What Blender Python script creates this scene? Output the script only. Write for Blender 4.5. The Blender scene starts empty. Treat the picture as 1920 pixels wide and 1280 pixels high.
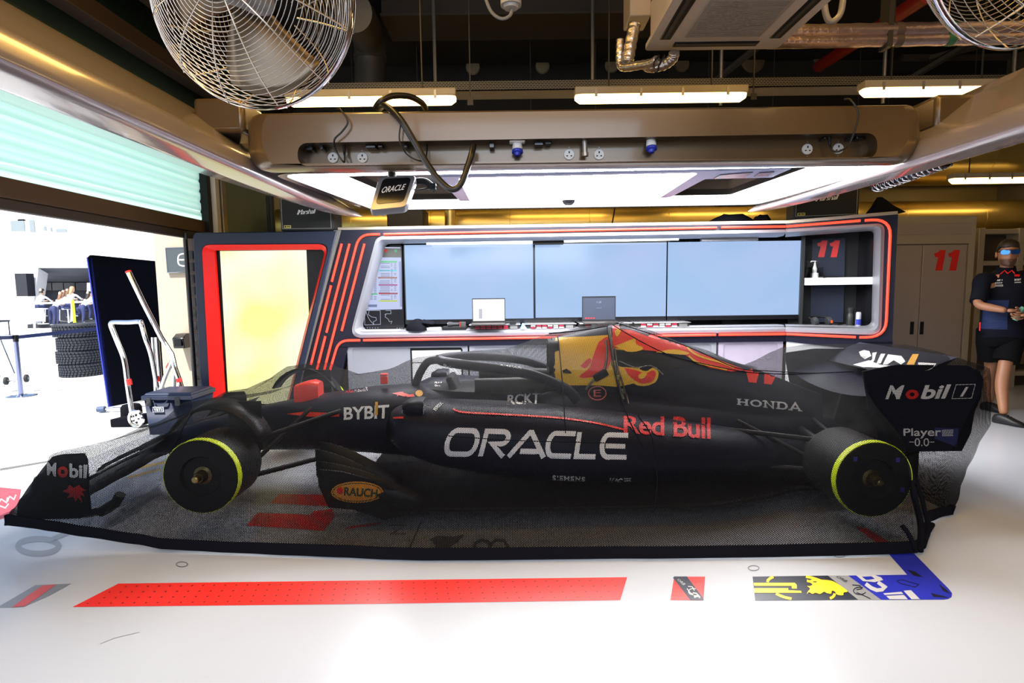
import bpy, bmesh, math, random
import numpy as np
from mathutils import Vector, Matrix, noise
from mathutils.bvhtree import BVHTree

random.seed(7)
SC = bpy.context.scene
COL = SC.collection
PI = math.pi

# ------------------------------------------------------------------ camera
FPX, CAM_H, PITCH, ROLL = 1040.0, 1.40, math.atan(100 / 1040.0), 0.0125
cam_data = bpy.data.cameras.new('camera')
cam_data.sensor_width = 36.0
cam_data.lens = FPX / 1920 * 36.0
cam_data.clip_start, cam_data.clip_end = 0.05, 500
cam = bpy.data.objects.new('camera', cam_data)
COL.objects.link(cam)
_f = Vector((0, math.cos(PITCH), -math.sin(PITCH)))
_u0 = Vector((0, math.sin(PITCH), math.cos(PITCH)))
_r0 = Vector((1, 0, 0))
_r = math.cos(ROLL) * _r0 - math.sin(ROLL) * _u0
_u = math.cos(ROLL) * _u0 + math.sin(ROLL) * _r0
CR = Matrix((_r, _u, -_f)).transposed()
CO = Vector((0, 0, CAM_H))
cam.matrix_world = Matrix.Translation(CO) @ CR.to_4x4()
SC.camera = cam

# ------------------------------------------------------------------ view + world + sun
SC.view_settings.view_transform = 'Standard'
SC.view_settings.look = 'None'
SC.view_settings.exposure = 0.0
SC.view_settings.gamma = 1.0
SC.view_settings.use_curve_mapping = False
SC.cycles.transparent_max_bounces = 16
SC.cycles.max_bounces = 8
SC.cycles.caustics_reflective = False
SC.cycles.caustics_refractive = False
SC.cycles.sample_clamp_indirect = 6.0

world = bpy.data.worlds.new('sky')
SC.world = world
world.use_nodes = True
_nt = world.node_tree
_nt.nodes.clear()
_sky = _nt.nodes.new('ShaderNodeTexSky')
_sky.sky_type = 'NISHITA'
_sky.sun_disc = False
_sky.sun_elevation = math.radians(58)
_sky.sun_rotation = math.radians(165)
_sky.air_density, _sky.dust_density = 1.0, 3.0
_bg = _nt.nodes.new('ShaderNodeBackground')
_bg.inputs['Strength'].default_value = 0.30
_wo = _nt.nodes.new('ShaderNodeOutputWorld')
_nt.links.new(_sky.outputs[0], _bg.inputs[0])
_nt.links.new(_bg.outputs[0], _wo.inputs[0])

def lamp(name, kind, loc, energy, color=(1, 1, 1), rot=(0, 0, 0), size=None):
    d = bpy.data.lights.new(name, kind)
    d.energy, d.color = energy, color
    if kind == 'AREA':
        d.shape = 'RECTANGLE'
        d.size, d.size_y = size
    o = bpy.data.objects.new(name, d)
    o.location, o.rotation_euler = loc, rot
    COL.objects.link(o)
    return o

sun = lamp('sun', 'SUN', (-10, -10, 20), 9.0, (1.0, 0.97, 0.92), (math.radians(32), 0, math.radians(-22)))
sun.data.angle = 0.01
# unseen area lights: near gantry, ceiling tubes, and lamps added for beam and arms
near_lamp = lamp('garage_gantry_lamp', 'AREA', (-0.4, -2.2, 3.0), 100, (0.70, 0.82, 1.0), (math.radians(60), 0, 0), (5.0, 2.4))
lamp('added_beam_flood', 'AREA', (1.2, -1.0, 4.3), 40, (1.0, 0.62, 0.24), (math.radians(66), 0, math.radians(-6)), (6.0, 0.5))  # added warm lamp, aimed at the front of the cross beam
lamp('garage_ceiling_tubes', 'AREA', (0.2, 2.3, 4.4), 45, (1.0, 0.56, 0.16), (0, 0, 0), (6.5, 0.4))
lamp('added_arm_lamp', 'AREA', (-1.3, 2.4, 4.3), 75, (1.0, 0.60, 0.14), (0, 0, 0), (0.4, 5.0))  # added out of view to turn the left arm golden
lamp('added_arm_lamp', 'AREA', (2.3, 2.4, 4.3), 45, (1.0, 0.60, 0.14), (0, 0, 0), (0.4, 5.0))  # same added lamp for the right arm
lamp('garage_rear_lamp', 'AREA', (5.0, 3.4, 4.2), 10, (1.0, 0.62, 0.24), (0, 0, 0), (1.5, 3.0))

near_lamp.data.spread = math.radians(100)

# ------------------------------------------------------------------ pixel -> world
def ray(px, py):
    return (CR @ Vector(((px - 960) / FPX, -(py - 640) / FPX, -1.0))).normalized()
def P(px, py, Y):
    d = ray(px, py)
    return CO + d * (Y / d.y)
def F(px, py, z=0.0):
    d = ray(px, py)
    return CO + d * ((z - CAM_H) / d.z)
def PX(px, py, X):
    d = ray(px, py)
    return CO + d * (X / d.x)

class Wall2:
    """a vertical plane through two ground points; (u, z) along it, w behind it"""
    def __init__(s, a, b):
        s.a = Vector((a[0], a[1], 0)); d = Vector((b[0] - a[0], b[1] - a[1], 0)).normalized()
        s.d = d; s.n = Vector((-d.y, d.x, 0))
    def uz(s, px, py, w=0.0):
        r = ray(px, py)
        t = ((s.a + s.n * w - CO).dot(s.n)) / r.dot(s.n)
        p = CO + r * t
        return ((p - s.a).dot(s.d), p.z)
    def xyz(s, u, z, w=0.0):
        p = s.a + s.d * u + s.n * w
        return Vector((p.x, p.y, z))
    def px(s, px, py, w=0.0):
        u, z = s.uz(px, py, w)
        return s.xyz(u, z, w)
def FL(Y):
    return Wall2((0, Y), (1, Y))

# ------------------------------------------------------------------ mesh builder
def wloc(o):
    p = Vector((0, 0, 0))
    while o is not None:
        p += o.location; o = o.parent
    return p

class MB:
    def __init__(s):
        s.v, s.f, s.m = [], [], []
    def add(s, vs, fs, mi=0):
        b = len(s.v)
        s.v += [Vector(v) for v in vs]
        s.f += [tuple(i + b for i in f) for f in fs]
        s.m += [mi] * len(fs)
        return s
    def box(s, lo, hi, mi=0):
        x0, y0, z0 = lo; x1, y1, z1 = hi
        vs = [(x0,y0,z0),(x1,y0,z0),(x1,y1,z0),(x0,y1,z0),(x0,y0,z1),(x1,y0,z1),(x1,y1,z1),(x0,y1,z1)]
        return s.add(vs, [(0,3,2,1),(4,5,6,7),(0,1,5,4),(1,2,6,5),(2,3,7,6),(3,0,4,7)], mi)
    def obox(s, c, sx, sy, sz, rot=None, mi=0):
        c = Vector(c); R = rot or Matrix.Identity(3)
        vs = [c + R @ Vector((x*sx/2, y*sy/2, z*sz/2)) for z in (-1,1) for (x,y) in ((-1,-1),(1,-1),(1,1),(-1,1))]
        return s.add(vs, [(0,3,2,1),(4,5,6,7),(0,1,5,4),(1,2,6,5),(2,3,7,6),(3,0,4,7)], mi)
    def loft(s, rings, closed=True, cap0=True, cap1=True, mi=0, loop=False):
        n = len(rings[0]); vs = [p for r in rings for p in r]; fs = []
        k = len(rings)
        for i in range(k if loop else k - 1):
            j2 = (i + 1) % k
            for j in range(n if closed else n - 1):
                a, b = i*n + j, i*n + (j+1) % n
                c, d = j2*n + (j+1) % n, j2*n + j
                fs.append((a, b, c, d))
        if not loop and closed:
            if cap0: fs.append(tuple(range(n-1, -1, -1)))
            if cap1: fs.append(tuple((k-1)*n + j for j in range(n)))
        return s.add(vs, fs, mi)
    def tube(s, path, r, seg=10, loop=False, caps=True, mi=0):
        path = [Vector(p) for p in path]; n = len(path)
        rs = r if isinstance(r, (list, tuple)) else [r] * n
        rings = []; up = None
        for i, p in enumerate(path):
            if loop: t = path[(i+1) % n] - path[i-1]
            else: t = path[min(i+1, n-1)] - path[max(i-1, 0)]
            t.normalize()
            if up is None:
                up = Vector((0,0,1)) if abs(t.z) < .9 else Vector((1,0,0))
            up = (up - t * up.dot(t))
            if up.length < 1e-4: up = t.orthogonal()
            up.normalize(); sd = t.cross(up)
            rings.append([p + (up*math.cos(2*PI*k/seg) + sd*math.sin(2*PI*k/seg)) * rs[i] for k in range(seg)])
        return s.loft(rings, True, caps, caps, mi, loop)
    def cyl(s, a, b, r0, r1=None, seg=20, mi=0, caps=True):
        return s.tube([a, b], [r0, r0 if r1 is None else r1], seg, mi=mi, caps=caps)
    def lathe(s, prof, o, ax, seg=28, mi=0, caps=True):
        o = Vector(o); ax = Vector(ax).normalized()
        e1 = ax.orthogonal().normalized(); e2 = ax.cross(e1)
        rings = [[o + ax*h + (e1*math.cos(2*PI*k/seg) + e2*math.sin(2*PI*k/seg))*max(r, 1e-4) for k in range(seg)] for r, h in prof]
        return s.loft(rings, True, caps, caps, mi)
    def sphere(s, c, rx, ry=None, rz=None, seg=16, rings=10, mi=0):
        ry = rx if ry is None else ry; rz = rx if rz is None else rz; c = Vector(c)
        R = []
        for i in range(rings + 1):
            th = PI*i/rings; rr = max(math.sin(th), 1e-3)
            R.append([c + Vector((rx*rr*math.cos(2*PI*k/seg), ry*rr*math.sin(2*PI*k/seg), -rz*math.cos(th))) for k in range(seg)])
        return s.loft(R, mi=mi)
    def prism(s, poly, off, mi=0):
        """a closed 3-D polygon thickened by the vector off"""
        off = Vector(off); a = [Vector(p) for p in poly]; n = len(a)
        vs = a + [p + off for p in a]
        fs = [tuple(range(n)), tuple(range(2*n-1, n-1, -1))] + [(i, (i+1) % n, n+(i+1) % n, n+i) for i in range(n)]
        return s.add(vs, fs, mi)
    def slab(s, pl, pts, w0, w1, mi=0):
        return s.prism([pl.xyz(u, z, w0) for u, z in pts], pl.n * (w1 - w0), mi)
    def ring(s, pl, outer, inner, w0, w1, mi=0):
        n = len(outer)
        R = [[pl.xyz(u, z, w) for u, z in lp] for lp, w in ((outer, w0), (inner, w0), (inner, w1), (outer, w1))]
        return s.loft(R, True, False, False, mi, loop=True)
    def build(s, name, mat, parent=None, smooth=35, bevel=0, sub=0, uv=None):
        base = wloc(parent) if parent is not None else None
        if base is None:
            xs = np.array([tuple(v) for v in s.v])
            lo, hi = xs.min(0), xs.max(0)
            base = Vector(((lo[0]+hi[0])/2, (lo[1]+hi[1])/2, lo[2]))
        me = bpy.data.meshes.new(name)
        me.from_pydata([tuple(v - base) for v in s.v], [], s.f)
        mats = mat if isinstance(mat, (list, tuple)) else [mat]
        for m in mats: me.materials.append(m)
        if len(mats) > 1:
            me.polygons.foreach_set('material_index', s.m)
        bm = bmesh.new(); bm.from_mesh(me)
        if uv is None:
            bmesh.ops.remove_doubles(bm, verts=bm.verts, dist=1e-6)
            bmesh.ops.recalc_face_normals(bm, faces=bm.faces)
        else:
            L = bm.loops.layers.uv.new('UVMap')
            bm.verts.ensure_lookup_table()
            for f in bm.faces:
                for lp in f.loops: lp[L].uv = uv[lp.vert.index]
        bm.to_mesh(me); bm.free()
        if smooth:
            me.shade_smooth()
            if smooth < 180: me.set_sharp_from_angle(angle=math.radians(smooth))
        o = bpy.data.objects.new(name, me); COL.objects.link(o)
        if parent is not None: o.parent = parent
        else: o.location = base
        if bevel:
            b = o.modifiers.new('bevel', 'BEVEL'); b.width = bevel; b.segments = 2
            b.limit_method = 'ANGLE'; b.angle_limit = math.radians(40); b.harden_normals = False
        if sub:
            b = o.modifiers.new('sub', 'SUBSURF'); b.levels = b.render_levels = sub
        return o

def tag(o, label, cat, group=None, kind=None):
    if label: o['label'] = label
    if cat: o['category'] = cat
    if group: o['group'] = group
    if kind: o['kind'] = kind
    return o
def thing(name, loc, label, cat, group=None):
    o = bpy.data.objects.new(name, None); COL.objects.link(o)
    o.location = loc; o.empty_display_size = 0.1
    return tag(o, label, cat, group)
def struct(o):
    o['kind'] = 'structure'; return o
def copy_tree(o, parent=None):
    c = o.copy(); COL.objects.link(c)
    if parent is not None: c.parent = parent
    for ch in list(o.children): copy_tree(ch, c)
    return c

def rpoly(pts, rad, seg=6):
    """2-D polygon with filleted corners; rad is one radius or one per corner"""
    n = len(pts); out = []
    rad = rad if isinstance(rad, (list, tuple)) else [rad]*n
    for i in range(n):
        p = Vector(pts[i]); a = Vector(pts[i-1]) - p; b = Vector(pts[(i+1) % n]) - p
        la, lb = a.length, b.length; a.normalize(); b.normalize()
        r = rad[i]
        ang = a.angle(b, PI) if a.length and b.length else PI
        if r <= 1e-6 or ang > PI - 0.02:
            out += [tuple(p)] * (seg + 1); continue
        t = min(r / math.tan(ang/2), la*0.49, lb*0.49)
        p0, p1 = p + a*t, p + b*t
        for k in range(seg + 1):
            q = k/seg
            out.append(tuple((1-q)**2*p0 + 2*q*(1-q)*p + q*q*p1))
    return out
def smooth_path(pts, n=8):
    """Catmull-Rom through 3-D points"""
    pts = [Vector(p) for p in pts]; out = []
    for i in range(len(pts) - 1):
        p0, p1, p2, p3 = pts[max(i-1, 0)], pts[i], pts[i+1], pts[min(i+2, len(pts)-1)]
        for k in range(n):
            t = k/n
            out.append(0.5*((2*p1) + (p2-p0)*t + (2*p0-5*p1+4*p2-p3)*t*t + (3*p1-p0-3*p2+p3)*t**3))
    out.append(pts[-1]); return out

# ------------------------------------------------------------------ materials
MATS = {}
def mat(name, col, rough=0.5, metal=0.0, var=0.08, scale=12.0, bump=0.0, bscale=60.0, emit=0.0, ecol=None, spec=0.5, coat=0.0, trans=0.0, sheen=0.0, stretch=None):
    if name in MATS: return MATS[name]
    m = bpy.data.materials.new(name); m.use_nodes = True
    nt = m.node_tree; N = nt.nodes; L = nt.links
    b = N['Principled BSDF']
    b.inputs['Roughness'].default_value = rough; b.inputs['Metallic'].default_value = metal
    b.inputs['Specular IOR Level'].default_value = spec
    b.inputs['Coat Weight'].default_value = coat; b.inputs['Coat Roughness'].default_value = 0.08
    b.inputs['Transmission Weight'].default_value = trans
    b.inputs['Sheen Weight'].default_value = sheen
    tc = N.new('ShaderNodeTexCoord'); nz = N.new('ShaderNodeTexNoise')
    nz.inputs['Scale'].default_value = scale; nz.inputs['Detail'].default_value = 4
    src = tc.outputs['Object']
    if stretch:
        mp = N.new('ShaderNodeMapping'); mp.inputs['Scale'].default_value = stretch
        L.new(src, mp.inputs[0]); src = mp.outputs[0]
    L.new(src, nz.inputs['Vector'])
    mx = N.new('ShaderNodeMix'); mx.data_type = 'RGBA'
    c = Vector(col[:3])
    mx.inputs['A'].default_value = (*[max(x*(1-var), 0) for x in c], 1)
    mx.inputs['B'].default_value = (*[min(x*(1+var), 1) for x in c], 1)
    L.new(nz.outputs['Fac'], mx.inputs['Factor']); L.new(mx.outputs['Result'], b.inputs['Base Color'])
    if bump:
        n2 = N.new('ShaderNodeTexNoise'); n2.inputs['Scale'].default_value = bscale
        L.new(src, n2.inputs['Vector'])
        bp = N.new('ShaderNodeBump'); bp.inputs['Strength'].default_value = bump; bp.inputs['Distance'].default_value = 0.01
        L.new(n2.outputs['Fac'], bp.inputs['Height']); L.new(bp.outputs[0], b.inputs['Normal'])
    if emit:
        b.inputs['Emission Color'].default_value = (*(ecol or col)[:3], 1)
        b.inputs['Emission Strength'].default_value = emit
    MATS[name] = m
    return m

def h(s):
    """sRGB hex to linear"""
    r = []
    for i in (0, 2, 4):
        c = int(s[i:i+2], 16)/255
        r.append(c/12.92 if c <= .04045 else ((c+.055)/1.055)**2.4)
    return tuple(r)

M_black = mat('matte_black', (.008, .008, .009), .55, spec=.25)
M_gloss = mat('gloss_black', (.008, .008, .010), .18)
M_rubber = mat('black_rubber', (.018, .019, .022), .75, bump=.2)
M_cloth = mat('black_cloth', (.005, .005, .008), .95, spec=.08)
M_navy = mat('navy_panel', (.006, .006, .016), .38, spec=.3)
M_navy2 = mat('navy_satin', (.012, .017, .038), .45, spec=.3)
M_white = mat('white_plastic', (.75, .75, .75), .4)
M_offw = mat('off_white', (.62, .60, .56), .5)
M_silver = mat('silver_paint', (.32, .32, .35), .28, .5, var=.03)
M_cab = mat('silver_cabinet', (.30, .30, .335), .3, .25, var=.03)
M_alu = mat('brushed_aluminium', (.58, .56, .55), .24, .9, var=.05, scale=6)
M_chrome = mat('chrome', (.75, .75, .76), .08, 1.0, var=.02)
M_steel = mat('galvanised_steel', (.36, .35, .34), .42, .8, var=.25, scale=8)
M_dsteel = mat('dark_steel', (.045, .040, .038), .55, .3)
M_brown = mat('brown_metal', (.070, .045, .032), .45, .2)
M_red = mat('red_gloss', (.75, .012, .008), .3)
M_neon = mat('red_neon', (.6, .02, .01), .4, emit=1.7, ecol=(1.0, .060, .026))
M_panel_light = mat('light_panel', (.9, .9, .9), .5, emit=26, ecol=(.97, .98, 1.0))
M_tube = mat('fluorescent_tube', (.9, .9, .8), .5, emit=9, ecol=(1.0, .66, .25))
M_tube2 = mat('white_tube', (.9, .9, .9), .5, emit=5, ecol=(1.0, .99, .97))
M_gold = mat('foil_duct', (.62, .47, .16), .34, .9, var=.2, scale=2.5)
M_cable = mat('black_cable', (.010, .010, .010), .35)
M_txtw = mat('white_print', (.88, .88, .88), .5)
M_txtr = mat('red_print', (.72, .015, .012), .45)
M_foil = mat('foil_lagging', (.55, .50, .47), .3, .9, var=.3, scale=14, bump=.5, bscale=40)

# ------------------------------------------------------------------ flat shapes, lettering, projection
def text2d(s, bold=0.0, shear=0.0, space=1.0):
    cu = bpy.data.curves.new('lettering', 'FONT')
    cu.body = s; cu.offset = bold; cu.shear = shear; cu.space_character = space
    cu.resolution_u = 5; cu.fill_mode = 'FRONT'; cu.dimensions = '2D'
    ob = bpy.data.objects.new('lettering', cu); COL.objects.link(ob)
    dg = bpy.context.evaluated_depsgraph_get()
    me = bpy.data.meshes.new_from_object(ob.evaluated_get(dg))
    v = [(p.co.x, p.co.y) for p in me.vertices]; f = [tuple(p.vertices) for p in me.polygons]
    bpy.data.objects.remove(ob); bpy.data.curves.remove(cu); bpy.data.meshes.remove(me)
    return v, f
def poly2d(*loops):
    v, f = [], []
    for lp in loops:
        b = len(v); v += [tuple(p) for p in lp]; f.append(tuple(range(b, len(v))))
    return v, f
def stroke2d(lines, w):
    """thick mitred polylines"""
    v, f = [], []
    for ln in lines:
        closed = ln[0] == ln[-1] and len(ln) > 2
        pts = [Vector(p) for p in (ln[:-1] if closed else ln)]; n = len(pts); b = len(v)
        for i, p in enumerate(pts):
            if closed: d0, d1 = (p - pts[i-1]).normalized(), (pts[(i+1) % n] - p).normalized()
            else:
                d0 = (p - pts[i-1]).normalized() if i else (pts[1]-p).normalized()
                d1 = (pts[i+1] - p).normalized() if i < n-1 else d0
            t = (d0 + d1); t = t.normalized() if t.length > 1e-5 else d0
            nn = Vector((-t.y, t.x)); c = max(nn.dot(Vector((-d0.y, d0.x))), .45)
            v += [tuple(p + nn*w/2/c), tuple(p - nn*w/2/c)]
        for i in range(n if closed else n-1):
            j = (i+1) % n
            f.append((b+2*i, b+2*i+1, b+2*j+1, b+2*j))
    return v, f
def arc(cx, cy, rx, ry, a0, a1, n=10):
    return [(cx + rx*math.cos(math.radians(a0+(a1-a0)*i/n)), cy + ry*math.sin(math.radians(a0+(a1-a0)*i/n))) for i in range(n+1)]
def fit(shape, box=None):
    """rescale a 2-D shape to the unit square (y up) from its own bounds"""
    v, f = shape
    a = np.array(v); lo = a.min(0) if box is None else np.array(box[0]); hi = a.max(0) if box is None else np.array(box[1])
    a = (a - lo) / np.maximum(hi - lo, 1e-9)
    return [tuple(p) for p in a], f
def in_quad(shape, q):
    """unit-square shape -> pixel quad q = TL, TR, BR, BL"""
    v, f = shape; TL, TR, BR, BL = [np.array(p, float) for p in q]
    out = []
    for x, y in v:
        out.append(tuple((1-y)*((1-x)*BL + x*BR) + y*((1-x)*TL + x*TR)))
    return out, f
def rect(x0, y0, x1, y1):
    return ((x0, y0), (x1, y0), (x1, y1), (x0, y1))
def refine(shape, L):
    bm = bmesh.new()
    vs = [bm.verts.new((x, y, 0)) for x, y in shape[0]]
    for f in shape[1]:
        try: bm.faces.new([vs[i] for i in f])
        except ValueError: pass
    bmesh.ops.triangulate(bm, faces=bm.faces)
    for _ in range(7):
        es = [e for e in bm.edges if e.calc_length() > L]
        if not es: break
        bmesh.ops.subdivide_edges(bm, edges=es, cuts=1)
        bmesh.ops.triangulate(bm, faces=[f for f in bm.faces if len(f.verts) > 3])
    bm.verts.index_update()
    v = [(p.co.x, p.co.y) for p in bm.verts]; f = [tuple(q.index for q in fc.verts) for fc in bm.faces]
    bm.free(); return v, f

class Caster:
    """what the paint lies on: body meshes, the floor or a wall plane"""
    def __init__(s, objs):
        vs, fs = [], []
        for o in objs:
            b = len(vs); wl = wloc(o)
            vs += [v.co + wl for v in o.data.vertices]; fs += [tuple(i+b for i in p.vertices) for p in o.data.polygons]
        s.t = BVHTree.FromPolygons(vs, fs)
    def __call__(s, px, py):
        d = ray(px, py); h_, n, i, _ = s.t.ray_cast(CO, d)
        if h_ is None: return None
        if n.dot(d) > 0: n = -n
        return h_, n
def on_floor(px, py):
    return F(px, py), Vector((0, 0, 1))
def on_plane(pl, w=0.0):
    return lambda px, py: (pl.px(px, py, w), -pl.n)

def paint(name, shape_px, on, m, parent=None, off=0.003, L=None, label=None):
    """lay a pixel-space flat shape on the real surface behind it as a thin skin of its own"""
    if L: shape_px = refine(shape_px, L)
    pts, ok = [], []
    for x, y in shape_px[0]:
        r = on(x, y)
        if r is None: pts.append(Vector((0,0,0))); ok.append(False)
        else:
            p, n = r; d = (CO - p).normalized()
            c = max(d.dot(n), .25)
            pts.append(p + n*off if c > .3 else p + d*off); ok.append(True)
    fs = [f for f in shape_px[1] if all(ok[i] for i in f)]
    if L:  # drop triangles that bridge a jump in depth
        fs = [f for f in fs if max((pts[f[i]] - pts[f[i-1]]).length for i in range(len(f))) < L/250*6 + .06]
    used = sorted({i for f in fs for i in f}); mp = {k: i for i, k in enumerate(used)}
    if not used: return None
    b = MB(); b.add([pts[i] for i in used], [tuple(mp[i] for i in f) for f in fs])
    o = b.build(name, m, parent, smooth=0)
    if label: o['label'] = label
    return o
# ================================================================== THE SETTING
XL = -3.62            # plane of the garage door
BACK = 8.6
RIGHT = 7.4
CEIL = 4.7
M_floor = mat('white_epoxy_floor', (.495, .515, .56), .24, var=.03, scale=1.2, bump=.012, bscale=9, spec=.2)
M_conc = mat('pale_concrete', (.62, .64, .64), .7, var=.10, scale=2.0, bump=.06, bscale=40, stretch=(1, .35, 1))
M_wall = mat('back_wall_paint', (.34, .26, .12), .5, var=.1, scale=2)
M_dark = mat('dark_ceiling', (.020, .017, .014), .8, var=.3, scale=3)
M_beige = mat('beige_render', (.50, .42, .32), .7, var=.06, scale=5, bump=.05)
M_green = mat('dark_green_paint', (.03, .055, .04), .5, var=.2)
M_city = mat('sunlit_building', (.88, .86, .82), .8, var=.06, scale=.4)
M_glass = mat('window_glass', (.20, .24, .26), .15, spec=.8)

b = MB(); b.box((XL, -7, -.2), (RIGHT, BACK + .3, 0)); struct(b.build('floor', M_floor, smooth=0))
b = MB(); b.box((XL - .3, -7, CEIL), (RIGHT + .3, BACK + .3, CEIL + .2)); struct(b.build('ceiling', M_dark, smooth=0))
b = MB(); b.box((XL - .3, BACK, 0), (RIGHT + .3, BACK + .3, 3.85)); struct(b.build('wall_back', M_wall, smooth=0))
b = MB(); b.box((XL - .3, BACK - .02, 3.85), (RIGHT + .3, BACK + .28, CEIL)); struct(b.build('wall_back_upper', M_dark, smooth=0))
b = MB(); b.box((RIGHT, -7, 0), (RIGHT + .3, BACK + .3, CEIL)); struct(b.build('wall_right', mat('right_wall_paint', (.20, .16, .10), .6), smooth=0))
b = MB(); b.box((XL - .3, -7.3, 0), (RIGHT + .3, -7, CEIL)); struct(b.build('wall_near', mat('near_wall_paint', (.25, .23, .20), .6), smooth=0))
# left side: header over the garage door, pier beyond the door, short wall behind the desk
b = MB(); b.box((XL - .25, -7, 3.02), (XL - .02, 7.0, CEIL)); struct(b.build('wall_left_header', M_green, smooth=0))
b = MB(); b.box((XL - .30, 7.02, 0), (XL - .02, BACK, CEIL)); struct(b.build('wall_left', mat('left_wall_paint', (.20, .26, .22), .5), smooth=0))

# trims running along the header
for (x, z, w, hh, m) in ((XL + .02, 3.06, .10, .12, M_brown), (XL + .10, 3.62, .16, .16, M_brown), (XL + .32, 4.0, .12, .30, M_brown), (XL + .62, 4.35, .2, .16, M_dsteel)):
    b = MB(); b.box((x, -4, z), (x + w, BACK - .05, z + hh)); struct(b.build('trim_1', m, bevel=.008))

# roller shutter, half lowered: translucent curtain lit from outside, brown bottom bar
m = bpy.data.materials.new('translucent_shutter'); m.use_nodes = True
N = m.node_tree.nodes; L = m.node_tree.links; N.clear()
out = N.new('ShaderNodeOutputMaterial'); tr = N.new('ShaderNodeBsdfTranslucent'); df = N.new('ShaderNodeBsdfDiffuse'); mx = N.new('ShaderNodeMixShader')
tr.inputs[0].default_value = (.62, .93, .82, 1); df.inputs[0].default_value = (.5, .68, .6, 1); mx.inputs[0].default_value = .25
wv = N.new('ShaderNodeTexWave'); wv.bands_direction = 'Z'; wv.inputs['Scale'].default_value = 4.5; wv.inputs['Distortion'].default_value = .4
tc = N.new('ShaderNodeTexCoord'); L.new(tc.outputs['Object'], wv.inputs['Vector'])
rp = N.new('ShaderNodeMapRange'); rp.inputs['To Min'].default_value = .75; rp.inputs['To Max'].default_value = 1.0
L.new(wv.outputs['Fac'], rp.inputs['Value'])
mc = N.new('ShaderNodeMix'); mc.data_type = 'RGBA'; mc.inputs['A'].default_value = (.50, .86, .70, 1); mc.inputs['B'].default_value = (.66, .94, .82, 1)
L.new(wv.outputs['Fac'], mc.inputs['Factor']); L.new(mc.outputs['Result'], tr.inputs[0])
L.new(tr.outputs[0], mx.inputs[1]); L.new(df.outputs[0], mx.inputs[2]); L.new(mx.outputs[0], out.inputs[0])
M_shut = m
DY0, DY1 = -3.0, 6.78
b = MB(); prof = []
zz = 2.24
while zz < 3.06:
    prof += [(0, zz), (.012, zz + .03), (.012, zz + .09), (0, zz + .115)]; zz += .12
b.loft([[(XL - .10 + x, DY0, z) for x, z in prof], [(XL - .10 + x, DY1, z) for x, z in prof]], closed=False)
dr = b.build('door_1', M_shut, smooth=60); struct(dr)
b = MB(); b.box((XL - .14, DY0, 2.10), (XL - .05, DY1, 2.25)); b.build('bottom_bar', M_brown, dr, bevel=.006)
b = MB(); b.box((XL - .13, DY0, 2.015), (XL - .06, DY1, 2.10)); b.build('rubber_seal', mat('seal', (.03, .022, .018), .7), dr, bevel=.01)
# door guides at the far jamb
for (y0, y1, x0, x1, m_) in ((6.78, 6.86, XL - .16, XL - .0, M_black), (6.87, 6.96, XL - .10, XL + .05, M_offw), (6.96, 7.0, XL - .1, XL + .04, M_dsteel), (7.0, 7.1, XL-.1, XL + .06, M_steel)):
    b = MB(); b.box((x0, y0, 0), (x1, y1, 3.1)); struct(b.build('trim_2', m_, bevel=.004))

# ------------------------------------------------------------------ outside
b = MB(); b.box((-140, -60, -.24), (XL, 120, -.002)); g = struct(b.build('ground_outside', M_conc, smooth=0))
b = MB()
for y, z in ((3.62, .001),):
    b.add([(-40, y - .012, z), (XL - .3, y - .012, z), (XL - .3, y + .012, z), (-40, y + .012, z)], [(0, 1, 2, 3)])
b.add([(F(0, 878)), F(92, 863), F(92, 866), F(0, 882)], [(0, 1, 2, 3)])
for v in b.v: v.z = .001
struct(b.build('trim_3', mat('drain_slot', (.12, .12, .12), .8), smooth=0))
# pier between two garages, with its sign and a lamp box
PIER = FL(6.9)
u0 = PIER.uz(291, 500)[0]
b = MB(); b.box((u0, 6.9, 0), (XL - .17, 7.6, 5.2)); struct(b.build('pillar', M_beige, bevel=.01))
# pit building opposite
b = MB(); b.box((-75, 58, 0), (-25, 70, 16)); b.box((-62, 52, 0), (-58, 58, 9))
bl = b.build('grandstand_building', M_city, bevel=.05)
tag(bl, 'pale sunlit building with dark windows far across the pit lane', 'building')
for (a0, a1, a2, a3) in ((20, 412, 52, 436), (55, 410, 71, 438), (82, 422, 92, 435), (94, 424, 103, 437), (105, 427, 130, 438), (34, 408, 50, 414)):
    p0, p1 = P(a0, a1, 53.7), P(a2, a3, 53.7)
    w = MB(); w.box((p0.x, 53.6, p1.z), (p1.x, 53.9, p0.z)); f_ = w.build('window', M_city, bl)
    w = MB(); w.box((p0.x + .12, 53.5, p1.z + .12), (p1.x - .12, 53.6, p0.z - .12)); w.build('pane', M_glass, f_)
b = MB()
b.box((-56.5, 53.92, P(0, 445, 53.7).z), (-40, 54.4, P(0, 405, 53.7).z)); b.build('balcony_front', M_city, bl)
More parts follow.
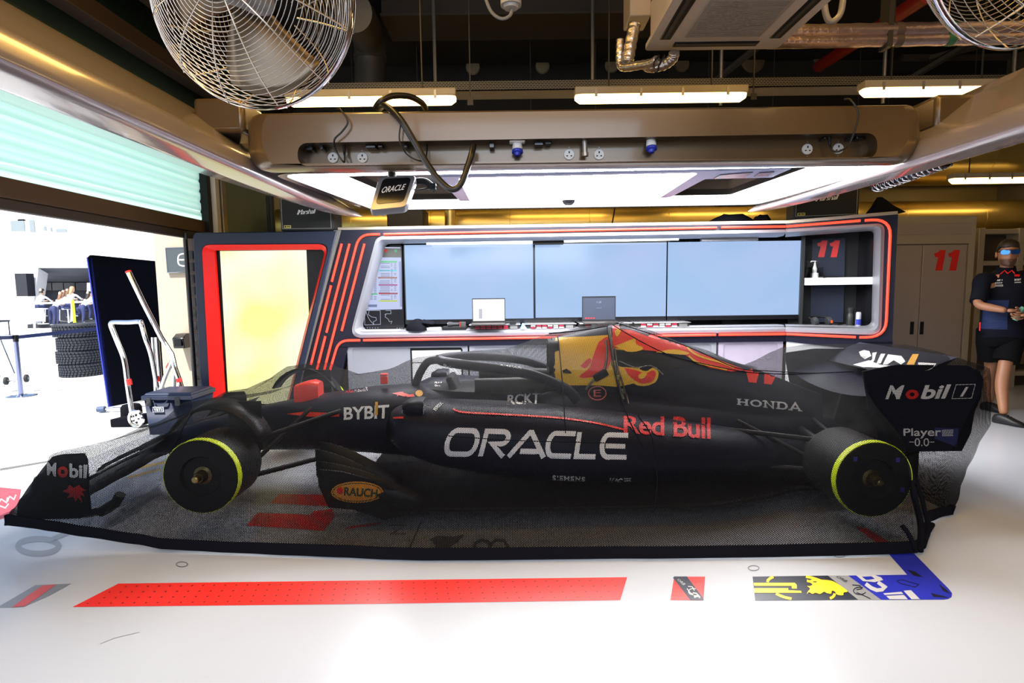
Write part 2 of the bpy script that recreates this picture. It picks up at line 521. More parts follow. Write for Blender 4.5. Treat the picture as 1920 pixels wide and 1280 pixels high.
# ================================================================== OVERHEAD GANTRY
# two long rounded arms running into the garage, a cross beam with sockets, a light panel behind it
GX = 0.47
gan = thing('lighting_gantry', (GX, 4.6, 2.2), 'silver overhead gantry with rounded arms and a bright light panel above the covered car', 'lighting gantry')
def arm(side):
    b = MB(); rings = []
    base = rpoly([(-2.34, 2.76), (-2.62, 2.76), (-2.84, 2.60), (-2.76, 2.44), (-1.92, 2.17), (-1.74, 2.19), (-1.80, 2.34), (-2.20, 2.66)], [.10, .14, .14, .16, .10, .05, .16, .14], 6)
    tip = (-1.56, 2.17)
    for y, sc in [(-1.5, 1), (0, 1), (1.5, 1), (3, 1), (4, 1), (4.8, .96), (5.3, .87), (5.62, .74), (5.80, .60), (5.90, .45), (5.95, .26), (5.96, .05)]:
        k = 1 - sc
        r = []
        for x, z in base:
            xx = x + (tip[0] - x)*k; zz = z + (tip[1] - z)*k
            r.append((xx if side < 0 else 2*GX - xx, y, zz))
        rings.append(r)
    b.loft(rings)
    return b.build('arm', M_arm, gan, smooth=80)
M_arm = mat('satin_silver_shell', (.38, .33, .32), .24, .40, var=.02, scale=1, coat=.7)
M_beam = mat('satin_beam_shell', (.125, .082, .042), .30, .35, var=.02, scale=1, coat=.4)  # silver shell, warm lamp light put into its brown base colour
M_house = mat('panel_housing_brown', (.17, .125, .085), .5)
M_pframe = mat('reflection_tinted_silver', (.26, .28, .42), .35, .2)  # silver metal, its bluish reflection painted in as lavender
for s in (-1, 1): arm(s)

# cross beam: rounded front with a recessed socket strip
BY = 3.78
ZP = 2.25
pl = FL(BY)
def q(x, y): return pl.uz(x, y)
outer = rpoly([q(451, 207), q(1744, 190), q(1744, 302), q(451, 317)], [.10, .10, .26, .26], 7)
inner = rpoly([q(558, 268), q(1645, 249), q(1645, 296), q(558, 311)], [.12, .12, .12, .12], 7)
cxo = sum(p[0] for p in outer)/len(outer); czo = sum(p[1] for p in outer)/len(outer)
def shr(g): return [(u - math.copysign(g*min(1, max(0, abs(u - cxo) - 2.05)/.2), u - cxo), z - math.copysign(g*.22, z - czo)) for u, z in outer]
b = MB(); b.ring(pl, shr(.14), inner, 0, .10)
# recess walls and floor
b.loft([[pl.xyz(u, z, w) for u, z in inner] for w in (.0, .14)], True, False, True)
# rounded sides, top and bottom
rr = [[pl.xyz(u, z, 0) for u, z in outer]]
cxo = sum(p[0] for p in outer)/len(outer); czo = sum(p[1] for p in outer)/len(outer)
rr = []
for w, g in ((0, -.14), (.012, -.09), (.035, -.05), (.07, -.018), (.11, 0), (.145, .01), (.15, .01), (.50, .01), (.56, .0)):
    rr.append([pl.xyz(u, max(z, ZP + .20 if w > .147 else -9), w) for u, z in shr(-g)])
b.loft(rr, True, False, True)
beam = b.build('cross_beam', M_beam, gan, smooth=50)
# brackets that join beam and arms
for s, (px, py) in ((-1, (432, 235)), (1, (1768, 228))):
    p = P(px, py, BY + .25)
    b = MB(); b.box((p.x - .17, p.y - .16, p.z - .09), (p.x + .17, p.y + .16, p.z + .14)); b.build('joining_bracket', M_beam, gan, bevel=.03)

# light panel behind the beam: horizontal, a ring of light around a silver frame and a centre light
ZP = 2.25
def Z(px, py, dz=0): 
    p = F(px, py, ZP + dz); return (p.x, p.y)
class Hor:
    def xyz(s, u, z, w=0): return Vector((u, z, ZP + w))
    n = Vector((0, 0, 1))
hp = Hor()
o_out = rpoly([Z(505, 322), Z(1704, 300), Z(1432, 384), Z(693, 393)], .16, 8)
l_out = rpoly([Z(524, 323), Z(1690, 302), Z(1418, 381), Z(702, 391)], .15, 8)
l_in = rpoly([Z(648, 328), Z(1518, 311), Z(1369, 364), Z(756, 374)], .05, 8)
b = MB(); b.ring(hp, o_out, l_out, -.015, .12); b.build('panel_rim', M_gloss, gan)
b = MB(); b.loft([[hp.xyz(u, z, -.008) for u, z in lp] for lp in (l_out, l_in)], True, False, False); ringl = b.build('ring_light', M_panel_light, gan)
c_out = rpoly([Z(859, 331), Z(1310, 321), Z(1236, 369), Z(881, 374)], .05, 8)
b = MB(); b.add([hp.xyz(u, z, -.004) for u, z in c_out], [tuple(range(len(c_out)))]); b.build('centre_light', M_panel_light, gan)
b = MB(); b.slab(hp, c_out, .0, .05); b.build('centre_light_shield', M_dsteel, gan)  # added dark slab that keeps the centre light out of the housing
b = MB(); b.ring(hp, l_out, l_in, -.004, .05); b.build('ring_tray', M_dsteel, gan)
f_out = rpoly([Z(820, 329), Z(1352, 317), Z(1256, 368), Z(862, 374.5)], .03, 8)
b = MB(); b.ring(hp, f_out, c_out, -.012, .09); b.build('centre_frame', M_pframe, gan, bevel=.003)
# openings either side of the centre show the beige inside of the gantry
inn = [hp.xyz(u, z, .0) for u, z in l_in]
b = MB()
b.loft([[hp.xyz(u, z, w) for u, z in l_in] for w in (.0, .22)], True, False, True)
b.build('panel_housing', M_house, gan, smooth=30)
# switch plate on the right
sp = [Z(1335, 334), Z(1320, 322), Z(1478, 318), Z(1425, 334)]
b = MB(); b.slab(hp, [Z(1312, 336), Z(1340, 321), Z(1484, 316.5), Z(1446, 333)], .0, .03); o = b.build('switch_plate', M_pframe, gan, bevel=.003)
b = MB(); b.slab(hp, [Z(1338, 334), Z(1350, 327), Z(1412, 322), Z(1396, 332)], -.006, .0); b.slab(hp, [Z(1414, 330), Z(1424, 323), Z(1452, 321), Z(1440, 329)], -.006, 0); b.build('switch_window', M_gloss, o)
b = MB(); b.box((GX - 2.4, 4.3, ZP + .13), (GX + 2.4, 5.85, ZP + .18)); b.build('panel_back', M_dsteel, gan)

# dome camera under the panel
p = F(1066, 366, ZP)
dm = thing('dome_camera', p, 'small white dome camera under the bright light panel', 'security camera')
b = MB(); b.lathe([(.0, 0), (.10, 0), (.105, -.012), (.07, -.045), (.065, -.05)], p, (0, 0, 1), 32); b.build('base', M_white, dm, smooth=40)
b = MB(); b.lathe([(.06, -.05), (.055, -.07), (.035, -.088), (.0, -.094)], p, (0, 0, 1), 28); b.build('dome', M_gloss, dm, smooth=80)

# ---- things fitted into the socket recess
RW = .14
def bp(px, py, w=RW): return pl.px(px, py, w)
def socket(px, py, lab):
    p = bp(px, py)
    t = thing('wall_socket', p, lab, 'socket', 'round sockets in the gantry beam')
    b = MB(); b.lathe([(.0, .0), (.036, 0), (.037, -.004), (.034, -.010), (0, -.010)], p, (0, 1, 0), 32)
    b.build('face_plate', M_white, t, smooth=40)
    b = MB(); b.obox(p + Vector((0, -.0105, .014)), .008, .004, .014)
    for s in (-1, 1): b.obox(p + Vector((s*.014, -.0105, -.010)), .011, .004, .007)
    b.build('pin_slot', M_black, t)
    b = MB()
    for s in (-1, 1): b.lathe([(0, 0), (.004, 0), (.004, -.006), (0, -.006)], p + Vector((0, 0, s*.048)), (0, 1, 0), 10)
    b.build('screw', M_steel, t)
for i, (px, py, lab) in enumerate(((625, 296, 'first round white socket from the left end of the gantry beam'), (680, 296, 'round white socket just left of the looped black cable'),
    (1067, 290, 'round white socket left of the grey conduit stub'), (1123, 290, 'round white socket right of the grey conduit stub'),
    (1513, 280, 'round white socket near the right end with nothing hanging over it'), (1571, 279, 'round white socket at right end with thin cable across it'))):
    socket(px, py, lab)
def plug(px, py, lab):
    p = bp(px, py, .08)
    t = thing('power_connector', p, lab, 'connector', 'blue industrial connectors')
    b = MB(); b.obox(p + Vector((0, 0, .045)), .105, .09, .035); b.build('mounting_plate', M_white, t, bevel=.006)
    b = MB(); b.lathe([(.03, .03), (.034, 0), (.034, -.02), (0, -.02)], p, (0, .25, 1), 20); b.build('housing', M_white, t)
    b = MB(); b.lathe([(.03, -.02), (.037, -.024), (.038, -.04), (.024, -.045), (.018, -.062), (0, -.062)], p, (0, .25, 1), 20); b.build('lid', mat('blue_plastic', (.02, .04, .45), .4), t, smooth=40)
plug(970, 276, 'blue and white power connector in the middle of the beam')
plug(1221, 270, 'blue and white power connector right of the two middle sockets')
# black data ports and stubs along the recess top
t = thing('data_port_strip', bp(580, 276, .1), 'row of small black data ports along the top of the beam recess', 'data ports')
for (x0, x1, y0, y1) in ((570, 586, 272, 281), (599, 606, 270, 280), (685, 704, 270, 277), (708, 717, 270, 276), (757, 764, 269, 277), (917, 927, 266, 277), (1002, 1019, 264, 272), (1022, 1034, 264, 270), (1546, 1551, 255, 260), (1596, 1602, 252, 260), (1607, 1624, 251, 260)):
    a, c = bp(x0, y0, .06), bp(x1, y1, .06)
    b = MB(); b.box((a.x, a.y, c.z), (c.x, a.y + .08, a.z)); b.build('port', M_gloss, t, bevel=.004)
p = bp(1096, 264, .07)
b = MB(); b.cyl(p, bp(1097, 292, .07), .018, .018, 14); b.cyl(bp(1097, 286, .07), bp(1097, 293, .07), .023, .023, 14)
tag(b.build('conduit_stub', M_steel), 'short grey conduit stub between two round sockets', 'pipe stub')

# ---- cables over the beam
def cable(name, pts, r, lab, m=None, n=10, seg=10):
    b = MB(); b.tube(smooth_path(pts, n), r, seg)
    return tag(b.build(name, m or M_cable, smooth=80), lab, 'cable')
c = [P(795, 203, 4.25), P(790, 195, 4.1), P(765, 180, 3.95), P(733, 179, 3.84), P(710, 192, 3.74), P(703, 201, 3.72)]
cable('power_cable', [P(798, 204, 4.3), P(791, 193, 4.2), P(768, 181, 4.05), P(735, 180, 3.95), P(714, 190, 3.9), P(704, 203, 3.95)], .021, 'thick brown-black cable arching over the top of the beam')
cable('power_cable', [P(712, 203, 3.95), P(722, 198, 3.80), P(748, 220, 3.70), P(772, 258, 3.70), P(800, 306, 3.70), P(826, 340, 3.68), P(848, 355, 3.66), P(864, 345, 3.67), P(876, 315, 3.70), P(884, 290, 3.73), P(888, 273, 3.80)], .021, 'thick black cable looping down below the beam light')
cable('thin_lead', [P(632, 203, 3.76), P(640, 207, 3.73), P(652, 228, 3.73), P(642, 246, 3.73), P(627, 262, 3.74), P(630, 282, 3.80), P(645, 304, 3.82), P(646, 283, 3.86), P(646, 274, 3.9)], .006, 'thin black lead hanging over the beam near its left end', n=8, seg=6)
cable('thin_lead', [P(752, 230, 3.73), P(749, 262, 3.73), P(762, 288, 3.78), P(785, 301, 3.80), P(798, 296, 3.82), P(801, 272, 3.88)], .005, 'thin black lead drooping under the thick looped cable', n=8, seg=6)
cable('thin_lead', [P(1583, 186, 3.78), P(1596, 188, 3.73), P(1609, 212, 3.72), P(1604, 240, 3.73), P(1592, 270, 3.78), P(1572, 284, 3.84), P(1558, 278, 3.86), P(1555, 255, 3.9)], .006, 'thin black lead hanging over the beam near its right end', n=8, seg=6)
b = MB(); b.cyl(P(1555, 255, 3.86), P(1556, 272, 3.86), .012, .009, 10); tag(b.build('cable_plug', M_black), 'black plug at the end of the right hand thin lead', 'plug')
b = MB(); b.cyl(P(645, 273, 3.86), P(646, 290, 3.86), .013, .008, 10); tag(b.build('cable_plug', M_black), 'black plug at the end of the left hand thin lead', 'plug')

# ---- small screen with its back to us, hung from the panel
mon = thing('hanging_screen', P(737, 362, 4.0), 'small silver edged screen hanging below the light panel, white lettering on it', 'screen')
TL, TR, BR, BL = [P(*p) for p in ((711, 333, 3.98), (782, 330, 4.0), (762, 390, 3.86), (692, 397, 3.84))]
nrm = (TR - TL).cross(BL - TL).normalized()
if nrm.y > 0: nrm = -nrm
ex = (TR - TL).normalized(); ez = (TL - BL).normalized()
def scr(u, v, w=0):
    return TL*(1-u)*(1-v) + TR*u*(1-v) + BR*u*v + BL*(1-u)*v + nrm*w
def scr_loop(u0, v0, u1, v1, r, w):
    return [scr(u, v, w) for u, v in rpoly([(u0, v0), (u1, v0), (u1, v1), (u0, v1)], r, 5)]
b = MB(); b.loft([scr_loop(0, 0, 1, 1, .14, -.05), scr_loop(0, 0, 1, 1, .14, .0), scr_loop(.02, .02, .98, .98, .13, .012)]); b.build('casing', M_silver, mon, smooth=40)
b = MB(); b.loft([scr_loop(.13, .08, .88, .83, .12, .011), scr_loop(.13, .08, .88, .83, .12, .015)]); fr = b.build('face', M_gloss, mon)
tv, tf = fit(text2d('ORACLE', .012, .25))
b = MB(); b.add([scr(.20 + .60*x, .52 - .18*y - .06*x, .0165) for x, y in tv], tf); b.build('lettering', M_txtw, fr, smooth=0)
b = MB(); b.tube(smooth_path([P(770, 342, 4.05), P(795, 340, 4.06), P(810, 350, 4.06), P(815, 354, 4.05)], 6), .026, 10); b.obox(P(810, 350, 4.06), .06, .06, .04); b.build('support_arm', M_black, mon)
b = MB(); b.tube(smooth_path([P(755, 350, 4.06), P(780, 356, 4.03), P(800, 353, 4.06)], 8), .006, 8); b.build('lead', M_cable, mon)
b = MB(); b.cyl(P(735, 325, 4.05), P(735, 350, 4.03), .03, .03, 12); b.build('mount_post', M_dsteel, mon)
b = MB(); b.tube([P(710, 398, 3.9), P(719, 404, 3.9), P(724, 394, 3.9)], .008, 8); b.build('latch', M_silver, mon)

# ---- ceiling fans
M_blade = mat('polished_blade', (.17, .13, .09), .35, .9, var=.05)
M_wire = mat('guard_wire', (.55, .50, .44), .25, .95, var=.02)
def fan(c, R, ax, lab, spin):
    c = Vector(c); ax = Vector(ax).normalized()
    e1 = ax.cross(Vector((0, 0, 1))).normalized(); e2 = e1.cross(ax)
    t = thing('cage_fan', c, lab, 'fan', 'wire caged fans near the ceiling')
    def ringpts(r, hgt, n=56): return [c + ax*hgt + (e1*math.cos(2*PI*k/n) + e2*math.sin(2*PI*k/n))*r for k in range(n)]
    D = .20 * R / .4
    for side in (-1, 1):
        b = MB()
        NR = 22
        for i in range(NR):
            f = .22 + .76*i/(NR-1)
            hh = D * (1 - f**3.2) * side + side * .03
            b.tube(ringpts(R*f, hh), .0017, 5, loop=True)
        for k in range(12):
            a = 2*PI*(k + .3)/12
            d = e1*math.cos(a) + e2*math.sin(a)
            tang = e1*-math.sin(a) + e2*math.cos(a)
            pts = []
            for i in range(9):
                f = .15 + .85*i/8
                pts.append(c + d*R*f + tang * R*.05*math.sin(f*3) + ax*(side*D*(1 - f**3.2) + side*.03))
            b.tube(pts, .003, 5)
        b.build('wire_guard', M_wire, t, smooth=80)
    b = MB(); b.loft([[c + ax*hh + (e1*math.cos(2*PI*k/64) + e2*math.sin(2*PI*k/64))*r for k in range(64)] for r, hh in ((R, -.018), (R*1.01, -.012), (R*1.01, .012), (R, .018), (R*.99, .0))], True, False, False, loop=True)
    b.build('rim', M_chrome, t, smooth=60)
    for k in range(3):
        b = MB(); rows = []
        for i in range(8):
            f = .16 + .74*i/7; row = []
            for j in range(9):
                s = j/8 - .5
                a = spin + 2*PI*k/3 + s*(1.35 - .25*f) + .25*f
                row.append(c + (e1*math.cos(a) + e2*math.sin(a))*R*f*(1 - .10*(2*s)**2*(f > .7)) + ax*(s*.13*R/.4*(1.15 - .6*f)))
            rows.append(row)
        b.loft(rows, closed=False)
        bl = b.build('blade', M_blade, t, smooth=80)
        so = bl.modifiers.new('thickness', 'SOLIDIFY'); so.thickness = .003
    b = MB(); b.lathe([(0, -D-.16), (.05, -D-.16), (.065, -D-.13), (.068, -D-.02), (.05, -.02), (.05, .06), (0, .07)], c, ax, 24); b.build('motor', mat('grey_motor', (.35, .36, .38), .4), t, smooth=40)
    b = MB(); b.tube(smooth_path([c - ax*(D+.15) + e2*-.03, c - ax*(D+.18) - e2*.08, c - ax*(D+.17) - e2*.11 + e1*.05, c - ax*(D+.1) - e2*.06 + e1*.09, c - ax*(D+.1) + e2*.2 + e1*.08], 6), .008, 8); b.build('lead', M_cable, t)
    b = MB(); b.tube([c - ax*.1, c - ax*.1 + e2*.01 + Vector((0, 0, .35)), c - ax*.1 + Vector((0, 0, CEIL)) - Vector((0, 0, c.z))], .03, 10); b.build('hanger', M_dsteel, t)
    return t
fan(P(473, -6, 2.05), .366, (.12, .97, .16), 'large wire caged fan at the top left, its motor towards the camera', .5)
fan(P(1950, -168, 2.15), .45, (-.15, .96, .24), 'wire caged fan cut off by the top right corner', 1.0)
# ================================================================== CONTROL DESK AND SCREENS
D0 = FL(6.0)
kx = D0.px(1472, 560).x
W1 = Wall2((kx, 6.0), (kx + .92, 6.0 - .42))       # right wing, angled towards the car
def U(pl, *pts): return [pl.uz(x, y) for x, y in pts]

desk = thing('control_desk', (D0.px(1050, 620).x, 6.3, 0), 'long dark navy control desk with silver framed opening and glowing red tubes', 'desk')
# --- front panels in navy: strip behind the neon tubes, around the bezel
def kink(l): return l[16:] + l[:16]      # open at the kink between desk and wing
b = MB()
TOPL, TOPR = (640, 436), (1472, 426)
bez_out = rpoly(U(D0, (706, 443), (1473, 430), (1473, 622.5), (655, 633.5)), [.10, 0, 0, .11], 7)
bez_in = rpoly(U(D0, (716, 454.5), (1473, 441.5), (1473, 609.5), (668, 621)), [.06, 0, 0, .07], 7)
out_l = rpoly(U(D0, (633, 431), (1473, 419), (1473, 640), (583, 652)), [0, 0, 0, 0], 7)
b.loft([[D0.xyz(u, z, w) for u, z in kink(lp)] for lp, w in ((out_l, .12), (out_l, 0), (bez_out, 0), (bez_out, .12))], False)
# lower neon panel down to the floor
b.slab(D0, U(D0, (583, 652), (652, 650), (622, 790), (546, 790)), 0, .12)
front = b.build('front_panel', M_navy, desk)
b = MB()
w_bo = rpoly(U(W1, (1473, 430), (1659, 418), (1652, 628), (1473, 622.5)), [0, .08, .10, 0], 7)
w_bi = rpoly(U(W1, (1473, 441.5), (1645, 429), (1640, 613), (1473, 609.5)), [0, .05, .07, 0], 7)
w_o = rpoly(U(W1, (1473, 419), (1684, 402), (1672, 662), (1473, 640)), [0, 0, 0, 0], 7)
b.loft([[W1.xyz(u, z, w) for u, z in lp] for lp, w in ((w_o, .12), (w_o, 0), (w_bo, 0), (w_bo, .12))], False)
b.slab(W1, U(W1, (1610, 640), (1674, 640), (1668, 830), (1604, 830)), 0, .10)
b.build('wing_panel', M_navy, desk)
# side cheek of the wing
b = MB()
e0, e1 = W1.px(1684, 402), W1.px(1670, 700)
b.box((e0.x - .03, e0.y + .06, 0), (e0.x + .02, 7.0, e0.z)); b.build('side_panel', M_gloss, desk)
# --- silver bezel
def bezel(pl, o, i, name):
    b = MB(); n = len(o)
    R = []
    kk = kink if pl is D0 else (lambda l: l)
    for lp, w in ((o, -.004), ([(.5*a[0]+.5*c[0], .5*a[1]+.5*c[1]) for a, c in zip(o, i)], -.018), (i, .05), (i, .20)):
        R.append([pl.xyz(u, z, w) for u, z in kk(lp)])
    b.loft(R, False)
    return b.build(name, M_silver, desk, smooth=40)
bezel(D0, bez_out, bez_in, 'bezel'); bezel(W1, w_bo, w_bi, 'bezel')
# --- top boards, yellow lamp light mixed into their beige-gold colour
b = MB()
TZ = D0.uz(1000, 425)[1]
za = D0.uz(640, 432)[1]; zb = D0.uz(1472, 419)[1]; zc = W1.uz(1684, 402)[1]
xa = D0.uz(633, 432)[0]
pA, pB, pC = D0.xyz(xa, za), D0.xyz(kx, zb), W1.px(1684, 402)
topm = (za + zb)/2
b.prism([pA + Vector((0, 0, .0)), pB, pB + Vector((0, .95, 0)), pA + Vector((0, .95, 0))], (0, 0, .035))
b.prism([pB + Vector((0, 0, .0)), pC, pC + Vector((.0, 1.2, 0)), pB + Vector((0, .95, 0))], (0, 0, .035))
b.build('top_board', mat('yellow_lit_metal', (.36, .30, .23), .35, .5), desk, bevel=.006)
# --- worktop
b = MB()
cz = D0.uz(1000, 614)[1] - .02
p0, p1, p2 = D0.xyz(D0.uz(668, 621)[0], cz), D0.xyz(kx, cz), W1.xyz(W1.uz(1648, 612)[0], cz)
b.prism([p0 + Vector((0, .02, 0)), p1 + Vector((0, .02, 0)), p1 + Vector((0, .55, 0)), p0 + Vector((0, .55, 0))], (0, 0, -.04))
b.prism([p1 + Vector((0, .02, 0)), p2 + Vector((0, .02, 0)), p2 + Vector((0, .97, 0)), p1 + Vector((0, .55, 0))], (0, 0, -.04))
b.build('worktop', mat('grey_worktop', (.26, .26, .28), .35, .3), desk)
# --- back and ceiling of the screen bay
b = MB()
xl = D0.uz(650, 540)[0] - .1
b.box((xl, 6.52, .7), (kx + .35, 6.58, TZ + .02))
b.box((xl, 6.12, .86), (xl + .04, 6.55, TZ))
b.build('bay_back', M_black, desk)
b = MB()
b.box((xl, 6.10, D0.uz(1000, 437)[1] + .02), (kx, 6.55, D0.uz(1000, 437)[1] + .05)); b.build('bay_ceiling', M_navy, desk)
# --- neon tubes
def neon(pts, pl, n=1, r=.013):
    b = MB(); b.tube([pl.xyz(u, z, -.016) for u, z in pts], r, 8)
    return b.build('neon_tube', M_neon, desk, smooth=80)
def corner(a, c, d, t=.35, seg=6):
    a, c, d = Vector(a), Vector(c), Vector(d)
    l = min((a-c).length, (d-c).length) * t
    p, q_ = c + (a-c).normalized()*l, c + (d-c).normalized()*l
    return [tuple((1-k/seg)**2*p + 2*(k/seg)*(1-k/seg)*c + (k/seg)**2*q_) for k in range(seg+1)]
def nx(pl, *pts): return U(pl, *pts)
for a, c in (((641.5, 457), (623, 528)), ((621.5, 535), (584, 683)), ((656, 457), (613, 623)), ((611, 630), (590, 712)), ((684, 457), (641.5, 620))):
    neon(nx(D0, a, c), D0)
e = nx(D0, (713, 439.5), (674, 440), (604, 712)); neon([e[0]] + corner(*e, t=.55) [:] + [e[2]], D0)
e = nx(D0, (676, 637.5), (636, 638), (614, 712)); neon([e[0]] + corner(*e, t=.45) + [e[2]], D0)
neon(nx(D0, (720, 439.3), (1343, 427)), D0)
neon(nx(D0, (682, 637.5), (1341, 627.3)), D0)
neon(nx(D0, (1351, 426.8), (1471, 424.8)), D0); neon(nx(W1, (1474, 424.8), (1613, 413.8)), W1)
neon(nx(D0, (1347, 627.2), (1471, 625.7)), D0); neon(nx(W1, (1474, 625.8), (1604, 631.6)), W1)
e = nx(W1, (1621, 413.4), (1670, 410), (1664, 540)); f_ = nx(W1, (1664, 540), (1660, 632), (1611, 632))
neon([e[0]] + corner(*e, t=.75) + corner(*f_, t=.75) + [f_[2]], W1)
# --- strip lamps above the screens
for (x0, x1, y0, y1) in ((800, 998, 456, 454), (1058, 1272, 451.5, 447.5)):
    a, c = P(x0, y0, 6.16), P(x1, y1, 6.16)
    b = MB(); b.tube([a, c], .016, 10); b.build('strip_lamp', M_tube2, desk)
for (x0, x1, y) in ((1000, 1056, 454), (1315, 1420, 447)):
    a, c = P(x0, y - 4, 6.16), P(x1, y + 4, 6.16)
    b = MB(); b.box((a.x, 6.14, c.z), (c.x, 6.2, a.z)); b.build('lamp_joint', M_black if x0 < 1200 else M_silver, desk)
# --- alcove in the wing: shelf, dark back, navy board
b = MB()
b.slab(W1, U(W1, (1480, 425), (1668, 410), (1660, 640), (1480, 640)), .50, .53)
u_l = W1.uz(1507, 520, .25)[0]; u_r = W1.uz(1646, 520)[0] + .06
z0, z1 = W1.uz(1600, 620)[1], W1.uz(1600, 420)[1]
b.slab(W1, [(u_l - .03, z0), (u_l, z0), (u_l, z1), (u_l - .03, z1)], .2, .5)
b.slab(W1, [(u_r, z0), (u_r + .03, z0), (u_r + .03, z1), (u_r, z1)], .2, .5)
b.build('alcove_lining', M_black, desk)
a_ = W1.uz(1509, 521, .2); c_ = W1.uz(1646, 533, .2)
b = MB(); b.slab(W1, [(a_[0], c_[1]), (u_r, c_[1]), (u_r, a_[1]), (a_[0], a_[1])], .20, .49); b.build('shelf', M_white, desk, bevel=.004)
SHELF_Z = a_[1]
# number board standing behind the shelf
bd = thing('number_board', W1.px(1552, 520, .46), 'navy board with red number 11 behind the white alcove shelf', 'board')
b = MB(); b.slab(W1, U2 if False else [W1.uz(x, y, .47) for x, y in ((1523, 448), (1585, 446), (1581, 604), (1519, 604))], .47, .495); o = b.build('board', M_navy2, bd)
ELEVEN = poly2d([(.10, .60), (.0, .80), (.16, .86), (.26, 1), (.50, 1), (.30, 0), (.07, 0), (.20, .62)],
                [(.62, .60), (.53, .80), (.68, .86), (.78, 1), (1.0, 1), (.80, 0), (.57, 0), (.70, .62)])
ELEVEN = poly2d([(.06, .66), (.02, .82), (.16, .88), (.24, 1), (.46, 1), (.32, 0), (.06, 0), (.17, .64)],
                [(.58, .66), (.54, .82), (.68, .88), (.76, 1), (.98, 1), (.84, 0), (.58, 0), (.69, .64)])
paint('number', in_quad(ELEVEN, rect(1531, 450.5, 1576, 482)), on_plane(W1, .47), M_txtr, o)

# ------------------------------------------------------------------ screens
def screen_mat(name, c1, c2, st, scale=1.2, detail=2):
    m = bpy.data.materials.new(name); m.use_nodes = True
    nt = m.node_tree; N = nt.nodes; L = nt.links; bs = N['Principled BSDF']
    tc = N.new('ShaderNodeTexCoord'); nz = N.new('ShaderNodeTexNoise'); nz.inputs['Scale'].default_value = scale; nz.inputs['Detail'].default_value = detail
    L.new(tc.outputs['Object'], nz.inputs['Vector'])
    rp = N.new('ShaderNodeMapRange'); rp.inputs['From Min'].default_value = .35; rp.inputs['From Max'].default_value = .65
    L.new(nz.outputs['Fac'], rp.inputs['Value'])
    mx = N.new('ShaderNodeMix'); mx.data_type = 'RGBA'; mx.inputs['A'].default_value = (*c1, 1); mx.inputs['B'].default_value = (*c2, 1)
    L.new(rp.outputs[0], mx.inputs['Factor']); L.new(mx.outputs['Result'], bs.inputs['Emission Color'])
    bs.inputs['Emission Strength'].default_value = st; bs.inputs['Base Color'].default_value = (.01, .01, .01, 1)
    bs.inputs['Roughness'].default_value = .12
    return m
M_blue = screen_mat('pale_blue_screen', h('a4c9f2'), h('b9cdf8'), .92, .9)
MP = FL(6.36)
mons = []
for i, (x0, y0, x1, y1, lab) in enumerate(((758, 459.5, 1000.5, 601, 'large monitor with plain pale blue picture, next to the narrow upright monitor'),
        (1003, 457.5, 1248, 597, 'large monitor with plain pale blue picture in the middle of three'),
        (1252, 454, 1498.5, 594, 'large monitor with plain pale blue picture beside the shelf alcove'))):
    a, c = MP.px(x0, (y0)), MP.px(x1, (y1))
    cxm, zb_, zt = (a.x + c.x)/2, c.z, a.z + .004
    # level picture: use heights at the middle of the screen
    zt = MP.uz((x0+x1)/2, y0 - 1.5)[1]; zb_ = MP.uz((x0+x1)/2, y1 - 3)[1]
    t = thing('wall_monitor', (cxm, 6.4, zb_), lab, 'monitor', 'large monitors in a row')
    o_ = [(a.x - .012, zb_ - .05), (c.x + .012, zb_ - .05), (c.x + .012, zt + .02), (a.x - .012, zt + .02)]
    i_ = [(a.x, zb_), (c.x, zb_), (c.x, zt), (a.x, zt)]
    b = MB(); b.ring(MP, o_, i_, -.01, .05); b.slab(MP, o_, .05, .07); b.build('frame', M_gloss, t)
    b = MB(); b.slab(MP, i_, 0, .02); b.build('screen', M_blue, t)
    # stand behind
    b = MB(); b.box((cxm - .1, 6.43, zb_ - .3), (cxm + .1, 6.5, zb_ + .3)); b.build('mount', M_black, t)

# upright timing monitor
TP = Wall2((P(660, 540, 6.26).x, 6.26), (P(755, 540, 6.32).x, 6.32))
t = thing('upright_monitor', TP.px(710, 616), 'narrow upright monitor with coloured timing tables and a track map', 'monitor')
def tu(x, y): return TP.uz(x, y)
b = MB(); o_ = [tu(655, 622), tu(758, 620), tu(753, 458), tu(655, 458)]; b.slab(TP, o_, .004, .05); fr = b.build('frame', M_gloss, t)
M_sw = mat('screen_white', (.01, .01, .01), .3, emit=.9, ecol=h('c3cdf3'))
def scrm(name, hexc, st=.85): return mat('screen_' + name, (.01, .01, .01), .3, emit=st, ecol=h(hexc))
def sp_(poly, m, nm='screen_block', w=0.0):
    b = MB(); b.slab(TP, [tu(x, y) for x, y in poly], w - .001, w); return b.build(nm, m, t, smooth=0)
sp_([(660, 463), (751, 464), (752, 482), (660, 482)], scrm('grey', '6d6c66'), 'screen_header', .002)
sp_([(660, 462), (751, 463.5), (751, 465.5), (660, 464)], scrm('pale', 'cfd6f0'), 'screen_header', .001)
sp_([(660, 482), (752, 482.5), (754, 579.5), (660, 582)], M_sw, 'screen_page', .002)
sp_([(748, 490), (752.5, 490), (754, 575), (750, 575)], scrm('lilac', '98a6d2'), 'screen_column', .0)
for (cx, cy, c) in ((706, 469.5, 'd2332c'), (723.5, 469.5, 'd2332c'), (742, 470, '4dae84')):
    b = MB(); p = TP.px(cx, cy); b.lathe([(0, -.002), (.017, -.002), (.017, 0), (0, 0)], p, TP.n, 16); b.build('screen_button', scrm('b' + c, c), t)
paint('number', in_quad(fit(text2d('11', .02)), rect(711, 473.5, 718, 479.5)), on_plane(TP), M_sw, t)
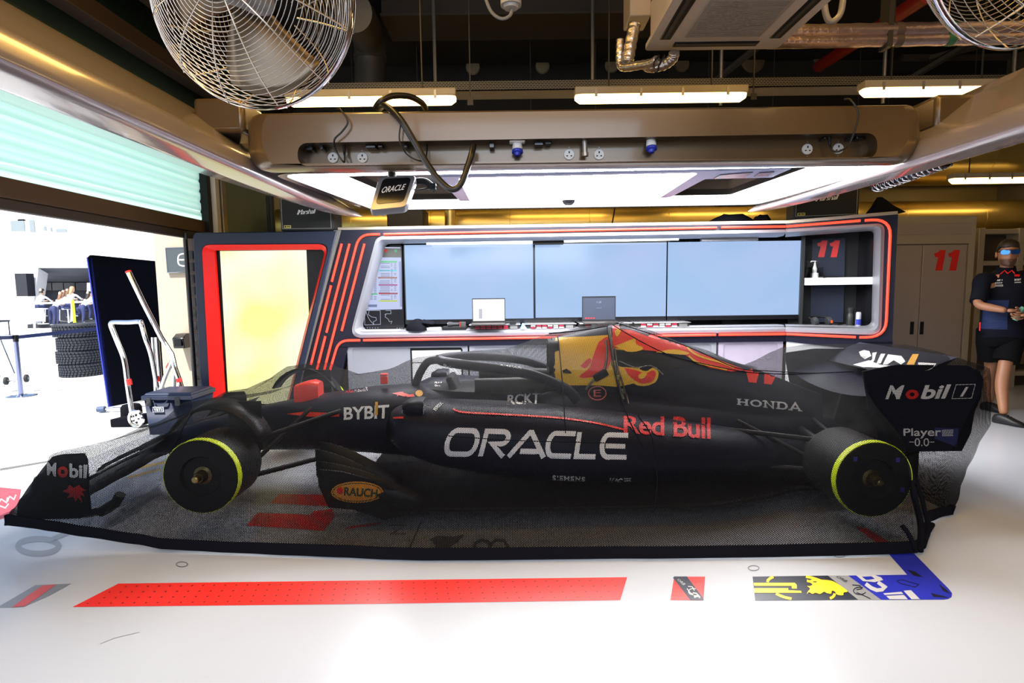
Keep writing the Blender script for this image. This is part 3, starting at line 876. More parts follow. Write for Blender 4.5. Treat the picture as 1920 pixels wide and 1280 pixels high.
for (y, x0, x1, c) in ((489, 698, 707, 'c9772c'), (490.5, 709, 744, '5ed584'), (507, 709, 744, '6fdcf0'), (520.5, 709, 744.5, 'b9692c'), (518, 692, 707, 'b6cf3c'), (534, 710, 745, 'c02c8e'), (550, 710, 745.5, 'b02030'), (551, 684, 708, '54d488'), (564, 711, 745, 'c4d544')):
    sp_([(x0, y - 1.4), (x1, y - 1.4), (x1, y + 1.4), (x0, y + 1.4)], scrm('c' + c, c), 'table_bar')
M_dots = scrm('dots', '7d86ad', .7)
b = MB()
rnd = random.Random(3)
for r in range(26):
    y = 493.5 + r*2.7
    for (x0, x1) in ((711, 731), (733, 736), (739, 743), (692 - r*.3, 699), (701, 706)):
        if rnd.random() < .85:
            xs = x0 + rnd.random()*4*(x1-x0 > 8)
            b.slab(TP, [tu(xs, y - .5), tu(x1, y - .5), tu(x1, y + .5), tu(xs, y + .5)], -.0012, -.0002)
b.build('table_text', M_dots, t, smooth=0)
sp_([(682, 571), (707, 570.5), (707, 575.5), (682, 575.5)], scrm('slate', '6f7da6'), 'table_bar')
sp_([(681, 577.3), (686, 577.2), (686, 578.5), (681, 578.6)], scrm('g2', '54d488'), 'table_bar'); sp_([(686.5, 577.2), (691, 577.1), (691, 578.4), (686.5, 578.5)], scrm('r2', 'b02030'), 'table_bar')
b = MB()
M_line = scrm('line', 'c8d0e8', .8)
v, f = stroke2d([[(686, 582), (689, 592), (694, 601), (702, 609)], [(692, 582), (691, 590), (697, 594), (705, 595), (706, 600), (700, 603), (701, 608)], [(684, 582), (684, 609), (713.5, 608), (713, 582), (684, 582)], [(723, 582), (733, 582), (733, 588), (724, 588), (722, 594), (728, 598), (730, 603), (735, 602), (733, 607)], [(724, 588), (721, 590)]], .7)
paint('track_map', (v, f), on_plane(TP), M_line, t, off=.002)
b = MB()
for x in (683, 688, 693, 698, 703, 708, 744, 749, 753):
    b.slab(TP, [tu(x, 614), tu(x + 1.3, 614), tu(x + 1.3, 615.3), tu(x, 615.3)], -.001, 0)
b.build('task_icons', M_line, t, smooth=0)
# a box holds the monitor
b = MB(); p = TP.px(700, 620); b.box((p.x - .1, p.y + .06, cz), (p.x + .1, p.y + .12, p.z + .2)); b.build('stand', M_black, t)

# ------------------------------------------------------------------ display pillar with yellow screen
pil = thing('display_pillar', (D0.px(490, 600).x, 6.2, 0), 'dark navy display pillar with a red framed glowing yellow screen', 'display')
DP = FL(5.96)
def V(*pts): return U(DP, *pts)
ro = rpoly(V((379, 459), (617, 457.5), (536, 775), (396, 775)), [.09, .09, 0, 0], 7)
ri = rpoly(V((397, 468.5), (607, 467), (532, 763), (417, 763)), [.02, .05, 0, 0], 7)
po = rpoly(V((361, 436), (632, 432.5), (546, 783), (378, 783)), [.05, 0, 0, 0], 7)
b = MB(); b.ring(DP, po, ro, 0, .45); b.build('cabinet', M_navy2, pil, bevel=.012)
b = MB()
R = [[DP.xyz(u, z, w) for u, z in lp] for lp, w in ((ro, -.008), (ri, .05), (ri, .09))]
b.loft(R, True, False, False); b.build('red_frame', M_red, pil)
b = MB(); b.slab(DP, [tuple(x) for x in ri], .10, .12); b.build('screen_surround', M_black, pil)
M_yel = screen_mat('yellow_screen', h('f9f48c'), h('ffffe4'), 1.08, 1.3, 1)
so = V((404.5, 469.5), (568, 467.8), (573, 590), (534, 760), (421, 760))
b = MB(); b.slab(DP, so, .085, .099); b.build('screen', M_yel, pil)
b = MB(); b.slab(D0, U(D0, (627.5, 432), (640, 432), (548, 784), (534, 784)), -.03, .05); b.build('edge_strip', mat('grey_strip', (.12, .12, .11), .5), pil)

# ------------------------------------------------------------------ base cabinets below the worktop
LB = FL(6.02)
def cabinet(pl, x0, x1, yt, lab, m, open_=False, inset=True):
    a = pl.uz(x0, yt); c = pl.uz(x1, yt)
    z1_ = (a[1] + c[1])/2
    if pl is LB: u0, u1 = a[0] + .003, c[0] - .003
    else: u0, u1 = a[0], c[0]
    mid = pl.xyz((u0+u1)/2, 0, .2)
    t = thing('base_cabinet', mid, lab, 'cabinet', 'silver cabinets under the desk')
    b = MB(); b.slab(pl, [(u0, .0), (u1, .0), (u1, z1_), (u0, z1_)], .035, .40); b.build('body', M_offw if False else m, t)
    fo = rpoly([(u0, .02), (u1, .02), (u1, z1_), (u0, z1_)], .05, 6)
    g = .055
    fi = rpoly([(u0 + g, .08), (u1 - g, .08), (u1 - g, z1_ - g), (u0 + g, z1_ - g)], .035, 6)
    b = MB(); R = [[pl.xyz(u, z, w) for u, z in lp] for lp, w in ((fo, .03), (fo, 0), (fi, 0), ([(p[0], p[1]) for p in fi], .028))]
    b.loft(R, True, False, False); b.build('door_frame', m, t, smooth=40)
    if open_:
        um = u0 + (u1 - u0)*.52
        b = MB(); b.slab(pl, [(u0 + g, .08), (um, .08), (um, z1_ - g), (u0 + g, z1_ - g)], .012, .034); b.build('door', m, t)
        b = MB(); b.slab(pl, [(um, .08), (u1 - g, .08), (u1 - g, z1_ - g), (um, z1_ - g)], .026, .034); b.build('recess', M_black, t)
        for k, (zt, zb_) in enumerate(((z1_ - g - .03, z1_ - g - .16), (z1_ - g - .17, .30))):
            b = MB(); b.slab(pl, [(um + .02, zb_), (u1 - g - .02, zb_), (u1 - g - .02, zt), (um + .02, zt)], .010, .025); dr_ = b.build('drawer', M_white, t, bevel=.004)
            b = MB(); b.slab(pl, [(um + .22, zb_ + .03), (u1 - g - .10, zb_ + .03), (u1 - g - .10, zb_ + .055), (um + .22, zb_ + .055)], .0, .012); b.build('handle', M_black, dr_)
    else:
        b = MB(); b.slab(pl, fi, .012, .034); b.build('door', m, t)
    return t
cabinet(LB, 650, 877, 643, 'silver cabinet with open black recess and white drawer, by the red tubes', M_cab, True)
cabinet(LB, 879, 1115, 640.5, 'silver cabinet behind the car between the drawer cabinet and the yellow air intake', M_cab)
cabinet(LB, 1117, 1344, 637, 'silver cabinet behind the red engine cover', M_cab)
cabinet(LB, 1347, 1469, 634.5, 'silver cabinet with rounded door panel tinted with a painted mauve reflection', mat('silver_mauve_reflection', (.46, .40, .50), .25, .3))  # copy of the cabinet silver with a purple reflection in its colour
a = W1.uz(1475, 636); c = W1.uz(1606, 640)
t = thing('base_cabinet', W1.xyz((a[0]+c[0])/2, 0, .2), 'plain white cabinet end under the angled wing of the desk', 'cabinet', 'silver cabinets under the desk')
b = MB(); b.slab(W1, [(a[0], 0), (c[0], 0), (c[0], c[1]), (a[0], a[1])], .02, .3); b.build('body', M_white, t)

# ------------------------------------------------------------------ things on the worktop
CZ = cz
def on_desk(px, Y=6.13): 
    p = P(px, 610, Y); return Vector((p.x, Y, CZ))
def laptop(px0, px1, ytop, lab, m, zb):
    Y = 6.10
    a, c = P(px0, ytop, Y), P(px1, ytop, Y)
    mid = (a.x + c.x)/2; w = c.x - a.x
    t = thing('laptop', (mid, Y, zb), lab, 'laptop', 'laptops on the desk')
    hh = a.z - zb
    b = MB(); b.box((mid - w/2, Y - .20, zb), (mid + w/2, Y + .01, zb + .016)); b.build('keyboard_base', M_dsteel, t, bevel=.004)
    b = MB(); b.ring(FL(Y), [(mid - w/2, zb + .016), (mid + w/2, zb + .016), (mid + w/2, zb + hh), (mid - w/2, zb + hh)], [(mid - w/2 + .008, zb + .035), (mid + w/2 - .008, zb + .035), (mid + w/2 - .008, zb + hh - .010), (mid - w/2 + .008, zb + hh - .010)], 0, .012); b.build('lid', M_black, t)
    b = MB(); b.box((mid - w/2 + .006, Y + .004, zb + .03), (mid + w/2 - .006, Y + .009, zb + hh - .006)); s_ = b.build('screen', m, t)
    return t, mid, w, hh, s_
M_lapw = mat('laptop_white', (.01, .01, .01), .3, emit=1.1, ecol=(1, .99, .97))
M_lapd = mat('laptop_dark', (.03, .035, .05), .2, emit=.06, ecol=(.5, .6, .9))
RZ = CZ + .058
t, mid, w, hh, s_ = laptop(885, 947, 559.5, 'open laptop with a bright white page on screen', M_lapw, RZ)
b = MB(); b.box((mid - w*.30, 6.10, RZ + .06), (mid - w*.20, 6.103, RZ + hh*.60)); b.build('dialog_box', scrm('dialog', 'c9c9dc', .9), s_)
t, mid, w, hh, s_ = laptop(1091.5, 1154.5, 555.5, 'open laptop with a dark lock screen', M_lapd, RZ)
b = MB(); v, f = fit(text2d('11:28', .01)); b.add([(mid - .025 + .05*x, 6.1035, RZ + hh*.74 + .022*y) for x, y in v], f); b.build('clock_text', M_sw, s_, smooth=0)
b = MB()
for k in range(4): b.box((mid - w*.40 + k*.028, 6.102, RZ + .045), (mid - w*.40 + k*.028 + .014, 6.104, RZ + .058))
b.build('icons', M_txtr, s_)
b = MB(); b.box((mid - .03, 6.102, RZ + hh*.55), (mid + .03, 6.104, RZ + hh*.56)); b.build('icons', M_sw, s_)

M_plugr = mat('red_plug', (.55, .02, .05), .4); 
def rack(px0, px1, lab, red):
    a, c = P(px0, 610, 6.02), P(px1, 610, 6.02)
    mid = (a.x + c.x)/2; w = (c.x - a.x)
    t = thing('patch_box', (mid, 6.15, CZ), lab, 'electronics box', 'patch boxes along the desk')
    b = MB(); b.box((mid - w/2 + .01, 6.05, CZ), (mid + w/2 - .01, 6.28, CZ + .048)); b.build('case', M_dsteel, t, bevel=.003)
    b = MB(); b.box((mid - w/2, 6.03, CZ + .048), (mid + w/2, 6.30, CZ + .058)); b.build('lid', M_alu, t, bevel=.002)
    n = 6; i = 0
    for k in range(n):
        for r in range(2):
            x = mid - w*.38 + k*w*.11; z = CZ + .008 + r*.021
            b = MB(); b.box((x, 6.035, z), (x + w*.085, 6.055, z + .013)); b.build('plug', M_plugr if rnd.random() < red else M_white, t)
    b = MB(); b.box((mid + w*.30, 6.04, CZ + .008), (mid + w*.44, 6.055, CZ + .042)); b.build('socket_panel', M_steel, t)
    return t
rack(879, 976, 'grey patch box with red plugs under the white screened laptop', .95)
rack(984, 1081, 'grey patch box with mostly white plugs between the two laptops', .35)
rack(1087, 1186, 'grey patch box with white and red plugs under the dark laptop', .4)
rack(1190, 1296, 'grey patch box furthest along the desk towards the alcove', .45)
# folded black cap
p = on_desk(783, 6.08)
t = thing('cloth_hat', p, 'black cloth cap lying on the desk by the upright monitor', 'cap')
b = MB()
R = []
for i in range(9):
    a_ = i/8*PI/2
    R.append([p + Vector((.13*math.cos(a_)*math.cos(2*PI*k/20) , .10*math.cos(a_)*math.sin(2*PI*k/20), .115*math.sin(a_)*(1 + .12*math.sin(3*2*PI*k/20)))) for k in range(20)])
b.loft(R); b.build('crown', M_cloth, t, smooth=80)
b = MB(); b.prism([p + Vector(v) for v in ((.06, -.07, .09), (.17, -.09, .075), (.20, -.04, .085), (.17, .03, .10), (.06, .04, .12))], (0, 0, -.008)); b.build('peak', M_cloth, t)
b = MB(); pp = on_desk(700, 6.06); b.box((pp.x - .12, 6.02, CZ), (pp.x + .28, 6.16, CZ + .012)); tag(b.build('tablet', mat('light_plate', (.5, .48, .46), .3)), 'thin pale tablet lying under the upright monitor', 'tablet')
b = MB(); pp = on_desk(812, 6.06); b.box((pp.x - .085, 6.03, CZ), (pp.x + .08, 6.14, CZ + .03)); tag(b.build('paper_pad', M_white, bevel=.003), 'white paper block lying right of the black cap', 'paper')
# radio / headset on a black case
p = on_desk(852, 6.08)
b = MB(); b.box((p.x - .13, 6.03, CZ), (p.x + .13, 6.2, CZ + .038)); tag(b.build('black_case', M_black, bevel=.004), 'flat black case on the desk holding a torch', 'case')
t = thing('torch', p + Vector((0, 0, .038)), 'black torch lying on the flat black case', 'torch')
b = MB(); q0 = p + Vector((-.07, -.02, .063)); b.lathe([(0, 0), (.026, 0), (.028, .03), (.02, .06), (.018, .15), (0, .15)], q0, (1, .1, 0), 16); b.build('barrel', M_rubber, t, smooth=40)
b = MB(); b.lathe([(0, -.002), (.02, -.002), (.022, .004), (0, .004)], q0, (1, .1, 0), 16); b.build('lens', M_chrome, t)
b = MB(); b.obox(p + Vector((.095, -.01, .062)), .06, .05, .05); b.build('battery_cap', M_dsteel, t, bevel=.004)
b = MB(); b.obox(p + Vector((.062, -.012, .063)), .006, .052, .052); b.build('red_collar', M_red, t)
# crumpled blue glove
p = on_desk(981, 6.04)
b = MB(); R = []
for i in range(7):
    a_ = i/6
    R.append([p + Vector(((.035*(1-a_*.7))*math.cos(2*PI*k/12)*(1 + .25*math.sin(2*k+i)), .03*(1-a_*.6)*math.sin(2*PI*k/12), .062*a_*(1 + .12*math.sin(k*1.7)))) for k in range(12)])
b.loft(R); tag(b.build('blue_glove', mat('blue_nitrile', (.18, .42, .85), .5), smooth=80), 'crumpled light blue disposable glove between two patch boxes', 'glove')
b = MB(); pp = on_desk(960, 6.2); b.tube(smooth_path([(pp.x - .11, 6.03, CZ + .055), (pp.x - .06, 6.02, CZ + .08), (pp.x - .02, 6.02, CZ + .082), (pp.x + .02, 6.05, CZ + .08)], 6), .010, 8); b.obox((pp.x + .01, 6.03, CZ + .075), .07, .04, .03)
tag(b.build('microphone', M_black, smooth=60), 'black desk microphone lying on the patch box right of the white laptop', 'microphone')

# --- in the alcove
def alc(px, py, w=.33): return W1.px(px, py, w)
p = alc(1527, 521, .30); p.z = SHELF_Z
t = thing('pump_bottle', p, 'white pump bottle in a clear holder on the alcove shelf', 'bottle')
b = MB(); b.lathe([(0, 0), (.042, 0), (.042, .055), (0, .055)], p, (0, 0, 1), 24); b.build('pot', M_white, t, smooth=40)
b = MB(); b.lathe([(.0, .055), (.022, .055), (.025, .10), (.016, .125), (.012, .14), (.012, .16), (0, .16)], p, (0, 0, 1), 20); b.build('bottle', mat('milky_plastic', (.6, .6, .6), .3), t, smooth=50)
b = MB(); b.cyl(p + Vector((0, 0, .16)), p + Vector((0, 0, .18)), .006, .006, 8); b.tube([p + Vector((.01, 0, .182)), p + Vector((-.045, -.01, .182)), p + Vector((-.052, -.01, .172))], .006, 8); b.build('pump', M_white, t)
M_clear = mat('clear_plastic', (.9, .9, .9), .08, trans=1.0)
b = MB(); b.ring(Hor(), [(p.x - .062, p.y - .055), (p.x + .062, p.y - .055), (p.x + .062, p.y + .055), (p.x - .062, p.y + .055)], [(p.x - .059, p.y - .052), (p.x + .059, p.y - .052), (p.x + .059, p.y + .052), (p.x - .059, p.y + .052)], 0, 0) if False else b.box((p.x + .058, p.y - .055, SHELF_Z), (p.x + .061, p.y + .055, SHELF_Z + .12)); b.box((p.x - .061, p.y - .055, SHELF_Z), (p.x - .058, p.y + .055, SHELF_Z + .12)); b.box((p.x - .061, p.y + .054, SHELF_Z), (p.x + .061, p.y + .057, SHELF_Z + .19)); b.build('holder', M_clear, t)
b = MB(); q0 = alc(1556, 521, .27); b.box((q0.x - .10, q0.y - .05, SHELF_Z), (q0.x + .11, q0.y + .05, SHELF_Z + .014)); tag(b.build('black_tray', M_black, bevel=.003), 'flat black tray lying on the alcove shelf', 'tray')
# can, dark bottle, headset on the worktop of the wing
p = alc(1609, 608, .20); p.z = CZ
t = thing('drink_can', p, 'slim silver and blue drink can standing in the alcove', 'drink can')
H_ = .150
b = MB(); b.lathe([(0, 0), (.020, 0), (.0255, .008), (.0265, .014), (.0265, H_ - .014), (.0225, H_ - .002), (.0225, H_), (.02, H_ - .003), (0, H_ - .003)], p, (0, 0, 1), 28); b.build('can_body', mat('can_silver', (.62, .62, .66), .3, .6), t, smooth=50)
b = MB(); b.loft([[p + Vector((.0268*math.cos(a_), .0268*math.sin(a_), z)) for a_ in [PI*1.02 + PI*.96*k/12 for k in range(13)]] for z in (.016, .075)], closed=False)
b.build('blue_label', mat('can_blue', (.02, .03, .35), .35), t, smooth=80)
p = alc(1594, 608, .26); p.z = CZ
t = thing('dark_flask', p, 'dark flask standing just left of the drink can', 'flask')
b = MB(); b.lathe([(0, 0), (.034, 0), (.036, .01), (.036, .11), (.030, .13), (.030, .145), (.034, .15), (.034, .185), (.02, .20), (0, .20)], p, (0, 0, 1), 24); b.build('body', mat('dark_olive', (.02, .022, .020), .3), t, smooth=40)
p = alc(1541, 610, .22); p.z = CZ
t = thing('headset', p, 'black radio headset with a small red mark in the alcove', 'headset')
for s, m_ in ((-1, M_rubber), (1, M_rubber)):
    b = MB(); b.lathe([(0, -.025), (.045, -.025), (.05, -.01), (.05, .015), (.035, .025), (0, .025)], p + Vector((s*.075, 0, .045)), (1, 0, .25), 20); b.build('ear_cup', m_, t, smooth=40)
b = MB(); b.tube(smooth_path([p + Vector((-.09, 0, .06)), p + Vector((-.10, .08, .085)), p + Vector((0, .12, .09)), p + Vector((.10, .08, .085)), p + Vector((.09, 0, .06))], 6), .010, 8); b.build('headband', M_black, t, smooth=80)
b = MB(); b.obox(p + Vector((.078, -.048, .045)), .022, .006, .03); b.build('red_mark', mat('orange_mark', (.8, .1, .02), .4), t)
b = MB(); b.tube(smooth_path([p + Vector((.09, -.03, .03)), p + Vector((.15, -.04, .015)), p + Vector((.2, 0, .012)), p + Vector((.24, .03, .012))], 6), .009, 8); b.build('lead', M_cable, t, smooth=80)

# ------------------------------------------------------------------ amplifiers on the desk top
def amp(pl, x0, y0, x1, y1, zbase, lab, depth=.33):
    a, c = pl.uz(x0, y0), pl.uz(x1, y1)
    p = pl.xyz((a[0]+c[0])/2, zbase, depth/2)
    t = thing('guitar_amplifier', p, lab, 'amplifier', 'black amplifiers on top of the desk')
    u0, u1, z1 = a[0], c[0], a[1]
    b = MB(); b.slab(pl, [(u0, zbase), (u1, zbase), (u1, z1), (u0, z1)], .012, depth); b.build('cabinet', M_rubber, t, bevel=.015)
    g = .022
    o_ = [(u0 + g, zbase + g), (u1 - g, zbase + g), (u1 - g, z1 - g), (u0 + g, z1 - g)]; i_ = [(u0 + g + .004, zbase + g + .004), (u1 - g - .004, zbase + g + .004), (u1 - g - .004, z1 - g - .004), (u0 + g + .004, z1 - g - .004)]
    b = MB(); b.ring(pl, o_, i_, .004, .02); b.build('piping', mat('pale_piping', (.30, .28, .24), .5), t)
    b = MB(); b.slab(pl, i_, .008, .02); b.build('grille', mat('grille_cloth', (.010, .010, .010), .8, bump=.4, bscale=400), t)
    v, f = fit(text2d('Marshall', .0, .38, .84))
    w = u1 - u0; hz = z1 - zbase
    b = MB(); b.add([pl.xyz(u0 + w*(.33 + .36*x), zbase + hz*(.47 + .135*y + .03*x), .005) for x, y in v], f)
    v, f = stroke2d([[(.33, .50), (.35, .475), (.37, .53), (.385, .60)]], .012)
    b.add([pl.xyz(u0 + w*x, zbase + hz*y, .005) for x, y in v], f)
    b.build('lettering', M_txtw, t, smooth=0)
    b = MB(); b.slab(pl, [(u0 + .04, zbase + .03), (u0 + .115, zbase + .03), (u0 + .115, zbase + .058), (u0 + .04, zbase + .058)], .003, .008); o = b.build('badge', mat('yellow_label', (.62, .50, .10), .5), t)
    b = MB(); b.slab(pl, [(u0 + .048, zbase + .037), (u0 + .066, zbase + .037), (u0 + .066, zbase + .052), (u0 + .048, zbase + .052)], .0015, .003)
    b.slab(pl, [(u0 + .072, zbase + .040), (u0 + .108, zbase + .040), (u0 + .108, zbase + .049), (u0 + .072, zbase + .049)], .0015, .003); b.build('badge_print', M_black, o)
    b = MB()
    for uu in (u0 + .03, u1 - .03):
        for ww in (.05, depth - .05):
            p_ = pl.xyz(uu, zbase - .008, ww); b.cyl(p_, p_ + Vector((0, 0, .012)), .016, .016, 12)
    b.build('feet', M_black, t)
A1 = FL(6.02)
zt = D0.uz(575, 434)[1] + .012
amp(A1, 522, 368, 625, 431, zt, 'black amplifier standing on the dark pillar left of the desk, white script lettering')
A2 = Wall2(((W1.px(1490, 405, .1)).x, W1.px(1490, 405, .1).y), (W1.px(1490, 405, .1).x + .95, W1.px(1490, 405, .1).y - .22))
zt2 = pB.z + .035 + (pC.z - pB.z)*.12 + .02
amp(A2, 1490, 344, 1611, 404, zt2, 'black amplifier standing on the right end of the desk, half hidden by the gantry')
# dark bags on top of the desk
def bag(px, py, w, hh, lab, Y=6.35):
    p = P(px, py, Y); p.z = pB.z + .035
    b = MB(); R = []
    for i in range(7):
        f = i/6; R.append([p + Vector((w*(1 - .45*f**2)*math.cos(2*PI*k/18)*(1 + .10*math.sin(3*k)), .13*(1-.3*f)*math.sin(2*PI*k/18), hh*f*(1 + .12*math.sin(k*1.3)))) for k in range(18)])
    b.loft(R); return tag(b.build('cloth_bag', M_cloth, smooth=80), lab, 'bag')
bag(1372, 416, .25, .10, 'low black cloth bag on the desk top in front of the gold duct')
bag(1428, 412, .10, .09, 'small crumpled black bundle beside the low bag on the desk top')
p = P(1655, 402, 5.75); p.z = pC.z + .035
b = MB(); b.loft([[p + Vector((x*s, y, 0)) for x, y in ((-.12, -.06), (.16, -.06), (.16, .08), (-.12, .08))] if False else [p + Vector((x*s + (1-s)*-.05, y*s, zz)) for x, y in ((-.13, -.06), (.20, -.06), (.20, .08), (-.13, .08))] for s, zz in ((1, 0), (.55, .07), (.28, .13), (.12, .16))])
tag(b.build('cloth_cover', M_cloth, smooth=60), 'pointed black cloth cover at the right end of the desk top', 'cover')
# ================================================================== THE RACING CAR
YC = 3.90
car = thing('racing_car', (.15, YC, 0), 'dark navy single seater racing car with red and yellow engine cover under the mesh cover', 'racing car')
M_body = mat('matte_navy_paint', (.006, .007, .020), .45, var=.05, spec=.22)
M_body2 = mat('carbon_black', (.006, .006, .008), .45, spec=.25)
M_yel2 = mat('airbox_yellow', (1.0, .56, .03), .35, var=.03)
M_redp = mat('livery_red', (.95, .045, .025), .35, var=.04)
M_lime = mat('lime_band', (.75, 1.0, .02), .45)
def sect(x, yc, w, z0, z1, n=2.6, K=36, top=1.0, bot=1.0):
    r = []
    zc, hh = (z0+z1)/2, (z1-z0)/2
    for k in range(K):
        a = 2*PI*k/K
        c, s = math.cos(a), math.sin(a)
        yy = math.copysign(abs(c)**(2/n), c); zz = math.copysign(abs(s)**(2/n), s)
        taper = 1 + (top-1)*max(zz, 0) + (bot-1)*max(-zz, 0)
        r.append((x, yc + w*yy*taper, zc + hh*zz))
    return r
def interp_sections(secs, step=.06):
    """secs rows: x, values... ; smooth interpolation along x"""
    secs = np.array(secs, float); xs = secs[:, 0]; out = []
    n = max(int((xs[-1]-xs[0])/step), 2)
    for i in range(n+1):
        x = xs[0] + (xs[-1]-xs[0])*i/n
        k = min(max(np.searchsorted(xs, x) - 1, 0), len(xs)-2)
        t = (x - xs[k])/(xs[k+1]-xs[k]); t2 = t*t*(3-2*t)
        t = .5*t + .5*t2
        out.append(secs[k]*(1-t) + secs[k+1]*t)
    return out
# monocoque and nose
b = MB()
b.loft([sect(r[0], YC, r[1], r[2], r[3], r[4], top=r[5], bot=.8) for r in interp_sections([
    (-2.66, .05, .26, .32, 2.2, 1), (-2.5, .10, .25, .40, 2.4, .95), (-2.2, .15, .27, .49, 2.6, .9), (-1.8, .19, .28, .585, 2.8, .86), (-1.4, .23, .28, .66, 3, .82),
    (-1.0, .29, .26, .71, 3, .8), (-.72, .34, .24, .725, 3, .8), (-.3, .38, .2, .70, 3, .8), (.2, .40, .18, .70, 3, .8), (.8, .40, .17, .70, 2.8, .75), (1.3, .34, .18, .64, 2.6, .7), (1.8, .24, .2, .54, 2.4, .7), (2.3, .11, .26, .44, 2.2, .8), (2.5, .05, .30, .40, 2, 1)])])
mono = b.build('monocoque', M_body, car, smooth=60)
# engine cover with airbox
b = MB()
b.loft([sect(r[0], YC, r[1], r[2], r[3], r[4], top=r[5]) for r in interp_sections([
    (.28, .15, .62, 1.045, 3.2, .80), (.42, .165, .60, 1.075, 3.0, .72), (.60, .185, .56, 1.115, 2.6, .55), (.72, .20, .54, 1.135, 2.4, .45), (.85, .21, .50, 1.10, 2.3, .38), (1.1, .21, .46, 1.02, 2.2, .32), (1.4, .19, .42, .92, 2.1, .28), (1.7, .15, .40, .82, 2, .25), (2.0, .09, .40, .70, 2, .3), (2.2, .04, .42, .62, 2, .4)], .05)])
eng = b.build('engine_cover', M_body, car, smooth=60)
b = MB(); b.ring(Wall2((.262, YC + 1), (.262, YC - 1)) , rpoly([(.86, .80), (1.14, .80), (1.12, 1.035), (.88, 1.035)], .05), rpoly([(.885, .825), (1.115, .825), (1.10, 1.01), (.90, 1.01)], .04), -.01, .06); b.build('air_intake', M_black, car)
# sidepods
pods = []
for s in (-1, 1):
    b = MB()
    b.loft([sect(r[0], YC + s*r[1], r[2], r[3], r[4], r[5], top=r[6], bot=.82) for r in interp_sections([
        (-.74, .50, .16, .46, .66, 3, .9), (-.66, .50, .235, .40, .695, 3, .9), (-.45, .49, .275, .32, .705, 3, .88), (-.1, .48, .295, .25, .69, 2.8, .85), (.3, .47, .305, .20, .655, 2.6, .82), (.7, .45, .30, .18, .60, 2.5, .8),
        (1.1, .41, .28, .18, .53, 2.4, .8), (1.5, .35, .235, .18, .46, 2.2, .8), (1.9, .26, .16, .19, .38, 2, .8), (2.2, .18, .06, .2, .28, 2, .8)])])
    pods.append(b.build('sidepod', M_body, car, smooth=60))
    b = MB(); b.loft([[(x, YC + s*(.5 + .19*c_*k), .56 + .09*s_*k) for c_, s_ in [(math.cos(2*PI*j/20), math.sin(2*PI*j/20)) for j in range(20)]] for x, k in ((-.752, 1), (-.745, .8))]); b.build('inlet', M_black, car)
# floor with raised edge and front fences
b = MB()
half = [(-1.02, .30), (-1.0, .62), (-.86, .76), (-.4, .80), (.5, .80), (1.2, .78), (1.55, .66), (1.75, .55), (2.35, .50)]
poly = [(x, YC - d, .115) for x, d in half] + [(x, YC + d, .115) for x, d in reversed(half)]
b.prism(poly, (0, 0, .022)); flo = b.build('floor_tray', M_body2, car, bevel=.004)
fences = []
for s in (-1, 1):
    for k, (d, x0, x1, hh) in enumerate(((.76, -1.10, -.50, .26), (.62, -1.16, -.7, .29), (.48, -1.18, -.7, .30))):
        b = MB(); rows = []
        for i in range(9):
            f = i/8; x = x0 + (x1-x0)*f
            dd = d + .05*math.sin(f*2.2) - .04*(1-f)
            top = .137 + hh*(1 - .75*f**1.8)
            rows.append([(x, YC + s*dd, .12), (x - .05*(1-f), YC + s*(dd + .01), (.12 + top)/2), (x - .10*(1-f)*.6, YC + s*(dd - .015), top)])
        b.loft(rows, closed=False); o = b.build('floor_fence', M_body2, car, smooth=60)
        so = o.modifiers.new('thickness', 'SOLIDIFY'); so.thickness = .008
        fences.append(o)
# halo
b = MB()
hal = smooth_path([(-.70, YC, .70), (-.66, YC, .80), (-.60, YC, .885), (-.52, YC, .90)], 6)
b.tube(hal, .028, 12)
for s in (-1, 1):
    b.tube(smooth_path([(-.52, YC, .905), (-.46, YC + s*.14, .905), (-.30, YC + s*.25, .895), (-.05, YC + s*.31, .87), (.15, YC + s*.33, .83), (.35, YC + s*.33, .74), (.42, YC + s*.33, .66)], 6), [.034]*37, 12)
halo = b.build('halo', M_body, car, smooth=80)
# cockpit opening, headrest, steering wheel, screen
b = MB(); b.loft([[(-.15 + .46*c_*k, YC + .25*s_*k, .712 + .012*(1-k)) for c_, s_ in [(math.cos(2*PI*j/24), math.sin(2*PI*j/24)) for j in range(24)]] for k in (1, .9)]); b.build('cockpit_opening', M_black, car)
b = MB()
for s in (-1, 1):
    b.loft([[(x, YC + s*(d + .05*c_), .75 + .055*s_) for c_, s_ in [(math.cos(2*PI*j/14), math.sin(2*PI*j/14)) for j in range(14)]] for x, d in ((-.25, .24), (-.1, .235), (.2, .2), (.28, .15))])
b.build('headrest', M_body2, car, smooth=60)
b = MB(); b.obox((-.42, YC, .74), .05, .26, .12, Matrix.Rotation(-.4, 3, 'Y')); b.build('steering_wheel', M_rubber, car, bevel=.02)
# mirrors
for s in (-1, 1):
    mm = MB(); mm.loft([sect(x, YC + s*.60, w, .70 - hh, .70 + hh, 3, 20) for x, w, hh in ((-.66, .05, .02), (-.62, .095, .045), (-.56, .10, .05), (-.53, .095, .045))]); mo = mm.build('mirror', M_body, car, smooth=50)
    mm = MB(); mm.obox((-.528, YC + s*.60, .70), .004, .16, .075); mm.build('mirror_glass', M_chrome, mo)
    mm = MB(); mm.tube([(-.60, YC + s*.52, .69), (-.57, YC + s*.36, .66)], .012, 8); mm.tube([(-.58, YC + s*.64, .66), (-.52, YC + s*.62, .60)], .01, 8); mm.build('mirror_stalk', M_body2, car)
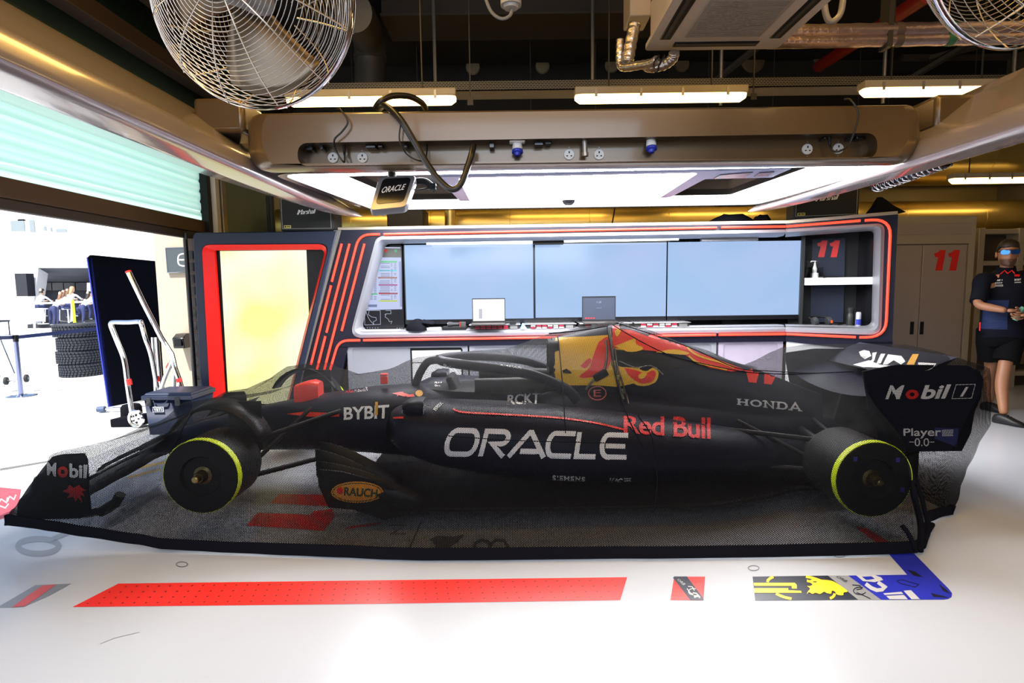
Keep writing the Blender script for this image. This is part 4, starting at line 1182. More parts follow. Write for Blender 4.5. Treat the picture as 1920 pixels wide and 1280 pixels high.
# red camera pods on the nose, sensor
b = MB(); b.loft([sect(x, YC - .03, w, z0, z1, 4, 20) for x, w, z0, z1 in ((-1.52, .07, .60, .745), (-1.46, .085, .59, .765), (-1.40, .08, .60, .775), (-1.355, .06, .61, .76))]); b.build('nose_sensor_cover', M_redp, car, smooth=40)
b = MB(); b.obox((-.90, YC - .05, .77), .05, .03, .055); b.obox((-.90, YC - .05, .81), .05, .05, .012); b.build('nose_camera', M_redp, car, bevel=.005)
# front wing
b = MB()
for k, (x, z, ch, tilt) in enumerate(((-2.66, .215, .24, .05), (-2.51, .27, .17, .30), (-2.40, .335, .13, .50), (-2.31, .40, .10, .65))):
    rings = []
    for i in range(25):
        d = -.92 + 1.84*i/24
        ad = abs(d)
        sw = .10*max(0, .2-ad)/.2 - .0; drop = -.03*math.cos(min(ad, .92)/.92*PI)
        lx = x - .18*(1-ad) + .02; lz = z + drop*.6
        c_, s_ = math.cos(tilt), math.sin(tilt)
        prof = [(0, 0), (.25, .09), (.6, .085), (1, .0), (.6, -.03), (.25, -.06)]
        rings.append([(lx + (u*ch*c_ - v*ch*s_), YC + d, lz + (u*ch*s_ + v*ch*c_)) for u, v in prof])
    b.loft(rings)
b.build('front_wing', M_body2, car, smooth=50)
endp = []
for s in (-1, 1):
    b = MB()
    pp = [(-2.755, .155), (-2.745, .25), (-2.68, .34), (-2.59, .45), (-2.535, .51), (-2.48, .522), (-2.36, .526), (-2.345, .49), (-2.345, .20), (-2.40, .16)]
    b.prism([(x, YC + s*(.935 - .03*(z-.2)), z) for x, z in pp], (0, s*-.014, 0)); eo = b.build('front_wing_endplate', M_body2, car, bevel=.004); endp.append(eo)
    b = MB(); b.loft([[(x, YC + s*d, z) for d, z in ((.91, z0), (.955, z0 + .02), (.93, z0 + .05), (.90, z0 + .03))] for x, z0 in ((-2.70, .15), (-2.55, .15), (-2.38, .155), (-2.25, .18), (-2.19, .24))]); b.build('endplate_footplate', M_body2, car)
    b = MB(); b.tube([(-2.30, YC + s*.92, .19), (-2.21, YC + s*.92, .24), (-2.18, YC + s*.92, .29)], .028, 8); b.build('footplate_tip', M_black, car)
# wheels: bare rollers in place of the tyres, lime band at the outer edge
def wheel(x, s, w, zc=.395, R=.198):
    yo = YC + s*1.0                     # outer face
    ax = Vector((0, s, 0))
    o = Vector((x, yo, zc))
    b = MB(); b.lathe([(.0, -w), (R*.6, -w), (R*.97, -w), (R, -w + .02), (R, -.03), (R*.995, -.008), (R*.96, 0), (R*.55, -.004), (R*.5, -.02), (.05, -.026), (0, -.026)], o, ax, 56); wo = b.build('wheel', M_black, car, smooth=40)
    b = MB(); b.lathe([(R + .001, -.046), (R + .0025, -.045), (R + .0025, -.010), (R + .001, -.007), (R*.99, -.0065)], o, ax, 64, caps=False); b.build('lime_band', M_lime, wo, smooth=40)
    b = MB(); b.lathe([(.0, .02), (.026, .02), (.03, .01), (.034, -.02), (.05, -.026)], o, ax, 20, caps=False); b.lathe([(0, .055), (.012, .055), (.018, .05), (.02, .02), (0, .02)], o, ax, 14); b.build('wheel_nut', mat('bronze_nut', (.16, .12, .05), .35, .9), wo, smooth=30)
    b = MB()
    for k in (range(3) if x > 0 else ()):
        a = .75 + PI/2*k*(1 if k < 2 else 1.65)
        b.obox(o + Vector((math.cos(a)*R*.78, s*.001, math.sin(a)*R*.78)), .02, .004, .024)
    if b.v: b.build('wheel_mark', mat('blue_print', (.03, .04, .28), .5), wo)
    # brake drum behind
    b = MB(); b.lathe([(0, -w-.12), (.14, -w-.12), (.15, -w), (0, -w)], o, ax, 30); b.build('brake_drum', M_body2, wo, smooth=40)
    return o
for s in (-1, 1):
    wheel(-1.686, s, .30, .41, .203); wheel(1.944, s, .36, .347, .207)
    # winglet over the front wheel
    b = MB(); rows = []
    for i in range(13):
        a = math.radians(150 - 130*i/12)
        r0 = .345
        rows.append([(-1.73 + r0*math.cos(a)*.86, YC + s*d, .44 + r0*math.sin(a)*(.93 - .05*(d-.66)/.1)) for d in (.62, .70, .78)])
    b.loft(rows, closed=False); o = b.build('wheel_winglet', M_body2, car, smooth=80)
    so = o.modifiers.new('thickness', 'SOLIDIFY'); so.thickness = .012
    b = MB(); b.obox((-1.60, YC + s*.64, .60), .20, .012, .30); b.build('brake_duct', M_body2, car, bevel=.004)
    # suspension
    b = MB()
    for (p0, p1, r) in (((-1.15, .26, .60), (-1.62, .72, .50), .016), ((-1.75, .20, .56), (-1.66, .72, .50), .016), ((-1.1, .26, .33), (-1.62, .72, .30), .016), ((-1.85, .18, .33), (-1.66, .72, .30), .016), ((-1.35, .24, .62), (-1.64, .70, .30), .014), ((-1.72, .22, .42), (-1.74, .72, .42), .013),
        ((1.35, .30, .46), (1.9, .64, .46), .016), ((2.1, .10, .46), (1.96, .64, .46), .016), ((1.3, .34, .24), (1.9, .64, .28), .016), ((2.15, .10, .26), (1.96, .64, .28), .016), ((1.5, .26, .5), (1.9, .62, .30), .014)):
        b.tube([(p0[0], YC + s*p0[1], p0[2]), (p1[0], YC + s*p1[1], p1[2])], r, 8)
    b.build('suspension_arms', M_body2, car, smooth=60)
    b = MB(); b.tube([(2.0, YC, .40), (1.93, YC + s*.62, .40)], .03, 12); b.build('drive_shaft', M_body2, car)
# rear wing
rwe = []
for s in (-1, 1):
    b = MB()
    pp = [(2.17, .86), (2.22, .62), (2.28, .50), (2.30, .345), (2.82, .345), (2.87, .46), (2.885, .60), (2.915, .68), (2.925, .80), (2.90, .85), (2.84, .885), (2.40, .895)]
    b.prism([(x, YC + s*(.50 - (.03 if z > .88 else 0)), z) for x, z in pp], (0, s*-.012, 0)); rwe.append(b.build('rear_wing_endplate', M_body, car, bevel=.004))
b = MB()
for (x, z, ch, tilt) in ((2.24, .70, .34, .30), (2.50, .80, .30, .48)):
    rings = []
    for i in range(13):
        d = -.485 + .97*i/12; ad = abs(d)/.485
        lz = z - .05*(1 - ad**2)*(x < 2.4)
        c_, s_ = math.cos(tilt), math.sin(tilt)
        prof = [(0, 0), (.25, .05), (.6, .05), (1, .0), (.6, -.05), (.25, -.08)]
        rings.append([(x + (u*ch*c_ - v*ch*s_), YC + d, lz + (u*ch*s_ + v*ch*c_)) for u, v in prof])
    b.loft(rings)
rwing = b.build('rear_wing', M_body, car, smooth=50)
b = MB(); rings = []
for i in range(9):
    d = -.48 + .96*i/8
    rings.append([(2.36 + u*.26, YC + d, .40 + .07*u + v*.02) for u, v in ((0, 0), (.3, .8), (1, .2), (.6, -.4), (.25, -.6))])
b.loft(rings); b.build('beam_wing', M_body2, car, smooth=50)
b = MB(); b.prism([(2.26, YC - .012, .30), (2.40, YC - .012, .30), (2.46, YC - .012, .70), (2.36, YC - .012, .70)], (0, .024, 0)); b.build('wing_pylon', M_body2, car)
b = MB()
for s in (-1, 1):
    b.prism([(1.85, YC + s*.5, .13), (2.55, YC + s*.5, .36), (2.55, YC + s*.5, .13)], (0, s*-.012, 0))
b.prism([(1.8, YC - .5, .13), (2.55, YC - .5, .34), (2.55, YC + .5, .34), (1.8, YC + .5, .13)], (0, 0, .012)); b.build('diffuser', M_body2, car)
# stands under the chassis
for x in (-.9, 1.5):
    b = MB(); b.box((x - .1, YC - .25, .012), (x + .1, YC + .25, .03)); b.box((x - .06, YC - .2, .03), (x + .06, YC + .2, .114)); b.build('support_stand', M_steel, car)
# ------------------------------------------------------------------ livery: paint and lettering laid on the bodywork
body = Caster([mono, eng] + pods + [halo])
LT = 9
def decal(name, shape, m, on=body, L=LT, off=.003, parent=car): return paint(name, shape, on, m, parent, off, L)
# yellow airbox flank and red engine cover
eng_on = Caster([eng, mono] + pods)
# umbilical lines hanging from the airbox down the flank
def on_flank(pts, r, nm, m, n=8):
    path = []
    for p in smooth_path([(x, y, 0) for x, y in pts], n):
        r_ = eng_on(p.x, p.y)
        if r_ and (not path or (r_[0] - path[-1]).length < .3): path.append(r_[0] + r_[1]*.018)
    b = MB(); b.tube(path, r, 8); return b.build(nm, m, car, smooth=80)
M_braid = mat('braided_line', (.20, .19, .16), .45, .6, var=.5, scale=120)
on_flank([(1142, 620), (1146, 655), (1152, 690), (1160, 722), (1168, 752)], .011, 'umbilical_line', M_braid)
on_flank([(1136, 640), (1137, 672), (1130, 700), (1112, 712), (1098, 728)], .008, 'umbilical_line', M_braid)
on_flank([(1152, 655), (1158, 690), (1168, 720), (1178, 760)], .006, 'umbilical_line', M_braid)
for (x, y) in ((1150, 682), (1157, 706), (1166, 738)):
    r_ = eng_on(x, y)
    if r_: b = MB(); b.obox(r_[0] + r_[1]*.022, .028, .024, .034); b.build('line_coupling', mat('gold_fitting', (.45, .40, .15), .35, .8), car, bevel=.003)
on_flank([(1160, 678), (1190, 690), (1220, 688), (1242, 704)], .004, 'umbilical_line', M_braid)
r_ = eng_on(1126, 702)
b = MB(); b.obox(r_[0] + r_[1]*.02, .10, .03, .05, Matrix.Rotation(-.5, 3, 'Y')); b.build('line_clamp', M_body2, car, bevel=.008)
decal('yellow_patch', poly2d([(1008, 707), (1036, 708), (1032, 690), (1032, 640), (1036, 633), (1100, 631), (1140, 628), (1196, 660), (1200, 690), (1190, 718), (1160, 725), (1120, 722), (1062, 722), (1040, 720)]), M_yel2, eng_on)
decal('red_patch', poly2d([(1148, 604), (1175, 607), (1240, 630), (1310, 662), (1398, 694), (1370, 697), (1330, 690), (1300, 676), (1280, 664), (1240, 660), (1200, 656), (1148, 652)]), M_redp, eng_on, off=.006)
# the charging bull: horns, shoulder flames and legs as red shapes with a yellow rim
def blob(pts, n=6): return poly2d([(p.x, p.y) for p in smooth_path([(x, y, 0) for x, y in pts] + [(pts[0][0], pts[0][1], 0)], n)][:-1])
decal('red_flame', blob([(1122, 642), (1140, 632), (1150, 652), (1140, 690), (1120, 704), (1092, 708), (1088, 703), (1104, 690), (1112, 668)]), M_redp, eng_on, off=.006)
decal('red_flame', blob([(1088, 686), (1104, 672), (1108, 678), (1098, 690)]), M_redp, eng_on, off=.006)
decal('yellow_rim', blob([(1162, 688), (1190, 690), (1210, 696), (1224, 690), (1234, 698), (1230, 714), (1214, 722), (1196, 722), (1180, 712), (1170, 704)]), M_yel2, eng_on, off=.006)
decal('red_hoof', blob([(1170, 690), (1190, 694), (1209, 700), (1222, 695), (1229, 700), (1224, 713), (1210, 718), (1198, 717), (1184, 708), (1176, 700)]), M_redp, eng_on, off=.009)
decal('yellow_rim', blob([(1196, 704), (1204, 699), (1212, 702), (1206, 708), (1198, 709)]), M_yel2, eng_on, off=.012)
for pts in ([(1150, 648), (1168, 652), (1182, 645), (1190, 634), (1192, 646), (1204, 652), (1200, 658), (1176, 660)], [(1152, 622), (1160, 616), (1163, 622), (1156, 632)], [(1188, 610), (1193, 608), (1192, 616)],
            [(1228, 661), (1262, 656), (1290, 662), (1284, 666), (1256, 664)]):
    decal('yellow_flame', blob(pts, 4), M_yel2, eng_on, off=.009)
for ln in ([(1286, 650), (1298, 662), (1320, 672), (1350, 680), (1376, 690)], [(1290, 668), (1306, 680), (1330, 686), (1362, 694)]):
    decal('yellow_streak', stroke2d([[(p.x, p.y) for p in smooth_path([(x, y, 0) for x, y in ln], 5)]], 3.2), M_yel2, eng_on, off=.009)
decal('black_patch', blob([(1150, 655), (1200, 660), (1258, 668), (1300, 682), (1260, 690), (1210, 688), (1160, 686)]), M_body2, eng_on, off=.0045)
decal('intake_slot', poly2d([(1054, 694), (1062, 691), (1070, 696), (1072, 700), (1056, 699)]), M_body2, eng_on, off=.006)
decal('red_number', in_quad(ELEVEN, ((1393, 690), (1462, 692), (1455, 722), (1400, 716))), M_redp, eng_on)
# red coach line
decal('red_line', stroke2d([[(p.x, p.y) for p in smooth_path([(850, 767, 0), (868, 773, 0), (940, 777, 0), (1040, 783, 0), (1110, 792, 0), (1172, 806, 0)], 8)]], 3.2), M_redp)
# ORACLE drawn as wide rounded strokes
def oracle(q):
    W = .175
    L_ = []
    L_.append([(p[0], p[1]) for p in ([(.30, .07), (.34, .07)] and [])])
    shapes = []
    def up(pts): return pts
    O = arc(.28, .5, .21, .43, 90, 270, 10) + arc(.72, .5, .21, .43, -90, 90, 10)
    O.append(O[0]); 
    R = [[(0.07, 0), (0.07, .93), (.70, .93)] + arc(.70, .70, .23, .23, 80, -90, 8) + [(.38, .47), (.90, .0)]]
    A = [[(.0, 0), (.47, .93), (.53, .93), (1.0, 0)], [(.30, .22), (.86, .22)]]
    C = [[(1.0, .93), (.30, .93)] + arc(.30, .5, .23, .43, 100, 260, 8) + [(.30, .07), (.95, .07)]]
    Lc = [[(.07, 1), (.07, .07), (.92, .07)]]
    E = [[(1.0, .93), (.30, .93)] + arc(.30, .5, .23, .43, 100, 260, 8) + [(.30, .07), (1.0, .07)], [(.2, .5), (.92, .5)]]
    x = 0; v, f = [], []
    for g, w, adv in (([O], 1.40, 1.52), (R, 1.10, 1.20), (A, 1.42, 1.42), (C, 1.15, 1.24), (Lc, .92, .98), (E, 1.12, 1.1)):
        lines = [[(x + px_*w, py_) for px_, py_ in ln] for ln in g]
        vv, ff = stroke2d(lines, W + .02); b_ = len(v); v += vv; f += [tuple(i + b_ for i in t_) for t_ in ff]
        x += adv
    v = [(a + .18*c, c) for a, c in v]
    return in_quad(fit((v, f)), q)
decal('sponsor_lettering', oracle(((838, 801), (1178, 812), (1183, 864), (830, 857))), M_txtw, L=7, off=.004)
def word(s, q, m=M_txtw, bold=.0, shear=0., space=1., on=body, L=LT, off=.004, name='sponsor_lettering', parent=car):
    return decal(name, in_quad(fit(text2d(s, bold, shear, space)), q), m, on, L, off, parent)
word('BYBIT', ((645, 764), (730, 759), (729, 784), (645, 787)), bold=.025)
decal('sponsor_lettering', poly2d([(704, 754), (709, 754), (709, 778), (704, 779)]), mat('print_orange', (.75, .38, .03), .5), off=.006)
word('RCKT', ((952, 741), (1013, 735), (1012, 757), (951, 758)), bold=.03)
word('Red Bull', ((1169, 779), (1332, 783), (1332, 824), (1169, 812)), M_txtr, bold=.02, space=.95)
def honda(q):
    G = [([[(.16, 0), (.16, 1)], [(.74, 0), (.74, 1)], [(.16, .5), (.74, .5)]], [(.16, 0), (.16, 1), (.74, 0), (.74, 1)], .90),
         ([arc(.48, .5, .36, .42, 0, 360, 20)], [], .96),
         ([[(.16, 0), (.16, .96), (.74, .04), (.74, 1)]], [(.16, 0), (.12, 1), (.74, 1)], .92),
         ([[(.16, .07), (.16, .93), (.45, .93)] + arc(.45, .5, .33, .43, 85, -85, 10) + [(.45, .07), (.16, .07)]], [(.14, 0), (.14, 1)], .90),
         ([[(.10, 0), (.46, 1.0), (.84, 0)], [(.26, .32), (.68, .32)]], [(.10, 0), (.84, 0)], .94)]
    v, f, x = [], [], 0
    for ls, se, adv in G:
        for sh_ in (stroke2d([[(x + a, c) for a, c in l] for l in ls], .19), stroke2d([[(x + a - .17, .06 if c == 0 else .94), (x + a + .17, .06 if c == 0 else .94)] for a, c in se], .13)):
            b_ = len(v); v += sh_[0]; f += [tuple(i + b_ for i in t_) for t_ in sh_[1]]
        x += adv + .08
    return in_quad(fit((v, f)), q)
decal('sponsor_lettering', honda(((1381, 744), (1504, 754), (1504, 773), (1381, 760))), M_txtw)
# slab serifs of the lettering
for (x0, x1) in ((1381, 1391), (1394, 1403)):
    pass
word('SIEMENS', ((1036, 889), (1097, 892), (1097, 903), (1036, 900)), bold=.035, space=1.15, L=None, off=.006)
word('HRC', ((1141, 894), (1168, 895), (1166, 905), (1140, 904)), bold=.04, shear=.3, L=None, off=.006)
decal('sponsor_lettering', stroke2d([[(1170, 896), (1183, 896)], [(1170, 899), (1182, 899)], [(1170, 902), (1183, 902)]], 1.4), M_txtw)
word('AVATRADE', ((939, 681), (978, 688), (978, 692), (938, 686)), bold=.01, on=Caster([halo, mono, eng]))
word('e.Dams' if False else 'Visa Cash', ((895, 686), (930, 687), (930, 691), (895, 690)), bold=.01) if False else None
decal('warning_ring', stroke2d([arc(1120, 737, 16.5, 13, 0, 360, 28)], 1.8), mat('print_pink', (.75, .18, .16), .5))
word('E', ((1113, 730), (1127, 730), (1127, 744), (1113, 744)), mat('print_pink', (.75, .18, .16), .5), bold=.0)
# small prints on the nose and cockpit side
for s, q_, m_ in (('TAG', ((640, 731), (662, 728), (662, 735), (640, 738)), M_txtr), ('HEUER', ((664, 728), (690, 725), (690, 732), (664, 735)), M_txtw), ('11', ((745, 737), (756, 735), (756, 741), (745, 743)), M_redp),
                  ('PERSOL', ((812, 768), (826, 752), (831, 756), (818, 771)), M_txtw), ('au', ((815, 716), (828, 716), (828, 724), (815, 724)), M_txtw), ('9si', ((832, 681), (846, 685), (846, 692), (832, 688)), M_txtw)):
    word(s, q_, m_, .012, on=body, L=None)
decal('gold_badge', poly2d(arc(786, 738, 7, 6, 0, 350, 14)), mat('print_orange', (.75, .38, .03), .5), off=.005)
for q_ in (((735, 738), (752, 735), (770, 741), (758, 744)), ((760, 742), (775, 739), (778, 744), (764, 745))):
    decal('red_print', poly2d(q_), M_redp, off=.004)
for q_ in (((537, 776), (570, 772), (637, 775), (637, 781), (580, 781)), ((530, 745), (560, 738), (600, 742), (570, 747), (540, 752)), ((737, 782), (756, 781), (758, 785), (738, 785))):
    decal('red_flash', poly2d(q_), M_redp, off=.004)
for ln in ([(885, 722), (910, 724), (938, 723)], [(845, 733), (866, 731), (900, 730)], ):
    decal('cockpit_line', stroke2d([ln], 2), M_redp if ln[0][0] == 885 else M_txtw)
# plates that stand on fences and wings
fen = Caster(fences)
fr_ = fences[0]
RP = FL(YC - .80)
def plate_on(Y): return on_plane(FL(Y))
b = MB(); b.slab(FL(YC - .795), [FL(YC - .795).uz(x, y) for x, y in ((598, 880), (640, 884), (720, 905), (778, 935), (770, 965), (720, 975), (660, 955), (622, 920))], 0, .012); fp = b.build('bargeboard', M_body2, car, bevel=.003)
onb = plate_on(YC - .795)
decal('orange_oval', poly2d(arc(670, 922, 49, 20, 0, 354, 40)), mat('print_orange2', (.80, .30, .02), .5), onb, None, .003)
decal('oval_line', stroke2d([arc(670, 922, 45.5, 17, 0, 360, 40)], 1.4), mat('print_green', (.02, .05, .02), .5), onb, None, .005)
word('RAUCH', ((646, 912), (709, 916), (707, 932), (645, 928)), mat('print_green', (.02, .05, .02), .5), .03, on=onb, L=None, off=.006)
decal('red_dot', poly2d(arc(638, 919, 6, 7, 0, 350, 14)), M_txtr, onb, None, .006)
# winged mark with small text below
v, f = stroke2d([[(750, 933), (753, 941), (760, 947), (767, 941), (770, 933)], [(754, 935), (760, 943), (766, 935)]], 2.4)
decal('winged_mark', (v, f), M_txtw, onb, None, .004)
word('CASTORE', ((750, 948), (771, 949), (771, 953), (750, 952)), bold=.01, on=onb, L=None)
# front wing endplate
on_near = Caster([endp[0]])
word('M', ((89, 866), (107, 867), (106, 893), (89, 890)), bold=.035, on=on_near, L=None)
word('o', ((109, 873), (129, 874), (128, 895), (109, 894)), M_txtr, .04, on=on_near, L=None)
word('bil', ((131, 868), (163, 871), (163, 896), (131, 895)), bold=.035, on=on_near, L=None)
decal('red_winged_horse', poly2d([(117, 920), (127, 916), (131, 908), (139, 913), (150, 908), (154, 914), (163, 918), (155, 921), (160, 930), (152, 927), (156, 944), (148, 932), (143, 940), (138, 930), (126, 934), (132, 925)]), M_txtr, on_near, None, .004)
# rear wing lettering
onr = Caster([rwe[0]])
word('M', ((1664, 722), (1695, 722), (1690, 748), (1659, 748)), bold=.03, shear=.15, on=onr, L=None)
word('o', ((1698, 730), (1722, 730), (1721, 748), (1697, 748)), M_txtr, .04, on=onr, L=None)
word('bil', ((1728, 722), (1783, 720), (1777, 747), (1725, 748)), bold=.03, shear=.15, on=onr, L=None)
word('1', ((1803, 725), (1815, 725), (1811, 743), (1799, 743)), bold=.02, shear=.25, on=onr, L=None)
decal('number_box', stroke2d([[(1792, 721), (1828, 720), (1821, 746), (1784, 747), (1792, 721)]], 1.1), M_txtw, onr, None)
word('Player', ((1693, 803), (1764, 801), (1763, 822), (1693, 821)), bold=.015, on=onr, L=None)
decal('blue_panel', poly2d([(1752, 801), (1797, 803), (1794, 838), (1752, 822)]), mat('print_blue', (.02, .03, .16), .5), onr, None, .002)
for k in range(5): decal('print_line', poly2d([(1765, 805.5 + 2.6*k), (1786, 805 + 2.6*k), (1786, 806.2 + 2.6*k), (1765, 806.7 + 2.6*k)]), M_txtw, onr, None, .005)
word('0.0', ((1714, 821), (1741, 821), (1741, 836), (1714, 836)), bold=.0, on=onr, L=None)
decal('print_line', poly2d([(1704, 827.5), (1713, 827.5), (1713, 828.7), (1704, 828.7)]), M_txtw, onr, None); decal('print_line', poly2d([(1742, 827.5), (1751, 827.5), (1751, 828.7), (1742, 828.7)]), M_txtw, onr, None)
# upper flap lettering, partly broken up
ont = Caster([rwing])
for pts in ([(1611, 660), (1620, 656), (1630, 658), (1634, 668), (1622, 674), (1626, 668), (1614, 668)], [(1636, 662), (1644, 660), (1640, 676), (1630, 686), (1626, 684), (1636, 674)], [(1652, 664), (1660, 663), (1652, 682), (1644, 682)], [(1665, 664), (1690, 667), (1698, 678), (1690, 684), (1676, 676), (1664, 684), (1656, 684)],
            [(1600, 684), (1630, 676), (1650, 684), (1690, 688), (1660, 690), (1620, 689)], [(1722, 680), (1756, 682), (1748, 690), (1734, 696), (1722, 692)]):
    decal('wing_lettering', poly2d(pts), M_txtw, ont, 12, .004)
decal('wing_stripe', poly2d([(1716, 656), (1727, 656), (1712, 690), (1697, 690)]), mat('print_orange', (.75, .38, .03), .5), ont, 12, .004)
# ================================================================== THE MESH COVER
STN = [  # x : near-half section as (distance from the centre line, height), hem first
 (-2.77, [(.965, .14), (.965, .17), (.950, .22), (.60, .27), (0, .32)]),
 (-2.72, [(.968, .135), (.966, .22), (.950, .285), (.55, .35), (0, .38)]),
 (-2.63, [(.972, .125), (.968, .26), (.948, .405), (.55, .40), (0, .42)]),
 (-2.53, [(.978, .11), (.972, .30), (.946, .535), (.50, .48), (0, .45)]),
 (-2.35, [(.985, .08), (.978, .32), (.942, .552), (.50, .53), (0, .53)]),
 (-2.05, [(1.00, .04), (.995, .32), (.88, .665), (.45, .63), (0, .60)]),
 (-1.90, [(1.022, .022), (1.024, .58), (.76, .770), (.40, .71), (0, .64)]),
 (-1.72, [(1.032, .015), (1.028, .70), (.75, .795), (.40, .74), (0, .67)]),
 (-1.55, [(1.05, .012), (1.028, .68), (.75, .795), (.36, .755), (0, .73)]),
 (-1.45, [(1.06, .012), (1.026, .54), (.72, .755), (.30, .78), (0, .79)]),
 (-1.20, [(1.09, .012), (1.00, .36), (.66, .69), (.28, .76), (0, .775)]),
 (-.90, [(1.12, .012), (.95, .32), (.66, .68), (.25, .80), (0, .835)]),
 (-.66, [(1.15, .012), (.92, .38), (.74, .735), (.25, .88), (0, .925)]),
 (-.45, [(1.165, .012), (.91, .42), (.78, .74), (.26, .925), (0, .945)]),
 (-.05, [(1.17, .012), (.90, .42), (.77, .72), (.32, .93), (0, .975)]),
 (.28, [(1.17, .012), (.90, .40), (.76, .685), (.18, 1.03), (0, 1.08)]),
 (.55, [(1.17, .012), (.89, .38), (.74, .65), (.16, 1.08), (0, 1.13)]),
 (.72, [(1.175, .012), (.89, .36), (.73, .63), (.14, 1.11), (0, 1.17)]),
 (.90, [(1.175, .012), (.89, .34), (.72, .61), (.13, 1.08), (0, 1.115)]),
 (1.30, [(1.175, .012), (.92, .34), (.68, .56), (.12, .93), (0, .972)]),
 (1.62, [(1.17, .012), (1.00, .36), (.68, .56), (.15, .80), (0, .848)]),
 (1.76, [(1.165, .012), (1.030, .56), (.84, .64), (.25, .77), (0, .82)]),
 (1.93, [(1.16, .012), (1.032, .62), (.88, .68), (.48, .80), (0, .825)]),
 (2.08, [(1.15, .012), (1.032, .56), (.82, .68), (.50, .875), (0, .89)]),
 (2.16, [(1.08, .012), (.98, .34), (.62, .64), (.520, .905), (0, .925)]),
 (2.28, [(.95, .012), (.80, .24), (.54, .50), (.520, .92), (0, .945)]),
 (2.46, [(.77, .012), (.64, .22), (.530, .45), (.520, .925), (0, .955)]),
 (2.80, [(.70, .012), (.60, .22), (.525, .45), (.505, .925), (0, .965)]),
 (2.97, [(.68, .012), (.58, .22), (.520, .45), (.495, .875), (0, .92)]),
]
def round_section(pts, M):
    q_ = [Vector((d, z, 0)) for d, z in pts]
    full = q_ + [Vector((-p.x, p.y, 0)) for p in reversed(q_[:-1])]
    # light corner cutting, ends kept
    out = [full[0]]
    for i in range(1, len(full)-1):
        p, a, c = full[i], full[i-1], full[i+1]
        t = .16
        out += [p + (a-p)*t, p*.72 + (p + (a-p)*t)*.14 + (p + (c-p)*t)*.14, p + (c-p)*t]
    out.append(full[-1])
    # resample with a fixed share of points per original span so seams stay put
    L = [0]
    for i in range(1, len(out)): L.append(L[-1] + (out[i]-out[i-1]).length)
    res = []
    j = 0
    for k in range(M):
        s = L[-1]*k/(M-1)
        while j < len(L)-2 and L[j+1] < s: j += 1
        t = (s - L[j])/max(L[j+1]-L[j], 1e-9)
        res.append(out[j]*(1-t) + out[j+1]*t)
    return np.array([(p.x, p.y) for p in res])
MV = 150
SX = np.array([s[0] for s in STN])
SS = np.array([round_section(s[1], MV) for s in STN])
xs = np.arange(-2.77, 2.9701, .028)
rows = []
for x in xs:
    k = int(min(max(np.searchsorted(SX, x) - 1, 0), len(SX)-2)); t = (x - SX[k])/(SX[k+1]-SX[k]); t = min(max(t, 0), 1)
    t = .6*t + .4*t*t*(3-2*t)
    rows.append(SS[k]*(1-t) + SS[k+1]*t)
rows = np.array(rows)                          # (nx, MV, 2)
V3 = np.zeros((len(xs), MV, 3))
V3[:, :, 0] = xs[:, None]; V3[:, :, 1] = YC - rows[:, :, 0]; V3[:, :, 2] = rows[:, :, 1]
# lean the front edge: bottom of the nose end reaches further forward than the top
# folds: soft noise, stronger where the cloth hangs free
for i in range(len(xs)):
    for j in range(MV):
        x, y, z = V3[i, j]
        s = j/(MV-1)
        near = min(s, 1-s)
        edge = min(near/.03, 1.0)
        n1 = noise.noise((x*2.2, s*9, 3.1)); n2 = noise.noise((x*5.5 + z*3, s*20 - x*4, 8.7)); n3 = noise.noise((x*1.1 + s*8, x*7 - s*30, 1.0))
        amp = .007*n1 + .0045*n2 + .005*abs(n3)
        if x > 2.15 and z < .9:
            k = min((x-2.15)/.2, 1)
            amp += k*.013*math.sin(x*46 + 5*n1 - z*7) * min((.93-z)/.2, 1) * min(z/.1, 1)
        sgn = -1 if s < .5 else 1
        flat = 1 - abs(.5 - s)*2               # 1 at the ridge, 0 at the hems
        V3[i, j, 1] += sgn*abs(amp)*edge*(1 - min(flat*1.6, 1)*.9)
        V3[i, j, 2] += abs(amp)*edge*min(flat*1.6, 1)
nxs = len(xs)
# the tail hangs inwards towards the floor
for i in range(nxs):
    if xs[i] > 2.42:
        V3[i, :, 0] -= (xs[i] - 2.42)*.62*np.clip(1 - V3[i, :, 2]/.52, 0, 1)
# end curtains: rear falls to the floor, front falls to the wing
def curtain(base, target_x, zlow, K, sag=0):
    out = []
    for k in range(1, K+1):
        f = k/K
        r = base.copy()
        r[:, 2] = base[:, 2]*(1-f) + np.minimum(base[:, 2], zlow)*f
        r[:, 0] = base[:, 0] + (target_x - base[:, 0])*(f**.8) + .012*np.sin(base[:, 1]*38)*math.sin(f*PI)
        out.append(r)
    return out
fr_c = list(reversed(curtain(V3[0], -2.79, .14, 10)))
re_c = curtain(V3[-1], 2.64, .014, 22)
allr = fr_c + [V3[i] for i in range(nxs)] + re_c
A = np.array(allr); nr = len(A)
mid = MV//4
u = np.concatenate([[0], np.cumsum(np.linalg.norm(np.diff(A[:, mid], axis=0), axis=1))])
vv = np.concatenate([np.zeros((nr, 1)), np.cumsum(np.linalg.norm(np.diff(A, axis=1), axis=2), axis=1)], axis=1)
verts = [tuple(A[i, j]) for i in range(nr) for j in range(MV)]
uvs = [(float(u[i]), float(vv[i, j])) for i in range(nr) for j in range(MV)]
faces = [(i*MV+j, i*MV+j+1, (i+1)*MV+j+1, (i+1)*MV+j) for i in range(nr-1) for j in range(MV-1)]

